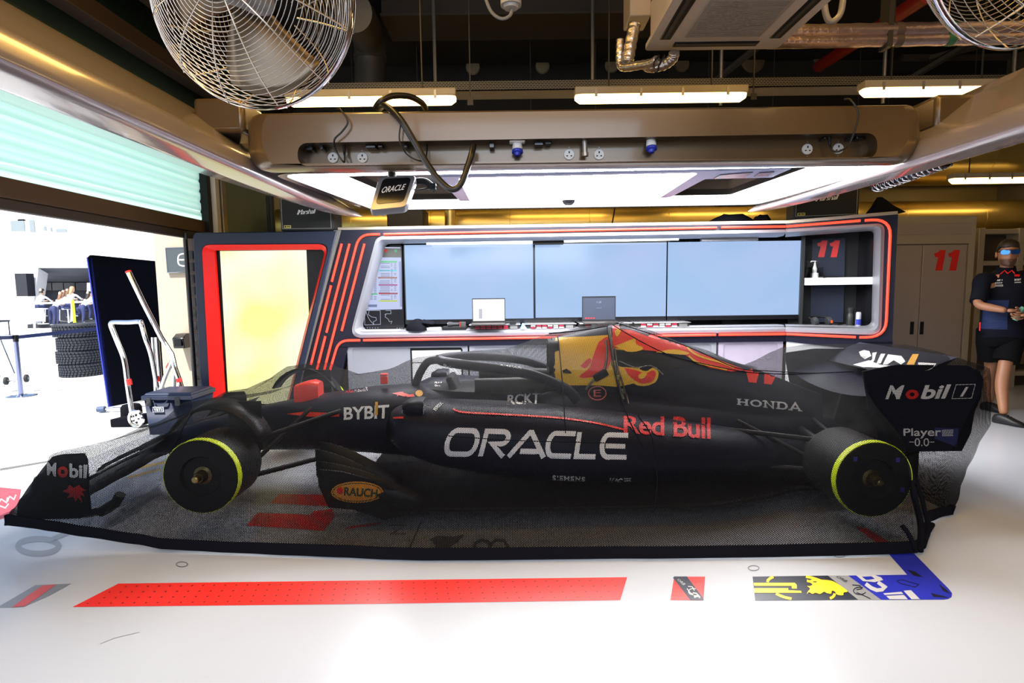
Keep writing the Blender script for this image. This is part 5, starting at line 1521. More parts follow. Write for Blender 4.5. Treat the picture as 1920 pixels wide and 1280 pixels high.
m = bpy.data.materials.new('black_net_cloth'); m.use_nodes = True
N = m.node_tree.nodes; L = m.node_tree.links; N.clear()
out = N.new('ShaderNodeOutputMaterial'); tp = N.new('ShaderNodeBsdfTransparent'); pb = N.new('ShaderNodeBsdfPrincipled'); mx = N.new('ShaderNodeMixShader')
pb.inputs['Base Color'].default_value = (.0035, .0035, .004, 1); pb.inputs['Roughness'].default_value = .8; pb.inputs['Specular IOR Level'].default_value = .08
uvn = N.new('ShaderNodeUVMap'); uvn.uv_map = 'UVMap'
sx = N.new('ShaderNodeSeparateXYZ'); L.new(uvn.outputs[0], sx.inputs[0])
PER = .0072
def cosn(ku, kv):
    a = N.new('ShaderNodeMath'); a.operation = 'MULTIPLY'; a.inputs[1].default_value = ku; L.new(sx.outputs[0], a.inputs[0])
    c = N.new('ShaderNodeMath'); c.operation = 'MULTIPLY_ADD'; c.inputs[1].default_value = kv; L.new(sx.outputs[1], c.inputs[0]); L.new(a.outputs[0], c.inputs[2])
    d = N.new('ShaderNodeMath'); d.operation = 'COSINE'; L.new(c.outputs[0], d.inputs[0]); return d
k0 = 2*PI/PER
c1, c2, c3 = cosn(k0, 0), cosn(k0*.5, k0*.866), cosn(k0*.5, -k0*.866)
s1 = N.new('ShaderNodeMath'); s1.operation = 'ADD'; L.new(c1.outputs[0], s1.inputs[0]); L.new(c2.outputs[0], s1.inputs[1])
s2 = N.new('ShaderNodeMath'); s2.operation = 'ADD'; L.new(s1.outputs[0], s2.inputs[0]); L.new(c3.outputs[0], s2.inputs[1])
th = N.new('ShaderNodeMapRange'); th.inputs['From Min'].default_value = -.50; th.inputs['From Max'].default_value = -.16; th.inputs['To Min'].default_value = 0; th.inputs['To Max'].default_value = 1
# holes shrink towards the near hem, putting the shade beneath into the net
sk = N.new('ShaderNodeMapRange'); sk.interpolation_type = 'SMOOTHSTEP'
sk.inputs['From Min'].default_value = .12; sk.inputs['From Max'].default_value = .44; sk.inputs['To Min'].default_value = -1.15; sk.inputs['To Max'].default_value = 0.22
L.new(sx.outputs[1], sk.inputs['Value'])
s3 = N.new('ShaderNodeMath'); s3.operation = 'ADD'; L.new(s2.outputs[0], s3.inputs[0]); L.new(sk.outputs[0], s3.inputs[1]); s2 = s3
# threads are the small peaks of the lattice: holes where the sum is high
L.new(s2.outputs[0], th.inputs['Value'])
L.new(th.outputs[0], mx.inputs[0]); L.new(pb.outputs[0], mx.inputs[1]); L.new(tp.outputs[0], mx.inputs[2]); L.new(mx.outputs[0], out.inputs[0])
M_net = m
cov = MB(); cov.add(verts, faces)
cover = cov.build('car_cover', M_net, None, smooth=180, uv=uvs)
tag(cover, 'see-through black mesh dust cover draped over the whole racing car', 'car cover')
# solid hem band along the near and far edges
def wv(i, j): return Vector(A[i, j])
for side in (0, 1):
    ring_rows = []
    for i in range(nr):
        j0 = 0 if side == 0 else MV-1; j1 = 4 if side == 0 else MV-5
        p0, p1 = wv(i, j0), wv(i, j1)
        d = (p1 - p0); d = d.normalized() if d.length > 1e-5 else Vector((0, 0, 1))
        if d.z < .3: d = Vector((0, 0, 1))
        o_ = Vector((0, -.004 if side == 0 else .004, 0))
        hgt = .058
        ring_rows.append([p0 + o_, p0 + d*hgt + o_, p0 + d*hgt - o_, p0 - o_])
    b = MB(); b.loft(ring_rows); b.build('hem_band', M_cloth, cover, smooth=50)
CV = Caster([cover])
def seam(pts, w=4, dens=12):
    path = []
    pp = smooth_path([(x, y, 0) for x, y in pts], dens)
    for p in pp:
        r = CV(p.x, p.y)
        if r is not None: path.append(r[0] + r[1]*.004)
    path = [p for i, p in enumerate(path) if i == 0 or (p - path[i-1]).length < .25]
    if len(path) < 3: return
    b = MB(); b.tube(path, w, 6); b.build('seam', M_cloth, cover, smooth=80)
seam([(1046, 632), (1052, 690), (1057, 760), (1060, 812)], .0035)
seam([(1149, 610), (1200, 640), (1260, 668), (1330, 685), (1400, 698), (1470, 702), (1540, 700)], .0035)
seam([(1155, 606), (1230, 630), (1300, 655), (1380, 690), (1440, 696), (1520, 700), (1600, 697)], .003)
seam([(1138, 612), (1146, 660), (1158, 720), (1176, 780), (1206, 840)], .0035)
seam([(1196, 780), (1222, 822), (1232, 900), (1226, 960)], .0035)
seam([(840, 817), (920, 823), (1000, 827), (1090, 829), (1180, 832)], .0025)
seam([(365, 755), (350, 790), (330, 830), (318, 850)], .003)
seam([(1030, 626), (1090, 620), (1140, 612)], .004)
# gathered corner at the rear of the near side: heavy folded cloth
b = MB()
for k, (pts, r) in enumerate((([(1706, 880), (1712, 930), (1724, 985), (1722, 1036)], .016), ([(1716, 900), (1730, 950), (1738, 1000), (1718, 1030)], .012), ([(1690, 985), (1704, 1004), (1716, 1034)], .012), ([(1748, 980), (1736, 1000), (1724, 1036)], .014))):
    path = []
    for p in smooth_path([(x, y, 0) for x, y in pts], 8):
        r_ = CV(p.x, p.y)
        if r_ is not None: path.append(r_[0] + r_[1]*.006)
    path = [p for i, p in enumerate(path) if i == 0 or (p - path[i-1]).length < .2]
    if len(path) > 3:
        b = MB(); b.tube(path, r, 7); b.build('gathered_fold', M_cloth, cover, smooth=80)
# ================================================================== BACK OF THE GARAGE
def hduct(y, z, r, x0, x1, name, lab, rib=1.1, seg=32):
    b = MB(); prof = []
    L_ = x1 - x0; n = int(L_/rib)
    prof.append((0, 0))
    for k in range(n+1):
        h0 = k*rib
        prof += [(r, h0), (r, min(h0 + rib - .012, L_)), (r*.985, min(h0 + rib - .008, L_)), (r*.985, min(h0 + rib - .003, L_))]
    prof.append((0, L_))
    b.lathe(prof, (x0, y, z), (1, 0, 0), seg)
    return tag(b.build(name, M_gold, smooth=40), lab, 'duct')
hduct(8.0, 3.22, .45, -1.2, RIGHT - .1, 'air_duct', 'huge gold foil lagged duct running along the back wall, upper of two')
hduct(8.05, 2.30, .26, -3.3, RIGHT - .1, 'air_duct', 'gold foil lagged duct just above the desk, lower of two')
hang = [-2.2, -.2, 1.9, 3.6, 5.4]
for x in ():
    pass

def fluo(x0, x1, y, z, lab, m=M_tube, dpt=.13):
    t = thing('fluorescent_lamp', ((x0+x1)/2, y, z), lab, 'lamp', 'fluorescent batten lamps')
    b = MB()
    for f in (.2, .8): b = MB(); b.cyl((x0 + (x1-x0)*f, y, z + .11), (x0 + (x1-x0)*f, y, CEIL), .008, .008, 6); b.build('hanging_rod', M_dsteel, t)
    b = MB(); b.box((x0, y - dpt/2, z + .055), (x1, y + dpt/2, z + .12)); b.build('housing', M_beige2, t, bevel=.008)
    b = MB(); b.loft([[(x, y + dpt/2*.9*s*c_, z + .055 - .065*s*max(s_, 0)**.6) for c_, s_ in [(math.cos(PI*k/14), math.sin(PI*k/14)) for k in range(15)]] for x, s in ((x0 + .005, .55), (x0 + .05, 1), (x1 - .05, 1), (x1 - .005, .55))]); b.build('diffuser', m, t, smooth=60)
    for f in (.12, .38, .62, .88):
        b = MB(); xx = x0 + (x1-x0)*f; b.box((xx - .012, y - dpt/2 - .006, z + .03), (xx + .012, y - dpt/2 + .002, z + .10)); b.build('clip', M_steel, t)
    return t
M_beige2 = mat('lamp_housing', (.42, .36, .26), .5)
for (a0, a1, yy, lab) in ((538, 856, 190, 'bright fluorescent lamp behind the beam at left, thick cable crossing it'), (1077, 1398, 184, 'bright fluorescent lamp behind the beam in the middle'), (1614, 1895, 172, 'bright fluorescent lamp at right, partly behind the gantry arm')):
    Y = 5.2
    p0, p1 = P(a0, yy, Y), P(a1, yy, Y)
    z = (p0.z + p1.z)/2 - .03
    fluo(p0.x, p1.x, Y, z, lab)
    for x in ((p0.x + .25), (p1.x - .25)):
        pass
# lamps between the two gold ducts
for i, (x0, x1, lab) in enumerate(((-2.3, -.9, None), (.0, 1.4, None), (2.3, 3.7, None), (4.4, 5.05, 'short lit lamp between the gold ducts above the number 11 locker'), (5.78, 7.0, 'lit lamp between the gold ducts at the far right'))):
    z = 2.70
    fluo(x0, x1, 7.45, z, lab or 'fluorescent lamp over the lower gold duct, mostly behind the light panel')
# threaded rods and cable tray
for (px, Y, z0) in ((815, 6.4, 3.45), (1111, 6.4, 3.45), (1353, 6.4, 3.4), (1660, 6.4, 3.4), (1903, 6.4, 3.4)):
    p = P(px, 100, Y)
    b = MB(); b.cyl((p.x, Y, z0), (p.x, Y, CEIL), .02, .02, 8); tag(b.build('hanging_rod', M_steel), 'steel rod hanging from the ceiling to the perforated cable tray', 'rod', 'rods of the cable tray')
a, c = P(610, 166, 6.4), P(1920, 152, 6.4)
zt = (a.z + c.z)/2
b = MB()
b.box((a.x, 6.35, zt - .05), (RIGHT - .05, 6.37, zt + .05)); b.box((a.x, 6.35, zt - .05), (RIGHT - .05, 6.65, zt - .045))
m = bpy.data.materials.new('perforated_steel'); m.use_nodes = True
N = m.node_tree.nodes; L = m.node_tree.links; pbs = N['Principled BSDF']
tc = N.new('ShaderNodeTexCoord'); br = N.new('ShaderNodeTexBrick'); mp = N.new('ShaderNodeMapping'); mp.inputs['Rotation'].default_value = (PI/2, 0, 0)
br.inputs['Scale'].default_value = 14; br.inputs['Mortar Size'].default_value = .035; br.inputs['Color1'].default_value = (.015, .012, .01, 1); br.inputs['Color2'].default_value = (.02, .016, .012, 1); br.inputs['Mortar'].default_value = (.30, .26, .20, 1)
L.new(tc.outputs['Object'], mp.inputs[0]); L.new(mp.outputs[0], br.inputs[0]); L.new(br.outputs['Color'], pbs.inputs['Base Color']); pbs.inputs['Roughness'].default_value = .5
tag(b.build('cable_tray', m), 'long perforated cable tray under the dark upper wall', 'cable tray')
# small bracket seen between lamps
for (px, py) in ((882, 192), (1413, 181)):
    p = P(px, py, 5.6); b = MB(); b.box((p.x - .006, p.y, p.z - .02), (p.x + .006, p.y + .012, CEIL)); b.box((p.x - .028, p.y - .01, p.z - .028), (p.x + .028, p.y, p.z + .028))
    tag(b.build('rod_bracket', M_dsteel), 'small steel bracket hanging %s' % ('right of the left fluorescent lamp' if px < 1000 else 'right of the middle fluorescent lamp'), 'bracket')
# round blanked holes in the upper wall
for i, (px, py, r, lab) in enumerate(((887, 127, .105, 'round beige disc on the dark upper wall, leftmost of the row'), (1017, 125, .105, 'round beige disc on the dark upper wall, second from left'), (1147, 123, .105, 'round beige disc on the upper wall just left of the silver pipes'),
        (1278, 122, .11, 'round beige disc on the upper wall under the air conditioner corner'), (1411, 116, .17, 'large round disc on the upper wall right of the air conditioner'), (1540, 103, .15, 'round disc on the upper wall beside the red pipe'))):
    p = P(px, py, BACK - .03)
    b = MB(); b.lathe([(0, .0), (r, 0), (r, -.03), (r*.9, -.045), (0, -.05)], p, (0, 1, 0), 32); tag(b.build('wall_disc', mat('disc_beige', (.42, .32, .19), .6) if i < 3 else mat('disc_dull', (.18, .13, .08), .6), smooth=40), lab, 'wall disc', 'round discs on the upper wall')
# big dull duct coming down at the left
p = P(690, 60, 7.2)
b = MB(); b.tube(smooth_path([P(662, 22, 5.9), P(676, 40, 6.3), P(690, 70, 7.0), P(694, 110, 7.2), P(694, 180, 7.2)], 6), .19, 24)
for yy in (104, 112): q_ = P(694, yy, 7.2); b.cyl(q_, q_ - Vector((0, 0, .02)), .2, .2, 24)
tag(b.build('bent_duct', mat('dull_duct', (.10, .085, .07), .5, .4), smooth=60), 'dull grey bent duct coming down behind the left fan', 'duct')
# big steel beam across the top
a, c = P(700, 20, 6.9), P(1215, 45, 6.9)
b = MB(); b.box((-1.45, 6.7, c.z + .02), (2.0, 7.2, c.z + .32)); b.box((-1.45, 6.62, c.z), (2.0, 7.28, c.z + .03)); tag(b.build('roof_beam', mat('roof_steel', (.075, .06, .05), .5, .3)), 'dark steel roof beam across the top of the picture', 'beam')
# small cylinder lamp with lead at top centre
p = P(958, 8, 4.2)
t = thing('pendant_socket', p, 'small white cylinder hanging from the ceiling at top centre with a lead', 'socket')
b = MB(); b.cyl(p + Vector((0, 0, -.01)), p + Vector((0, 0, .2)), .075, .075, 20); b.cyl(p + Vector((0, 0, -.03)), p + Vector((0, 0, .0)), .05, .06, 20); b.build('body', mat('dull_white', (.40, .40, .42), .5), t, smooth=40)
b = MB(); b.tube(smooth_path([P(905, -20, 4.2), P(920, 20, 4.2), P(940, 35, 4.2), P(957, 28, 4.2), P(960, 10, 4.2)], 6), .012, 8); b.build('lead', mat('grey_lead', (.2, .2, .2), .5), t)
b = MB(); b.cyl(p + Vector((0, 0, .2)), (p.x, p.y, CEIL), .025, .025, 10); b.build('rod', M_dsteel, t)
# hook and red pipe, insulated pipes on the right
p = P(1560, 10, 4.3)
b = MB(); b.tube(smooth_path([P(1545, -40, 4.3), P(1546, 10, 4.3), P(1552, 36, 4.3), P(1562, 40, 4.3), P(1576, 25, 4.3), P(1582, -10, 4.3)], 6), .022, 10); tag(b.build('cable_loop', mat('grey_hose', (.25, .24, .25), .4), smooth=80), 'grey hose loop hanging at the top right of the air conditioner', 'hose')
b = MB(); b.tube([P(1535, 125, 7.4), P(1740, -10, 5.2)], .07, 16); tag(b.build('red_pipe', mat('red_pipe_paint', (.35, .02, .015), .4)), 'red sprinkler pipe slanting up towards the top right', 'pipe')
for i, (y0, y1, r, lab) in enumerate(((62, 52, .062, 'silver foil lagged pipe at top right, upper of two'), (80, 70, .05, 'silver foil lagged pipe at top right, lower of two'))):
    a, c = P(1440, y0, 4.9), P(2000, y1, 4.9)
    b = MB(); n = 30
    b.tube([a + (c-a)*k/n for k in range(n+1)], [r*(1 + .05*math.sin(k*2.3)) for k in range(n+1)], 14); o = b.build('lagged_pipe', mat('pink_foil', (.50, .38, .40), .32, .85, var=.35, scale=14, bump=.5, bscale=30), smooth=80)
    tag(o, lab, 'pipe', 'foil lagged pipes')
    for px in (1676, 1773):
        q_ = P(px, y0 + (y1-y0)*(px-1440)/560, 4.9); b = MB(); b.cyl(q_, q_ + Vector((.06, 0, 0)), r*1.06, r*1.06, 16); b.build('tape_band', mat('tape_brown' if px < 1700 else 'tape_green', (.10, .07, .06) if px < 1700 else (.03, .15, .07), .5), o)
for px in (1662,):
    p = P(px, 60, 4.9); b = MB(); b.box((p.x - .02, 4.84, p.z - .14), (p.x + .02, 4.96, CEIL)); tag(b.build('pipe_hanger', M_dsteel), 'dark strap hanger holding the two foil lagged pipes', 'hanger')
# dark struts in the roof on the right
for i, (x0, y0, x1, y1) in enumerate(((1330, 160, 1480, 40), (1700, 150, 1920, 20), (1740, 110, 1930, 60), (1690, 108, 1905, 106))):
    b = MB(); b.tube([P(x0, y0, 7.9), P(x1, y1, 7.4 if i < 3 else 7.9)], .05, 6); tag(b.build('roof_strut', mat('roof_steel', (.075, .06, .05), .5, .3)), ('dark slanting roof strut below the air conditioner', 'dark roof strut rising to the right edge', 'dark roof strut crossing near the right fan', 'level dark strut below the foil lagged pipes')[i], 'strut')
# silver pipes with elbows left of the air conditioner
t = thing('insulated_pipework', P(1205, 90, 4.3), 'foil wrapped pipes with elbows below the left side of the air conditioner', 'pipework')
def fp(pts, r): 
    b = MB(); pp = smooth_path([P(x, y, Y) for x, y, Y in pts], 8); b.tube(pp, [r*(1 + .06*math.sin(i*1.9)) for i in range(len(pp))], 14); b.build('pipe', M_foil, t, smooth=80)
fp([(1163, 74, 4.35), (1162, 100, 4.35), (1163, 120, 4.35), (1172, 126, 4.3), (1200, 122, 4.2), (1222, 118, 4.1), (1232, 112, 4.05)], .030)
fp([(1190, 45, 4.3), (1184, 75, 4.3), (1178, 108, 4.3), (1176, 118, 4.3)], .045)
fp([(1212, 124, 4.2), (1225, 126, 4.15), (1248, 120, 4.1), (1262, 108, 4.05), (1264, 98, 4.02)], .036)
b = MB(); b.box((P(1176, 40, 4.4).x, 4.3, P(1176, 42, 4.4).z), (P(1215, 40, 4.4).x, 4.55, CEIL)); b.build('pipe_casing', mat('casing_beige', (.36, .28, .20), .5), t, bevel=.01)
b = MB(); b.tube(smooth_path([P(1236, 104, 4.05), P(1226, 118, 4.02), P(1228, 132, 4.0), P(1233, 134, 4.0), P(1236, 122, 4.02), P(1246, 104, 4.03)], 6), .006, 6); b.build('tie_wire', M_cable, t)
# ceiling cassette air conditioner
ZA = 3.10
ac = thing('ceiling_air_conditioner', F(1360, 60, ZA), 'square beige ceiling air conditioner with grille, cut off by the top of the picture', 'air conditioner')
class HorA:
    def xyz(s, u, z, w=0): return Vector((u, z, ZA + w))
    n = Vector((0, 0, 1))
ha = HorA()
p0 = F(1207, 97, ZA); p1 = F(1452, 90, ZA)
S_ = .96; yb = (p0.y + p1.y)/2; x0 = p0.x; x1 = x0 + S_; y0 = yb - S_
ac_o = rpoly([(x0, y0), (x1, y0), (x1, yb), (x0, yb)], .04, 4)
M_ac = mat('ac_plastic', (.52, .42, .32), .45)
b = MB()
b.loft([[ha.xyz(u, z, w) for u, z in ac_o] for w in (0, .03)])
ci = ((x0+x1)/2, (y0+yb)/2)
b.loft([[ha.xyz(ci[0] + (u-ci[0])*.94, ci[1] + (z-ci[1])*.94, w) for u, z in ac_o] for w in (.03, .30)])
b.build('cabinet', M_ac, ac, smooth=30)
g = .22
b = MB(); b.box((x0 + g, y0 + g, ZA - .008), (x1 - g, yb - g, ZA + .01)); gr = b.build('return_grille', mat('ac_grille', (.30, .25, .20), .6), ac, bevel=.004)
b = MB()
for k in range(22):
    yy = y0 + g + .03 + (S_ - 2*g - .06)*k/21; b.box((x0 + g + .03, yy - .004, ZA - .012), (x1 - g - .03, yy + .004, ZA - .006))
b.build('grille_slats', mat('ac_slat', (.26, .21, .165), .6), gr)
for (a0, a1, c0, c1) in ((x0 + .06, x0 + .14, y0 + .18, yb - .18), (x1 - .14, x1 - .06, y0 + .18, yb - .18), (x0 + .18, x1 - .18, yb - .14, yb - .06), (x0 + .18, x1 - .18, y0 + .06, y0 + .14)):
    b = MB(); b.box((a0, c0, ZA - .006), (a1, c1, ZA + .012)); v_ = b.build('air_outlet', M_black, ac, bevel=.008)
    b = MB(); b.box((a0 + .02, c0 + .02, ZA - .010), (a1 - .035, c1 - .02, ZA - .005)) if a1 - a0 < .1 else b.box((a0 + .02, c0 + .02, ZA - .010), (a1 - .02, c1 - .035, ZA - .005)); b.build('louvre', M_dsteel, v_)
b = MB()
for xx in (x0 + .1, x1 - .1):
    for yy in (y0 + .1, yb - .1): b.cyl((xx, yy, ZA + .3), (xx, yy, CEIL), .008, .008, 6)
b.build('suspension_rod', M_steel, ac)

# ------------------------------------------------------------------ locker with number 11, and what stands right of it
LK = FL(6.75)
lk = thing('tall_locker', LK.px(1750, 600), 'tall grey two door locker with a red number 11', 'locker')
def lu(x, y): return LK.uz(x, y)
M_lock = mat('locker_grey', (.40, .33, .29), .42, .3, var=.04)
M_lock2 = mat('locker_frame', (.46, .40, .30), .4, .4)
x0, x1 = lu(1668, 560)[0], lu(1822, 560)[0]; zt = lu(1750, 405)[1]
b = MB(); b.box((x0, 6.80, 0), (x1, 7.4, zt)); b.build('cabinet', M_lock2, lk)
zf = lu(1750, 457)[1]; zs = lu(1750, 419)[1]; zs2 = lu(1750, 440)[1]
fr_o = [(x0, 0), (x1, 0), (x1, zt), (x0, zt)]; fr_i = [(x0 + .03, .04), (x1 - .075, .04), (x1 - .075, zf), (x0 + .03, zf)]
b = MB(); b.ring(LK, fr_o, fr_i, 0, .06); b.build('frame', M_lock2, lk, bevel=.004)
b = MB(); b.slab(LK, [(x0 + .02, zs2), (x1 - .06, zs2), (x1 - .06, zs), (x0 + .02, zs)], -.006, .0); b.build('head_panel', M_lock, lk, bevel=.003)
xm = lu(1727, 560)[0]
for (a0, a1, hx, dn) in ((x0 + .035, xm - .004, 1711.5, 'left'), (xm + .004, x1 - .08, 1730, 'right')):
    b = MB(); b.slab(LK, [(a0, .05), (a1, .05), (a1, zf - .01), (a0, zf - .01)], .018, .04); d_ = b.build('door', M_lock, lk, bevel=.004)
    hu = lu(hx, 615)[0]; h0, h1 = lu(hx, 627)[1], lu(hx, 603)[1]
    b = MB(); b.slab(LK, [(hu - .022, h0), (hu + .022, h0), (hu + .022, h1), (hu - .022, h1)], .010, .02); b.build('handle', M_black, d_, bevel=.004)
    if dn == 'right':
        paint('number', in_quad(ELEVEN, rect(1750, 468.5, 1800.5, 507)), on_plane(LK, .018), M_txtr, d_)
# shelving behind the man
SH = FL(7.3)
t = thing('storage_shelving', SH.px(1880, 600), 'dark storage shelving with beige rails behind the man in sunglasses', 'shelving')
xa, xb = SH.uz(1826, 560)[0], RIGHT - .05
b = MB(); b.box((xa, 7.45, 0), (xb, 7.95, SH.uz(1870, 428)[1])); b.build('back_panel', mat('dark_brown_panel', (.05, .035, .022), .6), t)
for y in (434, 493, 560, 640, 700):
    z = SH.uz(1870, y)[1]; b = MB(); b.box((xa, 7.28, z - .03), (xb, 7.47, z + .03)); b.build('shelf_rail', M_lock2, t, bevel=.004)
for x in (1829, 1903):
    u_ = SH.uz(x, 560)[0]; b = MB(); b.box((u_ - .04, 7.26, 0), (u_ + .04, 7.46, SH.uz(x, 428)[1])); b.build('upright', M_lock2, t, bevel=.004)
b = MB(); u_ = SH.uz(1905, 560)[0]
for k in range(8):
    z = .3 + .19*k; b.box((u_ + .05, 7.36, z), (xb, 7.44, z + .165))
b.build('drawer_bank', mat('drawer_brown', (.13, .085, .05), .5), t, bevel=.006)
# lattice girder hung under the right arm
t = thing('heater_lamp', P(1700, 330, 4.9), 'mesh guarded tube lamp clipped under the right gantry arm', 'lamp')
a, c = P(1646, 347, 5.25), P(1775, 300, 4.3)
b = MB(); b.tube([a, c], .05, 14); b.build('tube', M_gloss, t, smooth=60)
b = MB(); d = (c-a).normalized(); e1 = d.orthogonal().normalized(); e2 = d.cross(e1); L_ = (c-a).length
for s in (-1, 1):
    for k0_ in range(3):
        b.tube([a + d*L_*i/60 + (e1*math.cos(s*i*.5 + k0_*2.1) + e2*math.sin(s*i*.5 + k0_*2.1))*.06 for i in range(61)], .004, 4)
b.build('wire_mesh', M_chrome, t, smooth=80)
b = MB(); b.cyl(a, a - d*.03, .065, .06, 18); b.build('end_cap', M_chrome, t, smooth=40)
b = MB(); 
for f in (.2, .8): q_ = a + d*L_*f; b.cyl(q_, q_ + Vector((-.02, 0, .12)), .008, .008, 6)
b.build('clip', M_dsteel, t)
# small machinery seen over the desk at left, behind the panel
p = P(790, 412, 7.2)
b = MB(); b.box((p.x - .42, 7.1, 0), (p.x + .05, 7.5, p.z + .13)); tag(b.build('equipment_case', M_dsteel, bevel=.02), 'dark equipment case behind the desk left of the gold duct', 'case')
b = MB(); b.cyl((P(843, 430, 7.4).x, 7.4, 0), P(843, 340, 7.4), .075, .075, 20); tag(b.build('gold_pipe', M_gold, smooth=60), 'upright gold foil pipe behind the desk', 'pipe')
b = MB(); b.tube([(P(1147, 424, 7.5).x, 7.5, 0), P(1147, 424, 7.5), P(1152, 395, 7.5), P(1156, 370, 7.5)], .01, 6); tag(b.build('thin_rod', M_black), 'thin black rod in front of the lower gold duct', 'rod')
for (x, Y, lab) in ((505, 7.2, 'dark stand pole left of the left amplifier'), (512, 6.7, 'thin dark pole behind the display pillar')):
    p = P(x, 420, Y); b = MB(); b.cyl((p.x, Y, 0), (p.x, Y, p.z + .35), .025, .025, 10); tag(b.build('stand_pole', M_black), lab, 'pole')
# ================================================================== PEOPLE
def skin_body(name, joints, bones, mat_list, which, parent=None, sub=2, rootj=0):
    """joints: {name: (pos, radius or (rx, ry))}; bones: pairs; which(point) -> material index"""
    names = list(joints); idx = {n: i for i, n in enumerate(names)}
    base = wloc(parent) if parent is not None else Vector((0, 0, 0))
    me = bpy.data.meshes.new(name)
    me.from_pydata([tuple(Vector(joints[n][0]) - base) for n in names], [(idx[a], idx[c]) for a, c in bones], [])
    o = bpy.data.objects.new(name, me); COL.objects.link(o)
    o.modifiers.new('skin', 'SKIN')
    if not me.skin_vertices: 
        bpy.context.view_layer.objects.active = o
        me.skin_vertices.new() if hasattr(me.skin_vertices, 'new') else None
    for n in names:
        r = joints[n][1]; r = (r, r) if not isinstance(r, tuple) else r
        sv = me.skin_vertices[0].data[idx[n]]; sv.radius = r; sv.use_root = (idx[n] == rootj)
    o.modifiers['skin'].branch_smoothing = .6
    s_ = o.modifiers.new('sub', 'SUBSURF'); s_.levels = s_.render_levels = sub
    dg = bpy.context.evaluated_depsgraph_get(); dg.update()
    m2 = bpy.data.meshes.new_from_object(o.evaluated_get(dg))
    bpy.data.objects.remove(o)
    for m in list(m2.materials): pass
    m2.materials.clear()
    for m in mat_list: m2.materials.append(m)
    for p in m2.polygons:
        p.material_index = which(p.center + base) if len(mat_list) > 1 else 0
        p.use_smooth = True
    o2 = bpy.data.objects.new(name, m2); COL.objects.link(o2)
    if parent is not None: o2.parent = parent
    return o2
M_skin = mat('warm_skin', (.36, .16, .08), .5, var=.06, scale=30)
M_skin2 = mat('fair_skin', (.70, .45, .34), .5, var=.05)
M_hair = mat('dark_hair', (.018, .012, .008), .55, var=.4, scale=60)
M_teamshirt = mat('team_navy_shirt', (.005, .006, .013), .85, var=.1, scale=30, spec=.15)
M_short = mat('black_shorts', (.004, .004, .005), .9, spec=.12)
M_shoe = mat('black_shoe', (.010, .010, .011), .5)

def head(t, c, fwd, hgt, m_skin, body_name='head', beard=None):
    """a head with brow, nose, mouth, chin and ears; c = centre, fwd = facing direction"""
    fwd = Vector(fwd).normalized(); rt = fwd.cross(Vector((0, 0, 1))).normalized(); up = rt.cross(fwd)
    k = hgt/.235
    b = MB(); R = []
    rows_ = [(-.118, .030, .030, .035), (-.110, .046, .052, .022), (-.095, .056, .066, .012), (-.075, .063, .076, .004), (-.05, .068, .083, .0), (-.02, .071, .088, -.004), (.01, .073, .092, -.008), (.04, .075, .095, -.010), (.07, .073, .092, -.012), (.095, .062, .078, -.014), (.112, .040, .052, -.014), (.119, .012, .018, -.014)]
    for z, rx, ry, dy in rows_:
        ring = []
        for j in range(28):
            a = 2*PI*j/28; x = math.sin(a); y = math.cos(a)
            ext = 0
            if y > .5:
                f = (y - .5)*2
                if -.045 < z < .02: ext += .022*max(0, 1 - abs(x)/.22)*(1 - abs(z + .022)/.045)*f   # nose
                if .02 <= z < .05: ext += .006*f
                if -.02 < z < .022: ext -= .008*f*max(0, 1 - abs(abs(x) - .45)/.25)                  # eye sockets
                if -.085 < z < -.055: ext += .006*max(0, 1 - abs(x)/.4)*f                            # lips
                if z < -.09: ext += .008*max(0, 1 - abs(x)/.5)*f
            ring.append(Vector(c) + (rt*(rx*x) + fwd*(ry*y + dy + ext) + up*z)*k)
        R.append(ring)
    b.loft(R)
    h_ = b.build(body_name, m_skin, t, smooth=180, sub=1)
    b = MB()
    for s in (-1, 1):
        e = Vector(c) + (rt*(s*.074) + fwd*-.012 + up*-.012)*k
        b.loft([[e + (rt*(s*d) + fwd*(.017*q*math.cos(2*PI*j/12)) + up*(.030*q*math.sin(2*PI*j/12)))*k for j in range(12)] for d, q in ((-.004, .7), (.008, 1), (.014, .8))])
    b.build('ear', m_skin, h_, smooth=80)
    return h_, rt, fwd, up, k
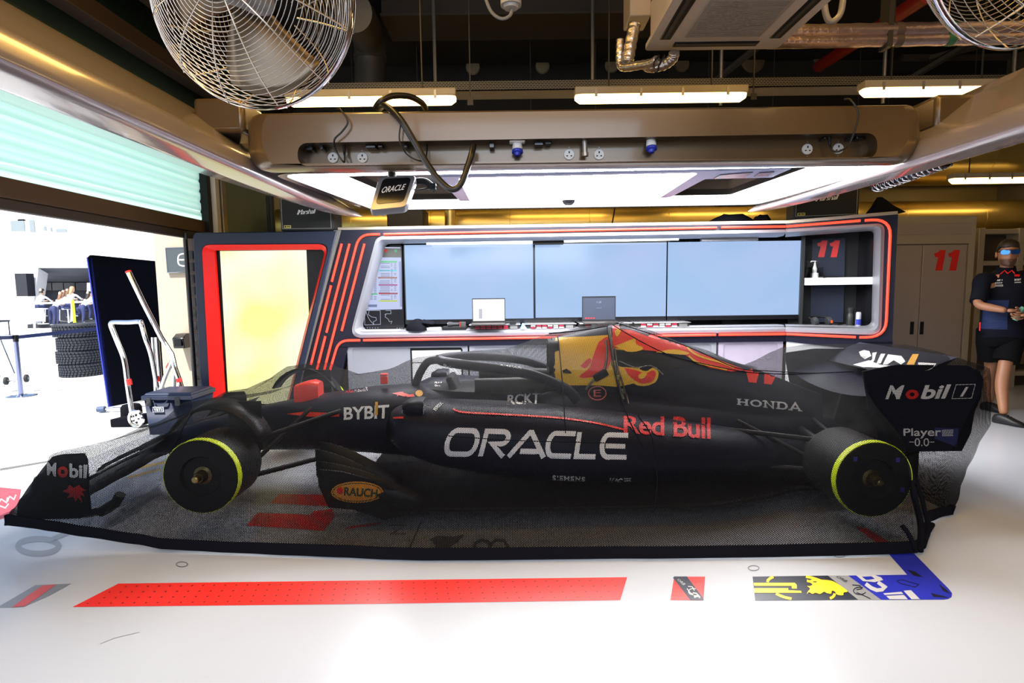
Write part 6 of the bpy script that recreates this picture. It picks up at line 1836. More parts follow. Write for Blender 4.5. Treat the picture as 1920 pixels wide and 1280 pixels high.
def hand(t, wrist, d, pn, m, curl=.7, side=1, L_=.17):
    """palm, four fingers of their own lengths bending about the held thing, thumb from the side; d along the hand, pn palm normal"""
    d = Vector(d).normalized(); pn = Vector(pn); pn = (pn - d*pn.dot(d)).normalized(); sd = d.cross(pn)*side
    J, B = {}, []
    J['wrist'] = (wrist, .024); J['palm'] = (Vector(wrist) + d*.045, (.034, .017)); J['knuck'] = (Vector(wrist) + d*.085, (.036, .014)); B += [('wrist', 'palm'), ('palm', 'knuck')]
    o = skin_body('hand', J, B, [m], lambda p: 0, t, 2)
    for i, (off, ln) in enumerate(((-.030, .066), (-.010, .075), (.010, .070), (.030, .055))):
        p0 = Vector(wrist) + d*.075 + sd*off; dd = d.copy(); J, B = {}, []
        J['a'] = (p0, .0088); prev = 'a'; p = p0
        for s_, seg_ in enumerate((.48, .30, .22)):
            a = curl*(.55 + .45*s_)
            dd = (d*math.cos(a*(s_+1)*.8) + pn*math.sin(a*(s_+1)*.8)).normalized()
            p = p + dd*ln*1.15*seg_
            J['j%d' % s_] = (p, .0086 - .0009*s_); B.append((prev, 'j%d' % s_)); prev = 'j%d' % s_
        skin_body('finger', J, B, [m], lambda p_: 0, o, 1)
    p0 = Vector(wrist) + d*.030 - sd*.026
    J = {'a': (p0, .012), 'b': (p0 + d*.026 - sd*.020 + pn*.012, .0105), 'c': (p0 + d*.052 - sd*.018 + pn*.030, .0095), 'd': (p0 + d*.070 - sd*.008 + pn*.040, .008)}
    skin_body('thumb', J, [('a', 'b'), ('b', 'c'), ('c', 'd')], [m], lambda p_: 0, o, 1)
    return o

# --- the man at the right: dark team shirt, shorts, mirrored sunglasses, walking
MY = 5.62
def mp(px, py, Y=MY): return P(px, py, Y)
man = thing('person', (mp(1870, 770).x, MY, 0), 'man in dark team polo shirt, black shorts and blue mirrored sunglasses holding a green can', 'person')
sL, sR = mp(1838, 522), mp(1925, 518)          # his right and left shoulder as seen
hipc = mp(1876, 640); hipc.z = .94
chest = mp(1882, 545); chest.z = 1.30; waist = mp(1878, 610); waist.z = 1.10; neck = mp(1888, 500)
kn1, an1 = mp(1858, 690, 5.75), mp(1857, 748, 5.95)       # rear leg (left in picture)
kn2, an2 = mp(1882, 690, 5.50), mp(1884, 755, 5.38)       # front leg
an1.z = .10; an2.z = .09
hj1, hj2 = hipc + Vector((-.10, .03, -.04)), hipc + Vector((.09, -.03, -.04))
kn1.z = .52; kn2.z = .50
el1 = mp(1832, 572, 5.52); wr1 = mp(1888, 582, 5.30)
el2 = mp(1944, 572, 5.50); wr2 = mp(1927, 590, 5.28)
J = {'pelvis': (hipc, (.125, .085)), 'waist': (waist, (.12, .085)), 'chest': (chest, (.14, .095)), 'neckb': (neck + Vector((0, .01, -.04)), .064), 'neck': (neck + Vector((0, 0, .05)), .053), 'jaw': (neck + Vector((0, -.01, .12)), .05),
     'sh1': (sL + Vector((.03, 0, -.03)), .060), 'el1': (el1, .046), 'fa1': (el1.lerp(wr1, .35), .043), 'wr1': (wr1, .028), 'sh2': (sR + Vector((-.03, 0, -.03)), .060), 'el2': (el2, .046), 'fa2': (el2.lerp(wr2, .35), .043), 'wr2': (wr2, .028),
     'h1': (hj1, .078), 'k1': (kn1, .058), 'c1': (kn1.lerp(an1, .32) + Vector((0, .025, 0)), .058), 'a1': (an1, .036), 'h2': (hj2, .078), 'k2': (kn2, .060), 'c2': (kn2.lerp(an2, .32) + Vector((0, .025, 0)), .060), 'a2': (an2, .037)}
B = [('pelvis', 'waist'), ('waist', 'chest'), ('chest', 'neckb'), ('neckb', 'neck'), ('neck', 'jaw'), ('chest', 'sh1'), ('sh1', 'el1'), ('el1', 'fa1'), ('fa1', 'wr1'), ('chest', 'sh2'), ('sh2', 'el2'), ('el2', 'fa2'), ('fa2', 'wr2'),
     ('pelvis', 'h1'), ('h1', 'k1'), ('k1', 'c1'), ('c1', 'a1'), ('pelvis', 'h2'), ('h2', 'k2'), ('k2', 'c2'), ('c2', 'a2')]
skin_body('body', J, B, [M_skin], lambda p: 0, man)
def grow(n, g): 
    r = J[n][1]; return (J[n][0], tuple(x + g for x in r) if isinstance(r, tuple) else r + g)
# shirt: torso with half sleeves
M_bluep = mat('blue_print_cloth', (.008, .02, .09), .8, var=.9, scale=40, stretch=(.3, .3, 3))
fy = math.radians(24); tc_, ts_ = math.cos(fy), math.sin(fy)
def torso(rows, n=32):
    R = []
    for z, rx, ry, cx, cy in rows:
        R.append([Vector((cx + rx*c_*tc_ + ry*s_*ts_, cy - rx*c_*ts_ + ry*s_*tc_, z + .010*math.sin(3*a_)*(z < .9))) for a_ in [2*PI*q_/n for q_ in range(n)] for c_, s_ in [(math.copysign(abs(math.cos(a_))**.85, math.cos(a_)), math.copysign(abs(math.sin(a_))**.85, math.sin(a_)))]])
    return R
cxz = lambda z: hipc.x + (chest.x - hipc.x)*(z - .94)/.36
b = MB(); b.loft(torso([(z, rx, ry, cxz(z), MY + dy) for z, rx, ry, dy in ((.845, .186, .150, 0), (.86, .190, .152, 0), (.93, .184, .146, 0), (1.02, .174, .134, 0), (1.12, .170, .128, 0), (1.22, .182, .136, -.005), (1.32, .194, .140, -.005), (1.40, .194, .130, .0), (1.455, .165, .108, .005), (1.49, .110, .090, .005), (1.515, .080, .078, .0))]))
sh = b.build('shirt', [M_teamshirt, M_bluep], man, smooth=80)
wb = wloc(sh)
for pg in sh.data.polygons:
    c_ = pg.center + wb
    if .90 < c_.z < 1.26 and c_.x < cxz(c_.z) - .07 and c_.y < MY + .05: pg.material_index = 1
for s_, sj, ej in ((1, 'sh1', el1), (2, 'sh2', el2)):
    p0 = J[sj][0]; inn_ = p0.lerp(Vector((chest.x, MY, 1.40)), .55)
    b = MB(); b.tube(smooth_path([inn_, p0 + Vector((0, 0, .012)), p0.lerp(ej, .4), p0.lerp(ej, .86)], 5), [.070]*3 + [.074, .077, .078, .078, .076, .074, .073, .072, .071, .070, .070, .069, .068], 16)
    b.build('sleeve', M_teamshirt, sh, smooth=80)
b = MB(); b.loft(torso([(.98, .165, .125, hipc.x, MY), (.92, .176, .136, hipc.x, MY), (.84, .182, .145, hipc.x, MY), (.78, .172, .135, hipc.x, MY), (.74, .12, .10, hipc.x, MY)]))
for hj, kn in ((hj1, kn1), (hj2, kn2)):
    b.tube([hj + Vector((0, 0, .02)), hj.lerp(kn, .3), hj.lerp(kn, .6), hj.lerp(kn, .74), hj.lerp(kn, .75)], [.105, .112, .108, .108, .085], 20)
b.build('shorts', M_short, man, smooth=70)
hc = mp(1890, 474.5, 5.55)
hd, rt, fw, up, k = head(man, hc, (-.52, -.85, -.06), .25, M_skin)
m = M_skin.copy(); m.name = 'skin_with_stubble'; N = m.node_tree.nodes; L = m.node_tree.links; bs = N['Principled BSDF']
lk_ = bs.inputs['Base Color'].links[0].from_socket; tcn = N.new('ShaderNodeTexCoord'); fac = None
for d_, o_, a_, e_ in ((up, -.050*k, -.012*k, .012*k), (fw, .0, .0, .035*k)):
    dp = N.new('ShaderNodeVectorMath'); dp.operation = 'DOT_PRODUCT'; dp.inputs[1].default_value = d_
    L.new(tcn.outputs['Object'], dp.inputs[0])
    base_ = d_.dot(hc - wloc(hd)) + o_; mr = N.new('ShaderNodeMapRange'); mr.interpolation_type = 'SMOOTHSTEP'
    lo_, hi_ = (base_ + e_, base_ + a_) if d_ is up else (base_ + a_, base_ + e_)
    mr.inputs['From Min'].default_value = min(lo_, hi_); mr.inputs['From Max'].default_value = max(lo_, hi_)
    mr.inputs['To Min'].default_value, mr.inputs['To Max'].default_value = (1, 0) if d_ is up else (0, 1)
    L.new(dp.outputs['Value'], mr.inputs['Value'])
    if fac is None: fac = mr.outputs[0]
    else:
        mm_ = N.new('ShaderNodeMath'); mm_.operation = 'MULTIPLY'; L.new(fac, mm_.inputs[0]); L.new(mr.outputs[0], mm_.inputs[1]); fac = mm_.outputs[0]
mxs = N.new('ShaderNodeMix'); mxs.data_type = 'RGBA'; L.new(lk_, mxs.inputs['A']); mxs.inputs['B'].default_value = (.09, .042, .026, 1); L.new(fac, mxs.inputs['Factor']); L.new(mxs.outputs['Result'], bs.inputs['Base Color'])
hd.data.materials[0] = m
# short hair, stubble, sunglasses
b = MB(); R = []
for i in range(8):
    f = i/7; z = .028 + .097*f
    R.append([hc + (rt*(.081*math.sqrt(max(1-(f*.96)**2.6, 0))*math.sin(2*PI*j/28)) + fw*(.101*math.sqrt(max(1-(f*.96)**2.6, 0))*math.cos(2*PI*j/28) - .014) + up*(z + (.030 if math.cos(2*PI*j/28) > .35 else -.05*(1-f)*(math.cos(2*PI*j/28) < 0)) * (1-f) + .004*math.sin(j*5 + i*3)))*k for j in range(28)])
b.loft(R); b.build('hair', M_hair, hd, smooth=80)
b = MB()
for s in (-1, 1):
    b.loft([[hc + (rt*(s*.036 + .032*math.copysign(abs(math.cos(2*PI*j/18))**.6, math.cos(2*PI*j/18))) + fw*(.094 + e - .010*abs(s*.036 + .03*math.cos(2*PI*j/18))/.066) + up*(.012 + .022*math.copysign(abs(math.sin(2*PI*j/18))**.7, math.sin(2*PI*j/18))))*k for j in range(18)] for e in (0, .006)])
gl = b.build('sunglasses', mat('blue_mirror', (.05, .20, .85), .06, .9, var=.4, scale=60), hd, smooth=40)
b = MB(); b.tube([hc + (rt*x + fw*(.098 - .012*abs(x)/.066) + up*.031)*k for x in (-.068, -.03, 0, .03, .068)], .004, 6)
for s in (-1, 1): b.tube([hc + (rt*(s*.068) + fw*.085 + up*.022)*k, hc + (rt*(s*.080) + fw*.0 + up*.012)*k], .004, 6)
b.build('frame', M_black, gl)
b = MB(); b.obox(hc + (fw*.093 + up*-.066)*k, .046*k, .006, .010*k); b.build('mouth', mat('lip', (.30, .12, .09), .5), hd, bevel=.003)
# shoes
for (a, dx, dy) in ((an1, .02, -.10), (an2, .05, -.12)):
    b = MB(); f_ = Vector((dx, dy, 0)).normalized(); s_ = Vector((-f_.y, f_.x, 0)); o_ = Vector((a.x, a.y, 0)); R = []
    for t_, w_, h_ in ((-.085, .030, .055), (-.07, .042, .085), (-.02, .046, .10), (.04, .048, .085), (.09, .050, .062), (.135, .046, .047), (.162, .030, .034), (.172, .010, .02)):
        R.append([o_ + f_*t_ + s_*(w_*math.copysign(abs(math.cos(2*PI*j/16))**.7, math.cos(2*PI*j/16))) + Vector((0, 0, h_/2 + .004 + h_/2*math.copysign(abs(math.sin(2*PI*j/16))**.6, math.sin(2*PI*j/16)))) for j in range(16)])
    b.loft(R); sh_ = b.build('shoe', M_shoe, man, smooth=70)
    b = MB()
    for kk in range(4): b.tube([o_ + f_*(.03 + .025*kk) + s_*x + Vector((0, 0, .098 - .012*kk - abs(x)*.25)) for x in (-.025, 0, .025)], .003, 5)
    b.build('lace', M_dsteel, sh_)
# hands around the can
hand(man, wr1, (1, -.12, .0), (.15, .95, -.25), M_skin, .55, 1)
hand(man, wr2, (-1, -.1, -.05), (-.1, .9, .3), M_skin, .6, -1)
cc = mp(1911, 588, 5.34)
gc = thing('drink_can', cc, 'green and silver drink can held in the hand of the man', 'drink can')
axc = Vector((.35, -.25, .9)).normalized()
b = MB(); b.lathe([(0, -.07), (.020, -.07), (.026, -.06), (.026, .055), (.021, .07), (0, .068)], cc, axc, 24); b.build('can_body', mat('can_green', (.16, .42, .30), .3, .4), gc, smooth=50)
b = MB(); b.lathe([(.0262, -.02), (.0264, -.018), (.0264, .02), (.0262, .022)], cc, axc, 24, caps=False); b.build('silver_band', M_silver, gc)
# badges on the shirt
onS = Caster([sh])
def badge(shape, m, L_=None): return paint('badge', shape, onS, m, sh, .004, L_)
badge(poly2d([(1852, 512), (1860, 502), (1866, 508), (1864, 511), (1856, 513)]), mat('badge_orange', (.75, .32, .05), .6)); badge(poly2d([(1855, 511), (1861, 505), (1862, 512)]), M_txtr)
badge(poly2d([(1864, 516), (1874, 514.5), (1873, 520), (1869, 522), (1865, 520)]), mat('badge_salmon', (.6, .2, .12), .6))
for s, q_ in (('Mobil 1', ((1863, 524), (1879, 523.5), (1879, 526.5), (1863, 527.5))), ('ORACLE', ((1863, 529.5), (1879, 528.8), (1879, 531), (1863, 531.8))), ('BYBIT', ((1902, 523), (1914, 522.5), (1914, 526), (1902, 526.5))), ('HONDA', ((1902, 528.5), (1914, 528), (1914, 530), (1902, 530.5)))):
    badge(in_quad(fit(text2d(s, .02)), q_), M_txtw)
badge(stroke2d([[(1863, 534.5), (1880, 534), (1880, 536.2), (1863, 536.6), (1863, 534.5)]], .6), M_txtw)
badge(poly2d([(1867, 503), (1870, 501.5), (1876, 510), (1873, 511)]), M_txtw); badge(poly2d([(1903, 502.5), (1910, 503), (1906, 507.5)]), M_txtw)
badge(poly2d([(1901, 514.5), (1912, 514.5), (1911, 518.5), (1902, 518.5)]), M_txtr)
for (y0, m_) in ((519, M_txtw), (527, mat('badge_salmon', (.6, .2, .12), .6)), (533, M_txtw)): badge(poly2d([(1823, y0), (1832, y0 - 1.5), (1832, y0 + 2), (1823, y0 + 3)]), m_)
# collar
nb = J['neckb'][0]
b = MB(); b.lathe([(.092, -.02), (.080, .015), (.072, .045), (.068, .04), (.074, .01), (.084, -.02)], nb, (-.08, -.22, 1), 24, caps=False); b.build('collar', M_teamshirt, sh, smooth=60)
# collar piping
b = MB()
for s in (-1, 1):
    pts = []
    for x, y in (((1889, 513), (1884, 507), (1876, 514)) if s < 0 else ((1889, 513), (1897, 507), (1902, 513))):
        r_ = onS(x, y)
        if r_: pts.append(r_[0] + r_[1]*.004)
    if len(pts) > 1: b.tube(pts, .006, 6)
if b.v: b.build('collar_piping', M_txtr, sh)
b = MB(); q0, q1 = mp(1838, 604, 5.46), mp(1837, 620, 5.46); b.tube([q0, q1], .006, 6); b.build('pocket_piping', M_txtr, man)

# --- people leaning on the pit wall, far outside
M_wshirt = mat('white_shirt', (.78, .78, .78), .8)
M_jean = mat('navy_trousers', (.020, .028, .10), .8)
M_sock = mat('white_trainer', (.75, .73, .72), .6)
hairs = {'dark': M_hair, 'brown': mat('brown_hair', (.20, .10, .05), .6), 'fair': mat('fair_hair', (.42, .24, .12), .6)}
def leaner(px, pyhead, pyfoot, Y, hair, lab, seated=False, lean=.35, long=True, kick=False):
    g0 = P(px, pyfoot, Y); hd_ = P(px, pyhead, Y)
    zf = max(g0.z, .0) if not seated else g0.z
    t = thing('person', (g0.x, Y, zf), lab, 'person', 'people in white shirts at the pit wall stand')
    H = hd_.z + .12 - zf
    k_ = H/1.62
    x = g0.x
    hip = Vector((x, Y, zf + .86*k_)) if not seated else Vector((x, Y, zf + .50*k_))
    ch = Vector((x, Y + lean, hd_.z - .30)); nk = Vector((x, Y + lean + .06, hd_.z - .10))
    hc_ = Vector((x, Y + lean + .08, hd_.z))
    if seated:
        k1, k2 = hip + Vector((-.11, .40, -.02)), hip + Vector((.11, .40, -.02)); a1, a2 = k1 + Vector((0, -.10, -.40)), k2 + Vector((0, -.12, -.38))
    else:
        k1, k2 = Vector((x - .10, Y + .03, zf + .46*k_)), Vector((x + .10, Y + .0, zf + .46*k_)); a1, a2 = Vector((x - .10, Y - .02, zf + .07)), Vector((x + .11, Y - .10, zf + .07))
        if kick: k1 = Vector((x - .10, Y + .10, zf + .50*k_)); a1 = Vector((x - .12, Y - .25, zf + .38))
    J_ = {'pelvis': (hip, (.155, .12)), 'waist': (hip.lerp(ch, .45), (.125, .095)), 'chest': (ch, (.15, .11)), 'neck': (nk, .05),
          's1': (ch + Vector((-.17, .02, .06)), .05), 'e1': (ch + Vector((-.22, .26, -.13)), .038), 'w1': (ch + Vector((-.10, .46, -.10)), .028), 's2': (ch + Vector((.17, .02, .06)), .05), 'e2': (ch + Vector((.22, .26, -.13)), .038), 'w2': (ch + Vector((.10, .46, -.10)), .028),
          'h1': (hip + Vector((-.09, 0, -.06)), .098), 'k1': (k1, .062), 'a1': (a1, .038), 'h2': (hip + Vector((.09, 0, -.06)), .098), 'k2': (k2, .062), 'a2': (a2, .038),
          't1': (a1 + Vector((0, .14, -.035)), .03), 't2': (a2 + Vector((0, .14, -.035)), .03)}
    B_ = [('pelvis', 'waist'), ('waist', 'chest'), ('chest', 'neck'), ('chest', 's1'), ('s1', 'e1'), ('e1', 'w1'), ('chest', 's2'), ('s2', 'e2'), ('e2', 'w2'), ('pelvis', 'h1'), ('h1', 'k1'), ('k1', 'a1'), ('a1', 't1'), ('pelvis', 'h2'), ('h2', 'k2'), ('k2', 'a2'), ('a2', 't2')]
    segs = {n: (Vector(J_[a][0]), Vector(J_[c][0])) for n, (a, c) in {str(i): bb for i, bb in enumerate(B_)}.items()}
    kinds = [1, 0, 2, 0, 0, 2, 0, 0, 2, 1, 1, 1, 3, 1, 1, 1, 3]
    def which(p):
        best, bi = 1e9, 0
        for i, (a, c) in enumerate(B_):
            A_, C_ = Vector(J_[a][0]), Vector(J_[c][0]); d = C_ - A_; tt = max(0, min(1, (p - A_).dot(d)/max(d.length_squared, 1e-9)))
            q_ = (p - (A_ + d*tt)).length
            if q_ < best: best, bi, bt = q_, i, tt
        if bi == 0: return 1 if bt < .5 else 0
        return kinds[bi]
    skin_body('body', J_, B_, [M_wshirt, M_jean, M_skin2, M_sock], which, t, 1)
    h2, rt_, fw_, up_, kk = head(t, hc_, (.1, 1, -.15), .23, M_skin2)
    b = MB(); R = []
    rowsH = [(.124, .02, .0), (.105, .065, -.01), (.07, .082, -.012), (.02, .086, -.022), (-.03, .084, -.035), (-.08, .075, -.05), (-.15, .065, -.075), (-.24, .055, -.10), (-.32, .025, -.11)]
    if not long: rowsH = rowsH[:6]
    for z, r_, dy in rowsH:
        R.append([hc_ + (rt_*(r_*math.sin(2*PI*j/18)) + fw_*(r_*1.05*math.cos(2*PI*j/18)*(1 if z > .05 else .75) + dy) + up_*z)*kk for j in range(18)])
    b.loft(R); b.build('hair', hairs[hair], h2, smooth=80)
    return t
PY = 22.5
leaner(100, 552, 611, PY, 'brown', 'person in white shirt bending over the pit wall rail, second from the left', lean=.45)
leaner(86, 551, 611, PY + .1, 'brown', 'person in white shirt and navy trousers at left of the bending pair', lean=.45) if False else None
leaner(108, 549, 611, PY + .8, 'brown', 'person in white shirt close behind the first bending one', lean=.42)
leaner(68, 546, 588, PY + .3, 'dark', 'person in wide white shirt seated leftmost at the pit wall', seated=True, lean=.3, long=False)
leaner(126, 542, 590, PY + .2, 'fair', 'fair haired person in white shirt seated high in the middle of the pit wall group', seated=True, lean=.3)
leaner(119, 546, 592, PY + 2.1, 'brown', 'person half hidden behind the fair haired one at the pit wall', seated=True, lean=.3)
leaner(154, 551, 607, PY, 'dark', 'person with long dark hair and one foot raised, by the yellow post', lean=.42, kick=True)
leaner(167, 547, 600, PY + .8, 'fair', 'person rightmost at the pit wall, beside the black screen board', lean=.35, kick=True)
# ================================================================== THINGS OUTSIDE THE DOOR
# --- pit wall stand: dark canopy between two white flared side walls
Yp = 25.0
M_pitw = mat('pit_stand_white', (.78, .80, .84), .4)
M_pitd = mat('pit_stand_dark', (.012, .014, .022), .7)
ps = thing('pit_wall_stand', (P(110, 600, Yp).x, Yp, 0), 'pit wall stand with dark canopy and white flared side, people leaning inside', 'pit stand')
def pp(x, y, Y=Yp): return P(x, y, Y)
b = MB(); b.prism([pp(62, 502), pp(72, 499), pp(56, 616), pp(38, 616)], (0, .6, 0)); b.prism([pp(20, 505, Yp + 1), pp(64, 502, Yp + 1), pp(48, 614, Yp + 1), pp(-40, 614, Yp + 1)], (0, .5, 0)); b.build('side_wall', M_pitw, ps, bevel=.03)
b = MB(); a_, c_ = pp(64, 499), pp(230, 500)
b.prism([pp(66, 498, Yp - .1), pp(240, 498, Yp - .1), pp(240, 502, Yp - .1), pp(66, 502, Yp - .1)], (0, 1.6, 0)); b.build('roof_edge', M_pitw, ps)
b = MB(); b.add([pp(69, 502, Yp), pp(240, 502, Yp), pp(240, 530, Yp + 1.6), pp(66, 530, Yp + 1.6)], [(0, 1, 2, 3)]); o = b.build('canopy', mat('canopy_grey', (.06, .065, .085), .7), ps); so = o.modifiers.new('thickness', 'SOLIDIFY'); so.thickness = .04
b = MB(); b.prism([pp(64, 529, Yp + 1.7), pp(245, 529, Yp + 1.7), pp(245, 616, Yp + 1.7), pp(50, 616, Yp + 1.7)], (0, .3, 0)); b.build('back_wall', M_pitd, ps)
b = MB(); a_, c_ = pp(55, 608, Yp - 2.0), pp(190, 598, Yp - 2.0); b.box((a_.x, Yp - 2.1, 0), (c_.x + 2, Yp + 1.5, .16)); b.build('platform', M_pitd, ps)
b = MB()
for k in range(5):
    q_ = pp(90 + 22*k, 537, Yp + 1.6); b.box((q_.x - .3, q_.y - .12, q_.z - .18), (q_.x + .3, q_.y, q_.z + .18))
b.build('screen', mat('stand_screen', (.05, .05, .06), .3), ps)
b = MB(); q_ = pp(45, 536, Yp - .4); b.box((q_.x - .28, q_.y - .1, q_.z - .45), (q_.x + .22, q_.y + .3, q_.z + .55)); b.build('side_cabinet', M_pitd, ps)
b = MB(); b.prism([pp(163, 530, Yp + .2), pp(169, 530, Yp + .2), pp(169, 560, Yp + .2), pp(163, 560, Yp + .2)], (0, .1, 0)); b.build('white_post', M_pitw, ps)
# rail in front of the people
def rail(pts, lab, Y, r=.035, extra=()):
    t = thing('hand_rail', P(pts[0][0], pts[0][1], Y), lab, 'railing', 'white rails along the pit wall')
    b = MB(); b.tube([P(x, y, Y) for x, y in pts], r, 8); b.build('top_rail', M_pitw, t, smooth=80)
    for ex in extra: 
        b = MB(); b.tube([P(x, y, Y) for x, y in ex], r*.8, 8); b.build('post', M_pitw, t, smooth=80)
rail([(65, 616), (63, 572), (66, 569), (175, 565)], 'white rail in front of the people at the pit wall', Yp - 2.4, .04, ([(134, 567), (136, 602)],))
rail([(27, 619), (23, 574), (18, 570), (-30, 571)], 'white rail left of the pit wall stand', Yp - 2.0, .035, ([(10, 618), (16, 613), (40, 612), (42, 618)],))
# stools
for (px, lab) in ((79, 'white bar stool under the leftmost seated person'), (127, 'white bar stool under the seated fair haired person')):
    t = thing('bar_stool', P(px, 605, PY + .4), lab, 'stool', 'stools at the pit wall stand')
    q_ = P(px, 580, PY + .4)
    b = MB(); b.cyl(q_, q_ + Vector((0, 0, .05)), .2, .2, 16); b.build('seat', M_pitw, t)
    b = MB(); b.cyl((q_.x, q_.y, .17), q_, .03, .03, 8); b.cyl((q_.x, q_.y, .165), (q_.x, q_.y, .19), .2, .18, 16); b.build('leg', M_pitw, t)
    b = MB(); b.tube([(q_.x - .25, q_.y - .1, q_.z), (q_.x - .25, q_.y - .15, q_.z - .45), (q_.x + .2, q_.y - .15, q_.z - .5), (q_.x + .22, q_.y - .1, q_.z)], .02, 6); b.build('foot_ring', M_pitw, t)
b = MB(); q_ = P(70, 585, PY - .5); b.box((q_.x - .15, q_.y, q_.z - .35), (q_.x + .12, q_.y + .2, q_.z + .15)); tag(b.build('wall_box', M_pitw, bevel=.02), 'white box hanging on the pit wall rail', 'box')
b = MB(); a_, c_ = P(137, 570, 20.5), P(141, 615, 20.5); b.cyl((c_.x, 20.5, 0), (a_.x, 20.5, a_.z + .15), .045, .045, 12); tag(b.build('bollard_post', mat('fluorescent_yellow', (.70, .85, .02), .5), smooth=60), 'fluorescent yellow post behind the tyre stack', 'post')
# table with dark chairs at far left edge
t = thing('folding_chair', P(2, 610, 19), 'dark chair cut off by the left edge near the pit wall', 'chair')
q_ = P(-6, 604, 19); zs_ = .46
b = MB(); b.box((q_.x - .25, 18.78, zs_), (q_.x + .25, 19.25, zs_ + .06)); b.build('seat', M_pitd, t, bevel=.02)
b = MB(); b.loft([[Vector((q_.x + x*w_, 18.76 - .10*(1 - x*x/.0625)*.6 + dy, zs_ + .05 + zz)) for x in (-.25, -.15, 0, .15, .25)] + [Vector((q_.x + x*w_, 18.80 - .10*(1 - x*x/.0625)*.6 + dy, zs_ + .05 + zz)) for x in (.25, .15, 0, -.15, -.25)] for zz, w_, dy in ((0, 1, 0), (.25, 1.05, -.03), (.42, .9, -.06), (.48, .6, -.07))]); b.build('backrest', M_pitd, t, smooth=60)
for x in (-.22, .22):
    for y in (18.82, 19.2):
        b = MB(); b.cyl((q_.x + x, y, 0), (q_.x + x, y, zs_), .018, .018, 8); b.build('leg', M_pitd, t)
# pit lane lines, slightly darker than the concrete
b = MB()
for (y0, y1) in ((648, 650.5), (662, 664)):
    b.add([F(-60, y1 + 4), F(300, y1 - 12), F(300, y0 - 12), F(-60, y0 + 4)], [(0, 1, 2, 3)])
for v in b.v: v.z = .002
struct(b.build('trim_4', mat('lane_line', (.50, .60, .60), .7), smooth=0))

# --- tyre stack
M_tread = mat('wet_tyre', (.020, .024, .034), .7, bump=.1)
m = M_tread; N = m.node_tree.nodes; L = m.node_tree.links
TYB = F(152, 706); TYx, TYy = P(148, 640, 9.5).x, 9.5
def tyre(x, y, z, R, w, lab, rot):
    t = thing('wet_tyre', (x, y, z), lab, 'tyre', 'stacked treaded tyres')
    b = MB(); b.lathe([(R*.62, .02), (R*.72, .0), (R*.90, .0), (R*.975, .03), (R*.985, w*.5), (R*.975, w - .03), (R*.90, w), (R*.72, w), (R*.62, w - .02), (R*.60, w*.5)], (x, y, z), (0, 0, 1), 44, caps=False)
    b.loft([[Vector((x, y, z)) + Vector((R*.62*math.cos(2*PI*k/44), R*.62*math.sin(2*PI*k/44), h_)) for k in range(44)] for h_ in (.02, w - .02)], True, False, False)
    b.build('carcass', M_tread, t, smooth=50)
    b = MB(); n = 40
    for k in range(n):
        a = 2*PI*(k + rot)/n
        for r_, (zz, da) in enumerate(((.10, 0), (.28, .25), (.46, .5), (.64, .25), (.84, 0))):
            aa = a + da*2*PI/n
            c = Vector((x + R*math.cos(aa), y + R*math.sin(aa), z + w*zz))
            b.obox(c, .022, R*.115, w*.135, Matrix.Rotation(aa, 3, 'Z') @ Matrix.Rotation((.3 if r_ < 2 else -.3 if r_ > 2 else 0), 3, 'X'))
    b.build('tread_blocks', M_tread, t, smooth=0)
    return t
zb = 0
for i, (R, dx, lab) in enumerate(((.315, .02, 'treaded black tyre at the bottom of the outdoor stack'), (.320, .0, 'treaded black tyre second from the bottom of the stack'), (.310, .01, 'treaded black tyre third from the bottom of the stack'), (.318, -.025, 'treaded black tyre on top of the stack, blue belt across it'))):
    tyre(TYx + dx, TYy, zb, R, .222, lab, i*.37); zb += .224
# --- stanchion post with belt
sb = F(40, 742)
t = thing('stanchion', sb, 'chrome barrier post with round base and blue belt', 'barrier post')
b = MB(); b.lathe([(0, 0), (.17, 0), (.175, .006), (.16, .016), (.04, .03), (0, .03)], sb, (0, 0, 1), 32); b.build('base', M_chrome, t, smooth=40)
tp = P(31, 628, sb.y); tp.x = sb.x
b = MB(); b.cyl(sb + Vector((0, 0, .02)), tp, .028, .028, 20); b.build('post', mat('blue_chrome', (.22, .25, .42), .2, .8), t, smooth=60)
b = MB(); b.cyl(tp + Vector((0, 0, -.09)), tp + Vector((0, 0, .002)), .033, .033, 20); b.build('belt_head', M_gloss, t, smooth=40)
bt = mat('blue_belt', (.010, .02, .10), .6)
b = MB(); q0 = tp + Vector((.02, 0, -.03)); q1 = P(186, 616, 8.6); 
b.loft([[q0 + Vector((0, 0, .024)), q0 - Vector((0, 0, .024)), q0 + Vector((0, .003, -.024)), q0 + Vector((0, .003, .024))], [q1 + Vector((0, 0, .03)), q1 - Vector((0, 0, .03)), q1 + Vector((0, .003, -.03)), q1 + Vector((0, .003, .03))]]); b.build('belt', bt, t)
b = MB(); q0 = tp + Vector((-.02, 0, -.03)); q1 = P(-60, 636, 6.6)
b.loft([[q0 + Vector((0, 0, .024)), q0 - Vector((0, 0, .024)), q0 + Vector((0, .003, -.024)), q0 + Vector((0, .003, .024))], [q1 + Vector((0, 0, .024)), q1 - Vector((0, 0, .024)), q1 + Vector((0, .003, -.024)), q1 + Vector((0, .003, .024))]]); b.build('belt', bt, t)
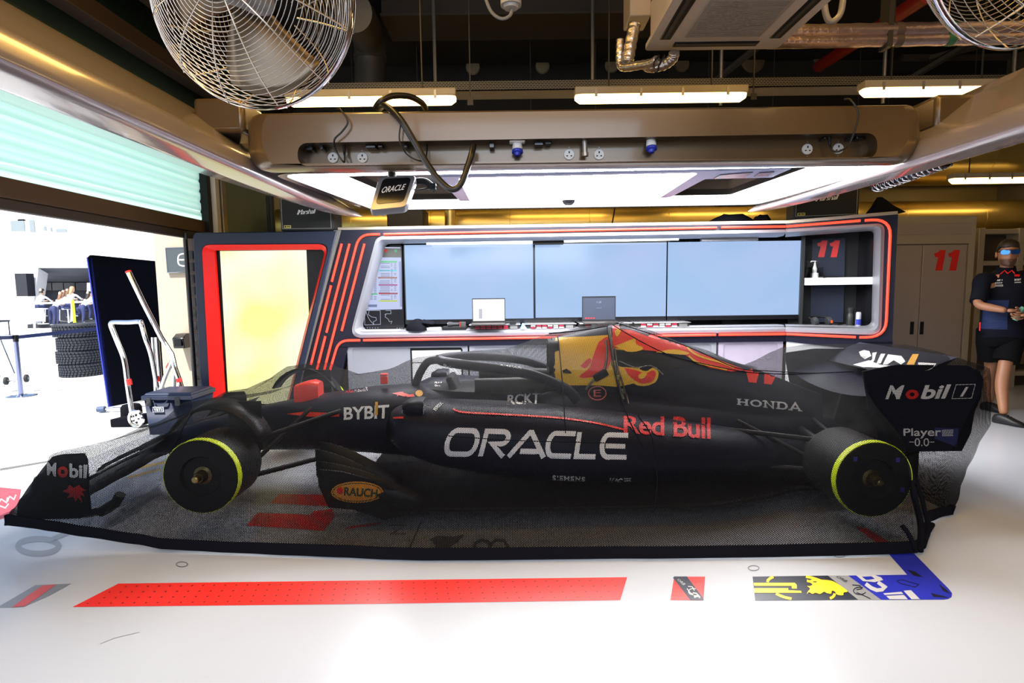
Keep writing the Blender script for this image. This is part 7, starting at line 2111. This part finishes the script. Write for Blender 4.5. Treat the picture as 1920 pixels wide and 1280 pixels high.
# --- wheeled trestle at the left edge
Yt = 7.9
t = thing('wheeled_stand', P(10, 712, Yt), 'wheeled metal trestle with two small black wheels at the left edge', 'trolley')
b = MB(); b.tube([P(-8, 612, Yt), P(4, 645, Yt), P(27, 700, Yt)], .014, 8); b.tube([P(7, 655, Yt), P(-2, 716, Yt)], .010, 8); b.tube([P(-6, 719, Yt), P(14, 716, Yt), P(50, 708, Yt)], .012, 8); b.tube([P(-6, 722, Yt + .1), P(30, 715, Yt + .1)], .010, 8); b.build('frame', M_chrome, t, smooth=80)
for (x, y) in ((11.5, 714), (49.5, 709)):
    c = P(x, y, Yt); c.z = max(c.z, .06)
    b = MB(); b.lathe([(0, -.02), (.05, -.02), (.058, -.012), (.058, .012), (.05, .02), (0, .02)], c, (.9, .4, 0), 24); w_ = b.build('wheel', M_rubber, t, smooth=40)
    b = MB(); b.lathe([(0, -.024), (.018, -.024), (.018, .024), (0, .024)], c, (.9, .4, 0), 12); b.build('hub', M_silver, w_)
# --- black folding screen board on a foot bar
bb = F(205, 765); Yb0 = bb.y
b0 = Vector((bb.x, Yb0, .05)); 
Yb1 = Yb0 + 1.7
tl = P(166, 479, Yb0); 
t = thing('screen_board', (bb.x, Yb0, 0), 'tall black padded screen board with blue edge standing outside the door', 'screen')
tr = P(300, 490.5, 8.0); br_ = F(322, 728)
pts = [P(204, 763, Yb0), P(163.5, 482, Yb0), P(168, 477.5, Yb0), P(320, 492, 8.1), P(340, 735, 7.8)]
nb = Vector((.25, .5, 0)).normalized()*.05
b = MB(); b.prism(pts, nb); b.build('board', mat('black_velvet', (.003, .004, .010), .9, spec=.05), t, bevel=.01)
b = MB(); e = (pts[1] - pts[0]); sdx = Vector((-.012, 0, 0)); b.prism([pts[0] + sdx, pts[1] + sdx, pts[1], pts[0]], nb); b.build('edge_trim', mat('blue_edge', (.02, .04, .45), .5), t)
b = MB(); q0, q1 = F(188, 767, .04), F(255, 764, .04); b.tube([q0, q1, q1 + (q1 - q0)*.6], .016, 10); b.build('foot_bar', M_chrome, t, smooth=80)
b = MB(); dd = (q1-q0).normalized(); b.cyl(q0 - dd*.03, q0 + dd*.05, .032, .036, 18); b.build('foot_cap', mat('blue_grey_cap', (.05, .08, .16), .5), t, smooth=40)
# --- sign on the pier and black lamp box
sg = thing('garage_sign', PIER.px(332, 487, -.02), 'dark grey sign with a white letter on the beige pier', 'sign')
def su(*p_): return [PIER.uz(x, y) for x, y in p_]
s_px = [(312, 464), (372, 462), (377, 511), (316, 512)]
b = MB(); b.slab(PIER, su(*s_px), -.03, -.002); o = b.build('plate', mat('sign_grey', (.06, .075, .085), .5), sg, bevel=.003)
b = MB(); o_ = su(*s_px); cxs = sum(p_[0] for p_ in o_)/4; czs = sum(p_[1] for p_ in o_)/4
b.ring(PIER, o_, [(cxs + (u_-cxs)*.955, czs + (z_-czs)*.94) for u_, z_ in o_], -.034, -.028); b.build('border', M_silver, sg)
v, f = stroke2d([[(334, 487), (354, 487)], [(p_.x, p_.y) for p_ in smooth_path([(354, 475.5, 0), (342, 475.8, 0), (335.5, 479, 0), (334, 487, 0), (335.5, 495, 0), (342, 498.2, 0), (354, 498.5, 0)], 5)]], 2.6)
paint('lettering', (v, f), on_plane(PIER, -.03), M_txtw, sg, off=.003)
b = MB(); b.slab(PIER, su((334, 510), (352, 510), (352, 511), (334, 511)), -.034, -.03); b.build('lettering', M_txtw, sg)
t = thing('wall_box', PIER.px(350, 637, -.1), 'black angular box fixed low on the beige pier', 'wall box')
q0, q1 = PIER.px(340, 624), PIER.px(362, 650)
b = MB(); b.prism([(q0.x, 6.9, q1.z), (q0.x, 6.72, q1.z), (q0.x, 6.70, q0.z - .05), (q0.x, 6.78, q0.z), (q0.x, 6.9, q0.z)], (q1.x - q0.x, 0, 0)); b.build('housing', M_gloss, t, bevel=.008)
b = MB(); b.box((q0.x + .03, 6.69, q1.z + .03), (q1.x - .02, 6.705, q0.z - .07)); b.build('front_panel', M_black, t)
# --- chrome post and slatted black case at the edge of the display pillar
a, c = P(345, 437, 6.35), P(371, 748, 6.35)
b = MB(); b.cyl((P(358, 600, 6.35).x, 6.35, 0), (P(358, 600, 6.35).x, 6.35, a.z), .022, .022, 14)
tag(b.build('edge_post', M_gloss, smooth=60), 'thin dark glossy post standing just left of the display pillar', 'post')
t = thing('flight_case_stack', (P(366, 600, 6.5).x, 6.5, 0), 'slatted black equipment rack squeezed between the post and the display pillar', 'rack')
xa = P(353, 600, 6.45).x
b = MB(); b.box((xa, 6.45, 0), (xa + .3, 6.75, P(350, 447, 6.45).z)); b.build('case', M_brown, t)
b = MB()
for k in range(13):
    z = .15 + k*.135; b.box((xa + .015, 6.43, z), (xa + .3, 6.45, z + .10))
b.build('slats', M_gloss, t, bevel=.004)
# --- chrome trolleys
Yt = 5.75
tr1 = thing('quick_lift_jack', F(255, 802), 'chrome tubular trolley handle with small spoked wheel beside the blue cooler', 'jack')
b = MB(); b.tube(smooth_path([P(251, 798, Yt), P(240, 725, Yt), P(233, 675, Yt), P(220, 640, Yt), P(209, 612, Yt), P(209, 606, Yt), P(214, 604, Yt), P(240, 604, Yt), P(261, 603, Yt), P(265, 607, Yt), P(272, 632, Yt + .2), P(284, 668, Yt + .3), P(296, 735, Yt + .4)], 6), .024, 12); b.build('handle_frame', M_chrome, tr1, smooth=80)
for (x, y, Y) in ((243, 716, Yt - .012), (295, 710, Yt + .38)):
    q_ = P(x, y, Y); b = MB(); b.cyl(q_ - Vector((.0, 0, .03)), q_ + Vector((-.008, 0, .03)), .0255, .0255, 12); b.build('red_tape', M_txtr, tr1)
wc = P(256, 797, Yt - .06); wc.z = max(wc.z, .095)
b = MB(); b.lathe([(.06, -.015), (.085, -.02), (.095, -.01), (.095, .01), (.085, .02), (.06, .015)], wc, (.2, 1, 0), 28, caps=False); b.lathe([(0, -.014), (.062, -.010), (.062, .010), (0, .014)], wc, (.2, 1, 0), 24); w_ = b.build('wheel', M_chrome, tr1, smooth=40)
b = MB()
for k in range(5):
    a_ = 2*PI*k/5; b.obox(wc + Vector((math.cos(a_)*.042, -.018, math.sin(a_)*.042)), .022, .006, .016, Matrix.Rotation(-a_, 3, 'Y'))
b.build('wheel_holes', M_black, w_)
b = MB(); b.tube([P(230, 803, Yt), P(246, 806, Yt - .02), P(256, 799, Yt)], .015, 8); b.build('toe_bar', M_chrome, tr1)
tr2 = thing('jack_lever', F(330, 800), 'long chrome lever bar with red tip leaning up beside the screen board', 'lever')
Y2 = 5.85
b = MB(); b.tube([P(240, 508, Y2), P(270, 570, Y2), P(302, 632, Y2), P(322, 664, Y2), P(328, 690, Y2), P(336, 712, Y2), P(344, 740, Y2), P(352, 790, Y2)], [.026, .026, .026, .026, .026, .026, .026, .026], 12); b.build('lever_bar', M_chrome, tr2, smooth=80)
b = MB(); q0, q1 = P(240, 508, Y2), P(241.5, 511, Y2); b.cyl(q0, q1, .0275, .0275, 14); b.cyl(P(335, 709, Y2), P(337, 716, Y2), .0275, .0275, 12); b.cyl(P(319, 682, Y2 + .05), P(315, 690, Y2 + .05), .024, .024, 12); b.build('red_tape', M_txtr, tr2)
b = MB(); b.tube([P(324, 674, Y2), P(310, 705, Y2 + .05), P(296, 745, Y2 + .1), P(286, 800, Y2 + .1)], .022, 10); b.tube([P(328, 690, Y2), P(325, 740, Y2 + .1), P(322, 795, Y2 + .1)], .02, 10); b.build('brace', M_chrome, tr2, smooth=80)
tr3 = thing('chrome_pole', F(291, 760), 'pair of short upright chrome poles behind the trolley', 'pole')
b = MB(); b.cyl((P(289, 700, 6.3).x, 6.3, 0), P(287, 632, 6.3), .022, .022, 12); b.build('pole', M_chrome, tr3, smooth=60)
b = MB(); b.cyl((P(299, 700, 6.3).x, 6.3, 0), P(294, 632, 6.3), .022, .022, 12); b.build('pole', M_chrome, tr3, smooth=60)
# --- cooler
Yc0 = 5.35
c0, c1 = P(266, 742, Yc0), P(341, 748, Yc0)
ck = thing('cooler_box', ((c0.x + c1.x)/2, Yc0 + .2, 0), 'navy blue cooler box with small white lettering plate', 'cooler')
M_cool = mat('cooler_navy', (.004, .011, .036), .45, var=.06)
x0, x1, ztop = c0.x, c1.x + .10, (c0.z + c1.z)/2 + .02
b = MB(); b.loft([[(x, y, z) for x, y in ((x0 + g, Yc0 + g), (x1 - g, Yc0 + g), (x1 - g, Yc0 + .42 - g), (x0 + g, Yc0 + .42 - g))] for g, z in ((.03, .0), (.012, ztop - .05), (.012, ztop - .048))]); b.build('tub', M_cool, ck, bevel=.012)
b = MB(); b.box((x0 - .005, Yc0 - .01, ztop - .045), (x1 + .005, Yc0 + .43, ztop)); b.loft([[(x, y, z) for x, y in ((x0 + g, Yc0 + g), (x1 - g, Yc0 + g), (x1 - g, Yc0 + .42 - g), (x0 + g, Yc0 + .42 - g))] for g, z in ((.005, ztop), (.025, ztop + .022))]); b.build('lid', M_cool, ck, bevel=.008)
for xx in (x0 + .07, x1 - .14):
    b = MB(); b.box((xx - .02, Yc0 - .022, ztop - .10), (xx + .02, Yc0 + .01, ztop - .02)); b.box((xx - .012, Yc0 - .03, ztop - .085), (xx + .012, Yc0 - .02, ztop - .06)); b.build('latch', M_rubber, ck, bevel=.004)
b = MB(); b.tube(smooth_path([(x0 + .11, Yc0 - .005, ztop - .05), (x0 + .13, Yc0 - .012, ztop - .075), (x0 + .22, Yc0 - .014, ztop - .075), (x0 + .25, Yc0 - .005, ztop - .05)], 4), .006, 6); b.build('handle', M_cool, ck)
q0, q1 = P(285.5, 763, Yc0), P(306, 772.5, Yc0)
b = MB(); b.box((q0.x, Yc0 + .002, q1.z), (q1.x, Yc0 + .02, q0.z)); pl_ = b.build('name_plate', M_txtw, ck)
b = MB(); b.box((q0.x + .004, Yc0, q1.z + .004), (q1.x - .004, Yc0 + .01, q0.z - .004)); b.build('plate_face', M_cool, pl_)
v, f = fit(text2d('YETI', .02)); b = MB(); b.add([(q0.x + .012 + (q1.x - q0.x - .024)*x, Yc0 - .0015, q1.z + .011 + (q0.z - q1.z - .022)*y) for x, y in v], f); b.build('lettering', M_txtw, pl_, smooth=0)
# --- black wedge case on the ground
q0 = F(207, 801); 
t = thing('black_case', (q0.x + .12, q0.y + .1, 0), 'low black foam block lying behind the trolley wheel', 'foam block')
b = MB(); b.prism([(q0.x, q0.y, 0), (q0.x + .26, q0.y, 0), (q0.x + .26, q0.y, .11), (q0.x, q0.y, .085)], (.05, .22, 0)); b.build('block', M_cloth, t, bevel=.008)
b = MB(); b.lathe([(0, 0), (.10, 0), (.105, .03), (.10, .16), (.08, .19), (0, .19)], F(248, 790), (0, 0, 1), 18); b.build('rounded_end', M_cloth, t, smooth=60)
# ================================================================== MARKINGS ON THE FLOOR
M_fred = mat('floor_red', (.82, .030, .022), .3, var=.05)
M_fnavy = mat('floor_navy', (.012, .013, .028), .3)
M_fyel = mat('floor_yellow', (.88, .62, .01), .3)
M_fblue = mat('floor_blue', (.022, .030, .42), .3, var=.15)
M_fgrey = mat('floor_grey', (.27, .27, .27), .35)
M_fwhite = mat('floor_print_white', (.54, .54, .54), .35)
M_fdark = mat('floor_dark_grey', (.10, .10, .11), .35)
M_fpale = mat('floor_pale_grey', (.20, .215, .25), .35)
M_fmar = mat('floor_faded_red', (.36, .05, .07), .6, var=.3)
def fpaint(name, shape, m, parent=None, off=.0012, lab=None, cat='floor marking', group='markings printed on the floor'):
    o = paint(name, shape, on_floor, m, parent, off)
    if lab: tag(o, lab, cat, group)
    return o
strip = fpaint('floor_strip', poly2d([(222, 1094), (700, 1088), (1176, 1082), (1163, 1125), (700, 1132), (136, 1138)]), M_fred, lab='long red floor strip with rows of black dots in front of the car')
v, f = [], []
for r in range(4):
    fy = .14 + .24*r
    for k in range(46):
        fx = (k + .25 + .5*(r % 2))/46.5
        xl = 222*(1-fy) + 136*fy; xr = 1176*(1-fy) + 1163*fy; yl = 1094*(1-fy) + 1138*fy; yr = 1082*(1-fy) + 1125*fy
        x = xl + (xr-xl)*fx; y = yl + (yr-yl)*fx
        if x < xl + 6: continue
        b_ = len(v); v += [(x-2.6, y+.6), (x-.5, y+1.1), (x+2.6, y-.6), (x+.5, y-1.1)]; f.append((b_, b_+1, b_+2, b_+3))
fpaint('strip_dots', (v, f), mat('dot_black', (.05, .01, .01), .4), strip, .0022)
sq = fpaint('floor_square', poly2d([(1264, 1081), (1322, 1081), (1319, 1125), (1257, 1125)]), M_fred, lab='small red and navy square on the floor right of the red strip')
fpaint('navy_band', poly2d([(1264, 1081), (1288, 1081), (1319, 1122), (1319, 1125), (1294, 1125), (1262, 1084)]), M_fnavy, sq, .0022)
def ftext(s, q, m, par, bold=.0, off=.0032, name='lettering'): return fpaint(name, in_quad(fit(text2d(s, bold, .1)), q), m, par, off)
ftext('ORB', ((1272, 1085), (1286, 1096), (1281, 1098), (1270, 1088)), M_fwhite, sq)
fpaint('bull_sketch', stroke2d([[(1290, 1100), (1298, 1101), (1302, 1108)], [(1288, 1104), (1294, 1112), (1302, 1116)], arc(1300, 1110, 9, 6, 40, 300, 10), [(1300, 1114), (1308, 1117), (1312, 1122)]], 1.5), M_fwhite, sq, .0032)
fpaint('bull_sketch', poly2d([(1299, 1111), (1306, 1112), (1311, 1117), (1314, 1121), (1307, 1120), (1302, 1122)]), M_fwhite, sq, .0032)
v, f = [], []
for (x, y) in [(1268 + 5*i - 2*j, 1096 + 7*j + (i % 2)) for j in range(4) for i in range(4)] + [(1296 + 6*i + 2*j, 1085 + 7*j) for j in range(4) for i in range(4)]:
    ok_l = y > 1081 + (x - 1262)*(41/57) + 8 and x < 1296; ok_r = y < 1081 + (x - 1288)*(41/31) - 4 and x < 1318
    if (ok_l or ok_r) and 1083 < y < 1123 and x > 1263 - (y-1081)*.14:
        b_ = len(v); v += [(x-1.2, y+.3), (x, y+.6), (x+1.2, y-.3), (x, y-.6)]; f.append((b_, b_+1, b_+2, b_+3))
fpaint('strip_dots', (v, f), mat('dot_black', (.05, .01, .01), .4), sq, .0022)
# banner: navy with yellow bull, grey band, blue band that bends round the corner
bn = fpaint('floor_banner', poly2d([(1411, 1081), (1552, 1079), (1609, 1124.5), (1416, 1126)]), M_fnavy, lab='navy, grey and blue printed floor banner with yellow bull and large lettering')
fpaint('grey_band', poly2d([(1552, 1079), (1590, 1079), (1652, 1124.5), (1609, 1124.5)]), M_fgrey, bn, .0012)
fpaint('blue_band', poly2d([(1590, 1079), (1701, 1077.5), (1664, 1036), (1712, 1036), (1730, 1054), (1760, 1085), (1779, 1104), (1785, 1112), (1784, 1119), (1777, 1123), (1768, 1124), (1652, 1124.5)]), M_fblue, bn, .0012)
for q_ in ([(1413, 1093), (1490, 1093), (1494, 1097), (1494, 1104), (1485, 1104), (1484, 1099), (1414, 1099)], [(1414, 1103), (1478, 1103), (1478, 1107), (1502, 1108), (1503, 1112), (1414, 1112)]):
    fpaint('yellow_bar', poly2d(q_), M_fyel, bn, .0024)
fpaint('yellow_ring', stroke2d([arc(1512, 1103, 68, 28, 172, 236, 10)], 5), M_fyel, bn, .0024) if False else None
for ln in ([(1439, 1092), (1440, 1088), (1444, 1084.5), (1450, 1081.8)], [(1455, 1113), (1462, 1117), (1472, 1120.5), (1484, 1123)], [(1511, 1081.5), (1520, 1083), (1530, 1086), (1538, 1089)], [(1565, 1113), (1564, 1117), (1561, 1120), (1556, 1122.5)]):
    fpaint('yellow_ring', stroke2d([ln], 5), M_fyel, bn, .0024)
BT = [(835,178),(848,183),(870,176),(905,180),(955,185),(995,205),(1038,238),(1018,245),(1015,258),(985,255),(975,241),(960,236),(955,250),(935,248),(920,241),(900,252),(878,246),(862,252),(845,243),(835,252),(840,238),(850,225),(835,212),(848,212),(862,205),(850,195),(835,192)]
fpaint('yellow_bull', blob([(1200 + x/2.667, 1020 + y/2.667) for x, y in BT], 4), M_fyel, bn, .0034)
fpaint('bull_eye', poly2d([(1524, 1091), (1532, 1091), (1530, 1093), (1525, 1092.5)]), M_fnavy, bn, .0044)
ftext('Bull', ((1606, 1078), (1643, 1078), (1723, 1124), (1668, 1124)), M_fwhite, bn, .03) if False else None
def fshape(fn_lines, m, off=.0026, w=7): fpaint('large_lettering', stroke2d(fn_lines, w), m, bn, off)
fpaint('large_lettering', poly2d([(1605, 1079), (1640, 1078.5), (1652, 1083), (1656, 1088), (1640, 1092), (1618, 1090)]), M_fwhite, bn, .0026)
fpaint('letter_hole', poly2d([(1616, 1082), (1634, 1081.5), (1640, 1086), (1624, 1088)]), M_fblue, bn, .0036)
fpaint('large_lettering', stroke2d([[(1623, 1095), (1634, 1103), (1644, 1107), (1654, 1106), (1659, 1101), (1646, 1092)]], 7), M_fwhite, bn, .0026)
fpaint('large_lettering', poly2d([(1656, 1113), (1690, 1110), (1702, 1124), (1668, 1124)]), M_fwhite, bn, .0026)
fpaint('large_lettering', poly2d([(1694, 1108), (1708, 1107), (1725, 1124), (1709, 1124)]), M_fwhite, bn, .0026)
fpaint('letter_hole', stroke2d([[(1660, 1117), (1696, 1115)], [(1692, 1110), (1706, 1124)]], 1.6), M_fblue, bn, .0036)
ftext('ORB', ((1572, 1080), (1590, 1090), (1584, 1092), (1567, 1082)), M_fnavy, bn)
fpaint('bull_sketch', stroke2d([[(1598, 1097), (1612, 1098), (1616, 1104), (1606, 1106)], arc(1612, 1108, 12, 7, 20, 300, 10), [(1606, 1111), (1622, 1118), (1632, 1123)]], 1.6), M_fnavy, bn, .0026)
for pts in ([(1700, 1068), (1716, 1072), (1730, 1082), (1714, 1080)], [(1760, 1095), (1775, 1106), (1782, 1114), (1768, 1108)], [(1745, 1112), (1770, 1118), (1778, 1121), (1750, 1119)]):
    fpaint('dark_brush_mark', poly2d(pts), M_fnavy, bn, .0022)
fpaint('ring_mark', stroke2d([[(1682, 1090), (1692, 1087), (1704, 1091), (1722, 1096), (1716, 1101), (1700, 1097), (1688, 1094), (1682, 1090)]], 1.2), M_fnavy, bn, .0022)
# number 11 and small prints under the net
n11 = fpaint('floor_number', poly2d([(483, 961), (583, 965), (588, 958), (622, 954), (628, 968), (607, 995), (462, 985)]), M_fred, lab='lower red figure of the big number 11 on the floor under the net')
n12 = fpaint('floor_number', poly2d([(524, 926), (622, 928), (626, 935), (650, 951), (506, 943)]), M_fred, lab='upper red figure of the big number 11 on the floor under the net')
fpaint('floor_arrow', poly2d([(646, 992), (660, 986), (716, 978), (708, 984)]), M_fred, lab='thin red slash on the floor right of the big number 11')
fpaint('floor_arrow', poly2d([(1600, 985), (1625, 990), (1690, 1030), (1672, 1034), (1630, 1008)]), M_fred, lab='thin dark red slash on the floor behind the rear wheel')
lt = [(stroke2d([[(729, 985), (764, 985), (732, 1001), (762, 1001)]], 2.2), 'dark letter drawn on the floor under the net, left of the slanting line'), (stroke2d([[(789, 979), (776, 1010), (762, 1040)]], 3), 'dark slanting line on the floor under the net'),
      (stroke2d([[(708, 1040), (716, 1030), (730, 1027), (744, 1031), (741, 1040)]], 2.5), 'dark arch shaped letter on the floor below the slanting line'),
      (stroke2d([[(888, 1038), (891, 1018), (905, 1012), (918, 1018), (919, 1038)], [(919, 1022), (930, 1012), (945, 1014), (952, 1024), (948, 1040)]], 6), 'bold dark letter m on the floor under the net'),
      (poly2d([(806, 1012), (820, 1004), (850, 1006), (872, 1002), (858, 1016), (846, 1024), (842, 1036), (826, 1030), (812, 1034), (816, 1022)]), 'dark bull silhouette on the floor under the net'),
      (stroke2d([[(806, 1040), (832, 1034), (846, 1038)]], 2), 'dark wavy line on the floor below the bull silhouette')]
for s_, lab in lt: fpaint('floor_letter', s_, M_fdark, lab=lab)
# pale grey letters at the left
fpaint('floor_letter', stroke2d([arc(72, 1024, 38, 14, 0, 360, 24)], 11), M_fpale, lab='pale grey oval letter on the floor left of the car')
fpaint('floor_letter', stroke2d([[(95, 1012), (150, 990), (170, 980)]], 9), M_fpale, lab='pale grey bar on the floor between oval letter and net')
fpaint('floor_letter', stroke2d([[(190, 990), (236, 955), (300, 915)], [(205, 985), (262, 950)]], 12), M_fpale, lab='pale grey broad stroke on the floor under the front wing')
fpaint('floor_letter', stroke2d([[(225, 945), (270, 930), (305, 925)], [(226, 957), (260, 950), (300, 920)]], 7), M_fpale, lab='pale grey curved letter on the floor by the front wheel')
fpaint('floor_letter', stroke2d([[(235, 885), (262, 876), (330, 862)], [(240, 895), (300, 880)]], 4), mat('floor_gold', (.55, .34, .05), .35), lab='ochre double line on the floor left of the front wheel')
fp_ = fpaint('floor_patch', poly2d([(66, 1097), (134, 1094), (94, 1116), (44, 1138), (-6, 1139), (10, 1130)]), M_fpale, lab='grey floor patch with red centre at the lower left edge')
fpaint('red_centre', poly2d([(80, 1098), (105, 1096), (72, 1120), (46, 1137), (22, 1139), (48, 1120)]), mat('floor_faded_red2', (.55, .08, .09), .5), fp_, .0022)
# faded red paint with letters on the threshold
th_ = fpaint('threshold_paint', poly2d([(-40, 925), (0, 913), (40, 917), (36, 940), (20, 968), (-40, 985)]), M_fmar, lab='faded red paint with worn white letters at the left edge')
for q_ in (((2, 935), (14, 932), (12, 942), (-4, 946)), ((18, 930), (30, 927), (26, 936), (14, 940)), ((0, 948), (16, 944), (10, 952), (-6, 956))):
    fpaint('worn_letter', stroke2d([[q_[0], q_[3]], [q_[0], q_[2], q_[1]]], 2), M_fwhite, th_, .0022)
# round floor sockets
for (x, y, r, lab) in ((341, 1058, 10.5, 'small black ring mark on the floor below the front wheel'), (1413, 1065, 10, 'small black ring mark on the floor above the yellow bull banner'), (1574, 1040, 11, 'small black ring mark on the floor at the net hem near the blue band')):
    o = fpaint('floor_ring', stroke2d([arc(x, y, r, 4.6, 0, 360, 24)], 1.3), M_fdark, lab=lab, cat='floor ring', group='ring marks on the floor')
fpaint('floor_scuff', stroke2d([[(188, 1207), (215, 1196), (262, 1185)]], .7), M_fpale, lab='thin scuff line on the white floor at lower left')
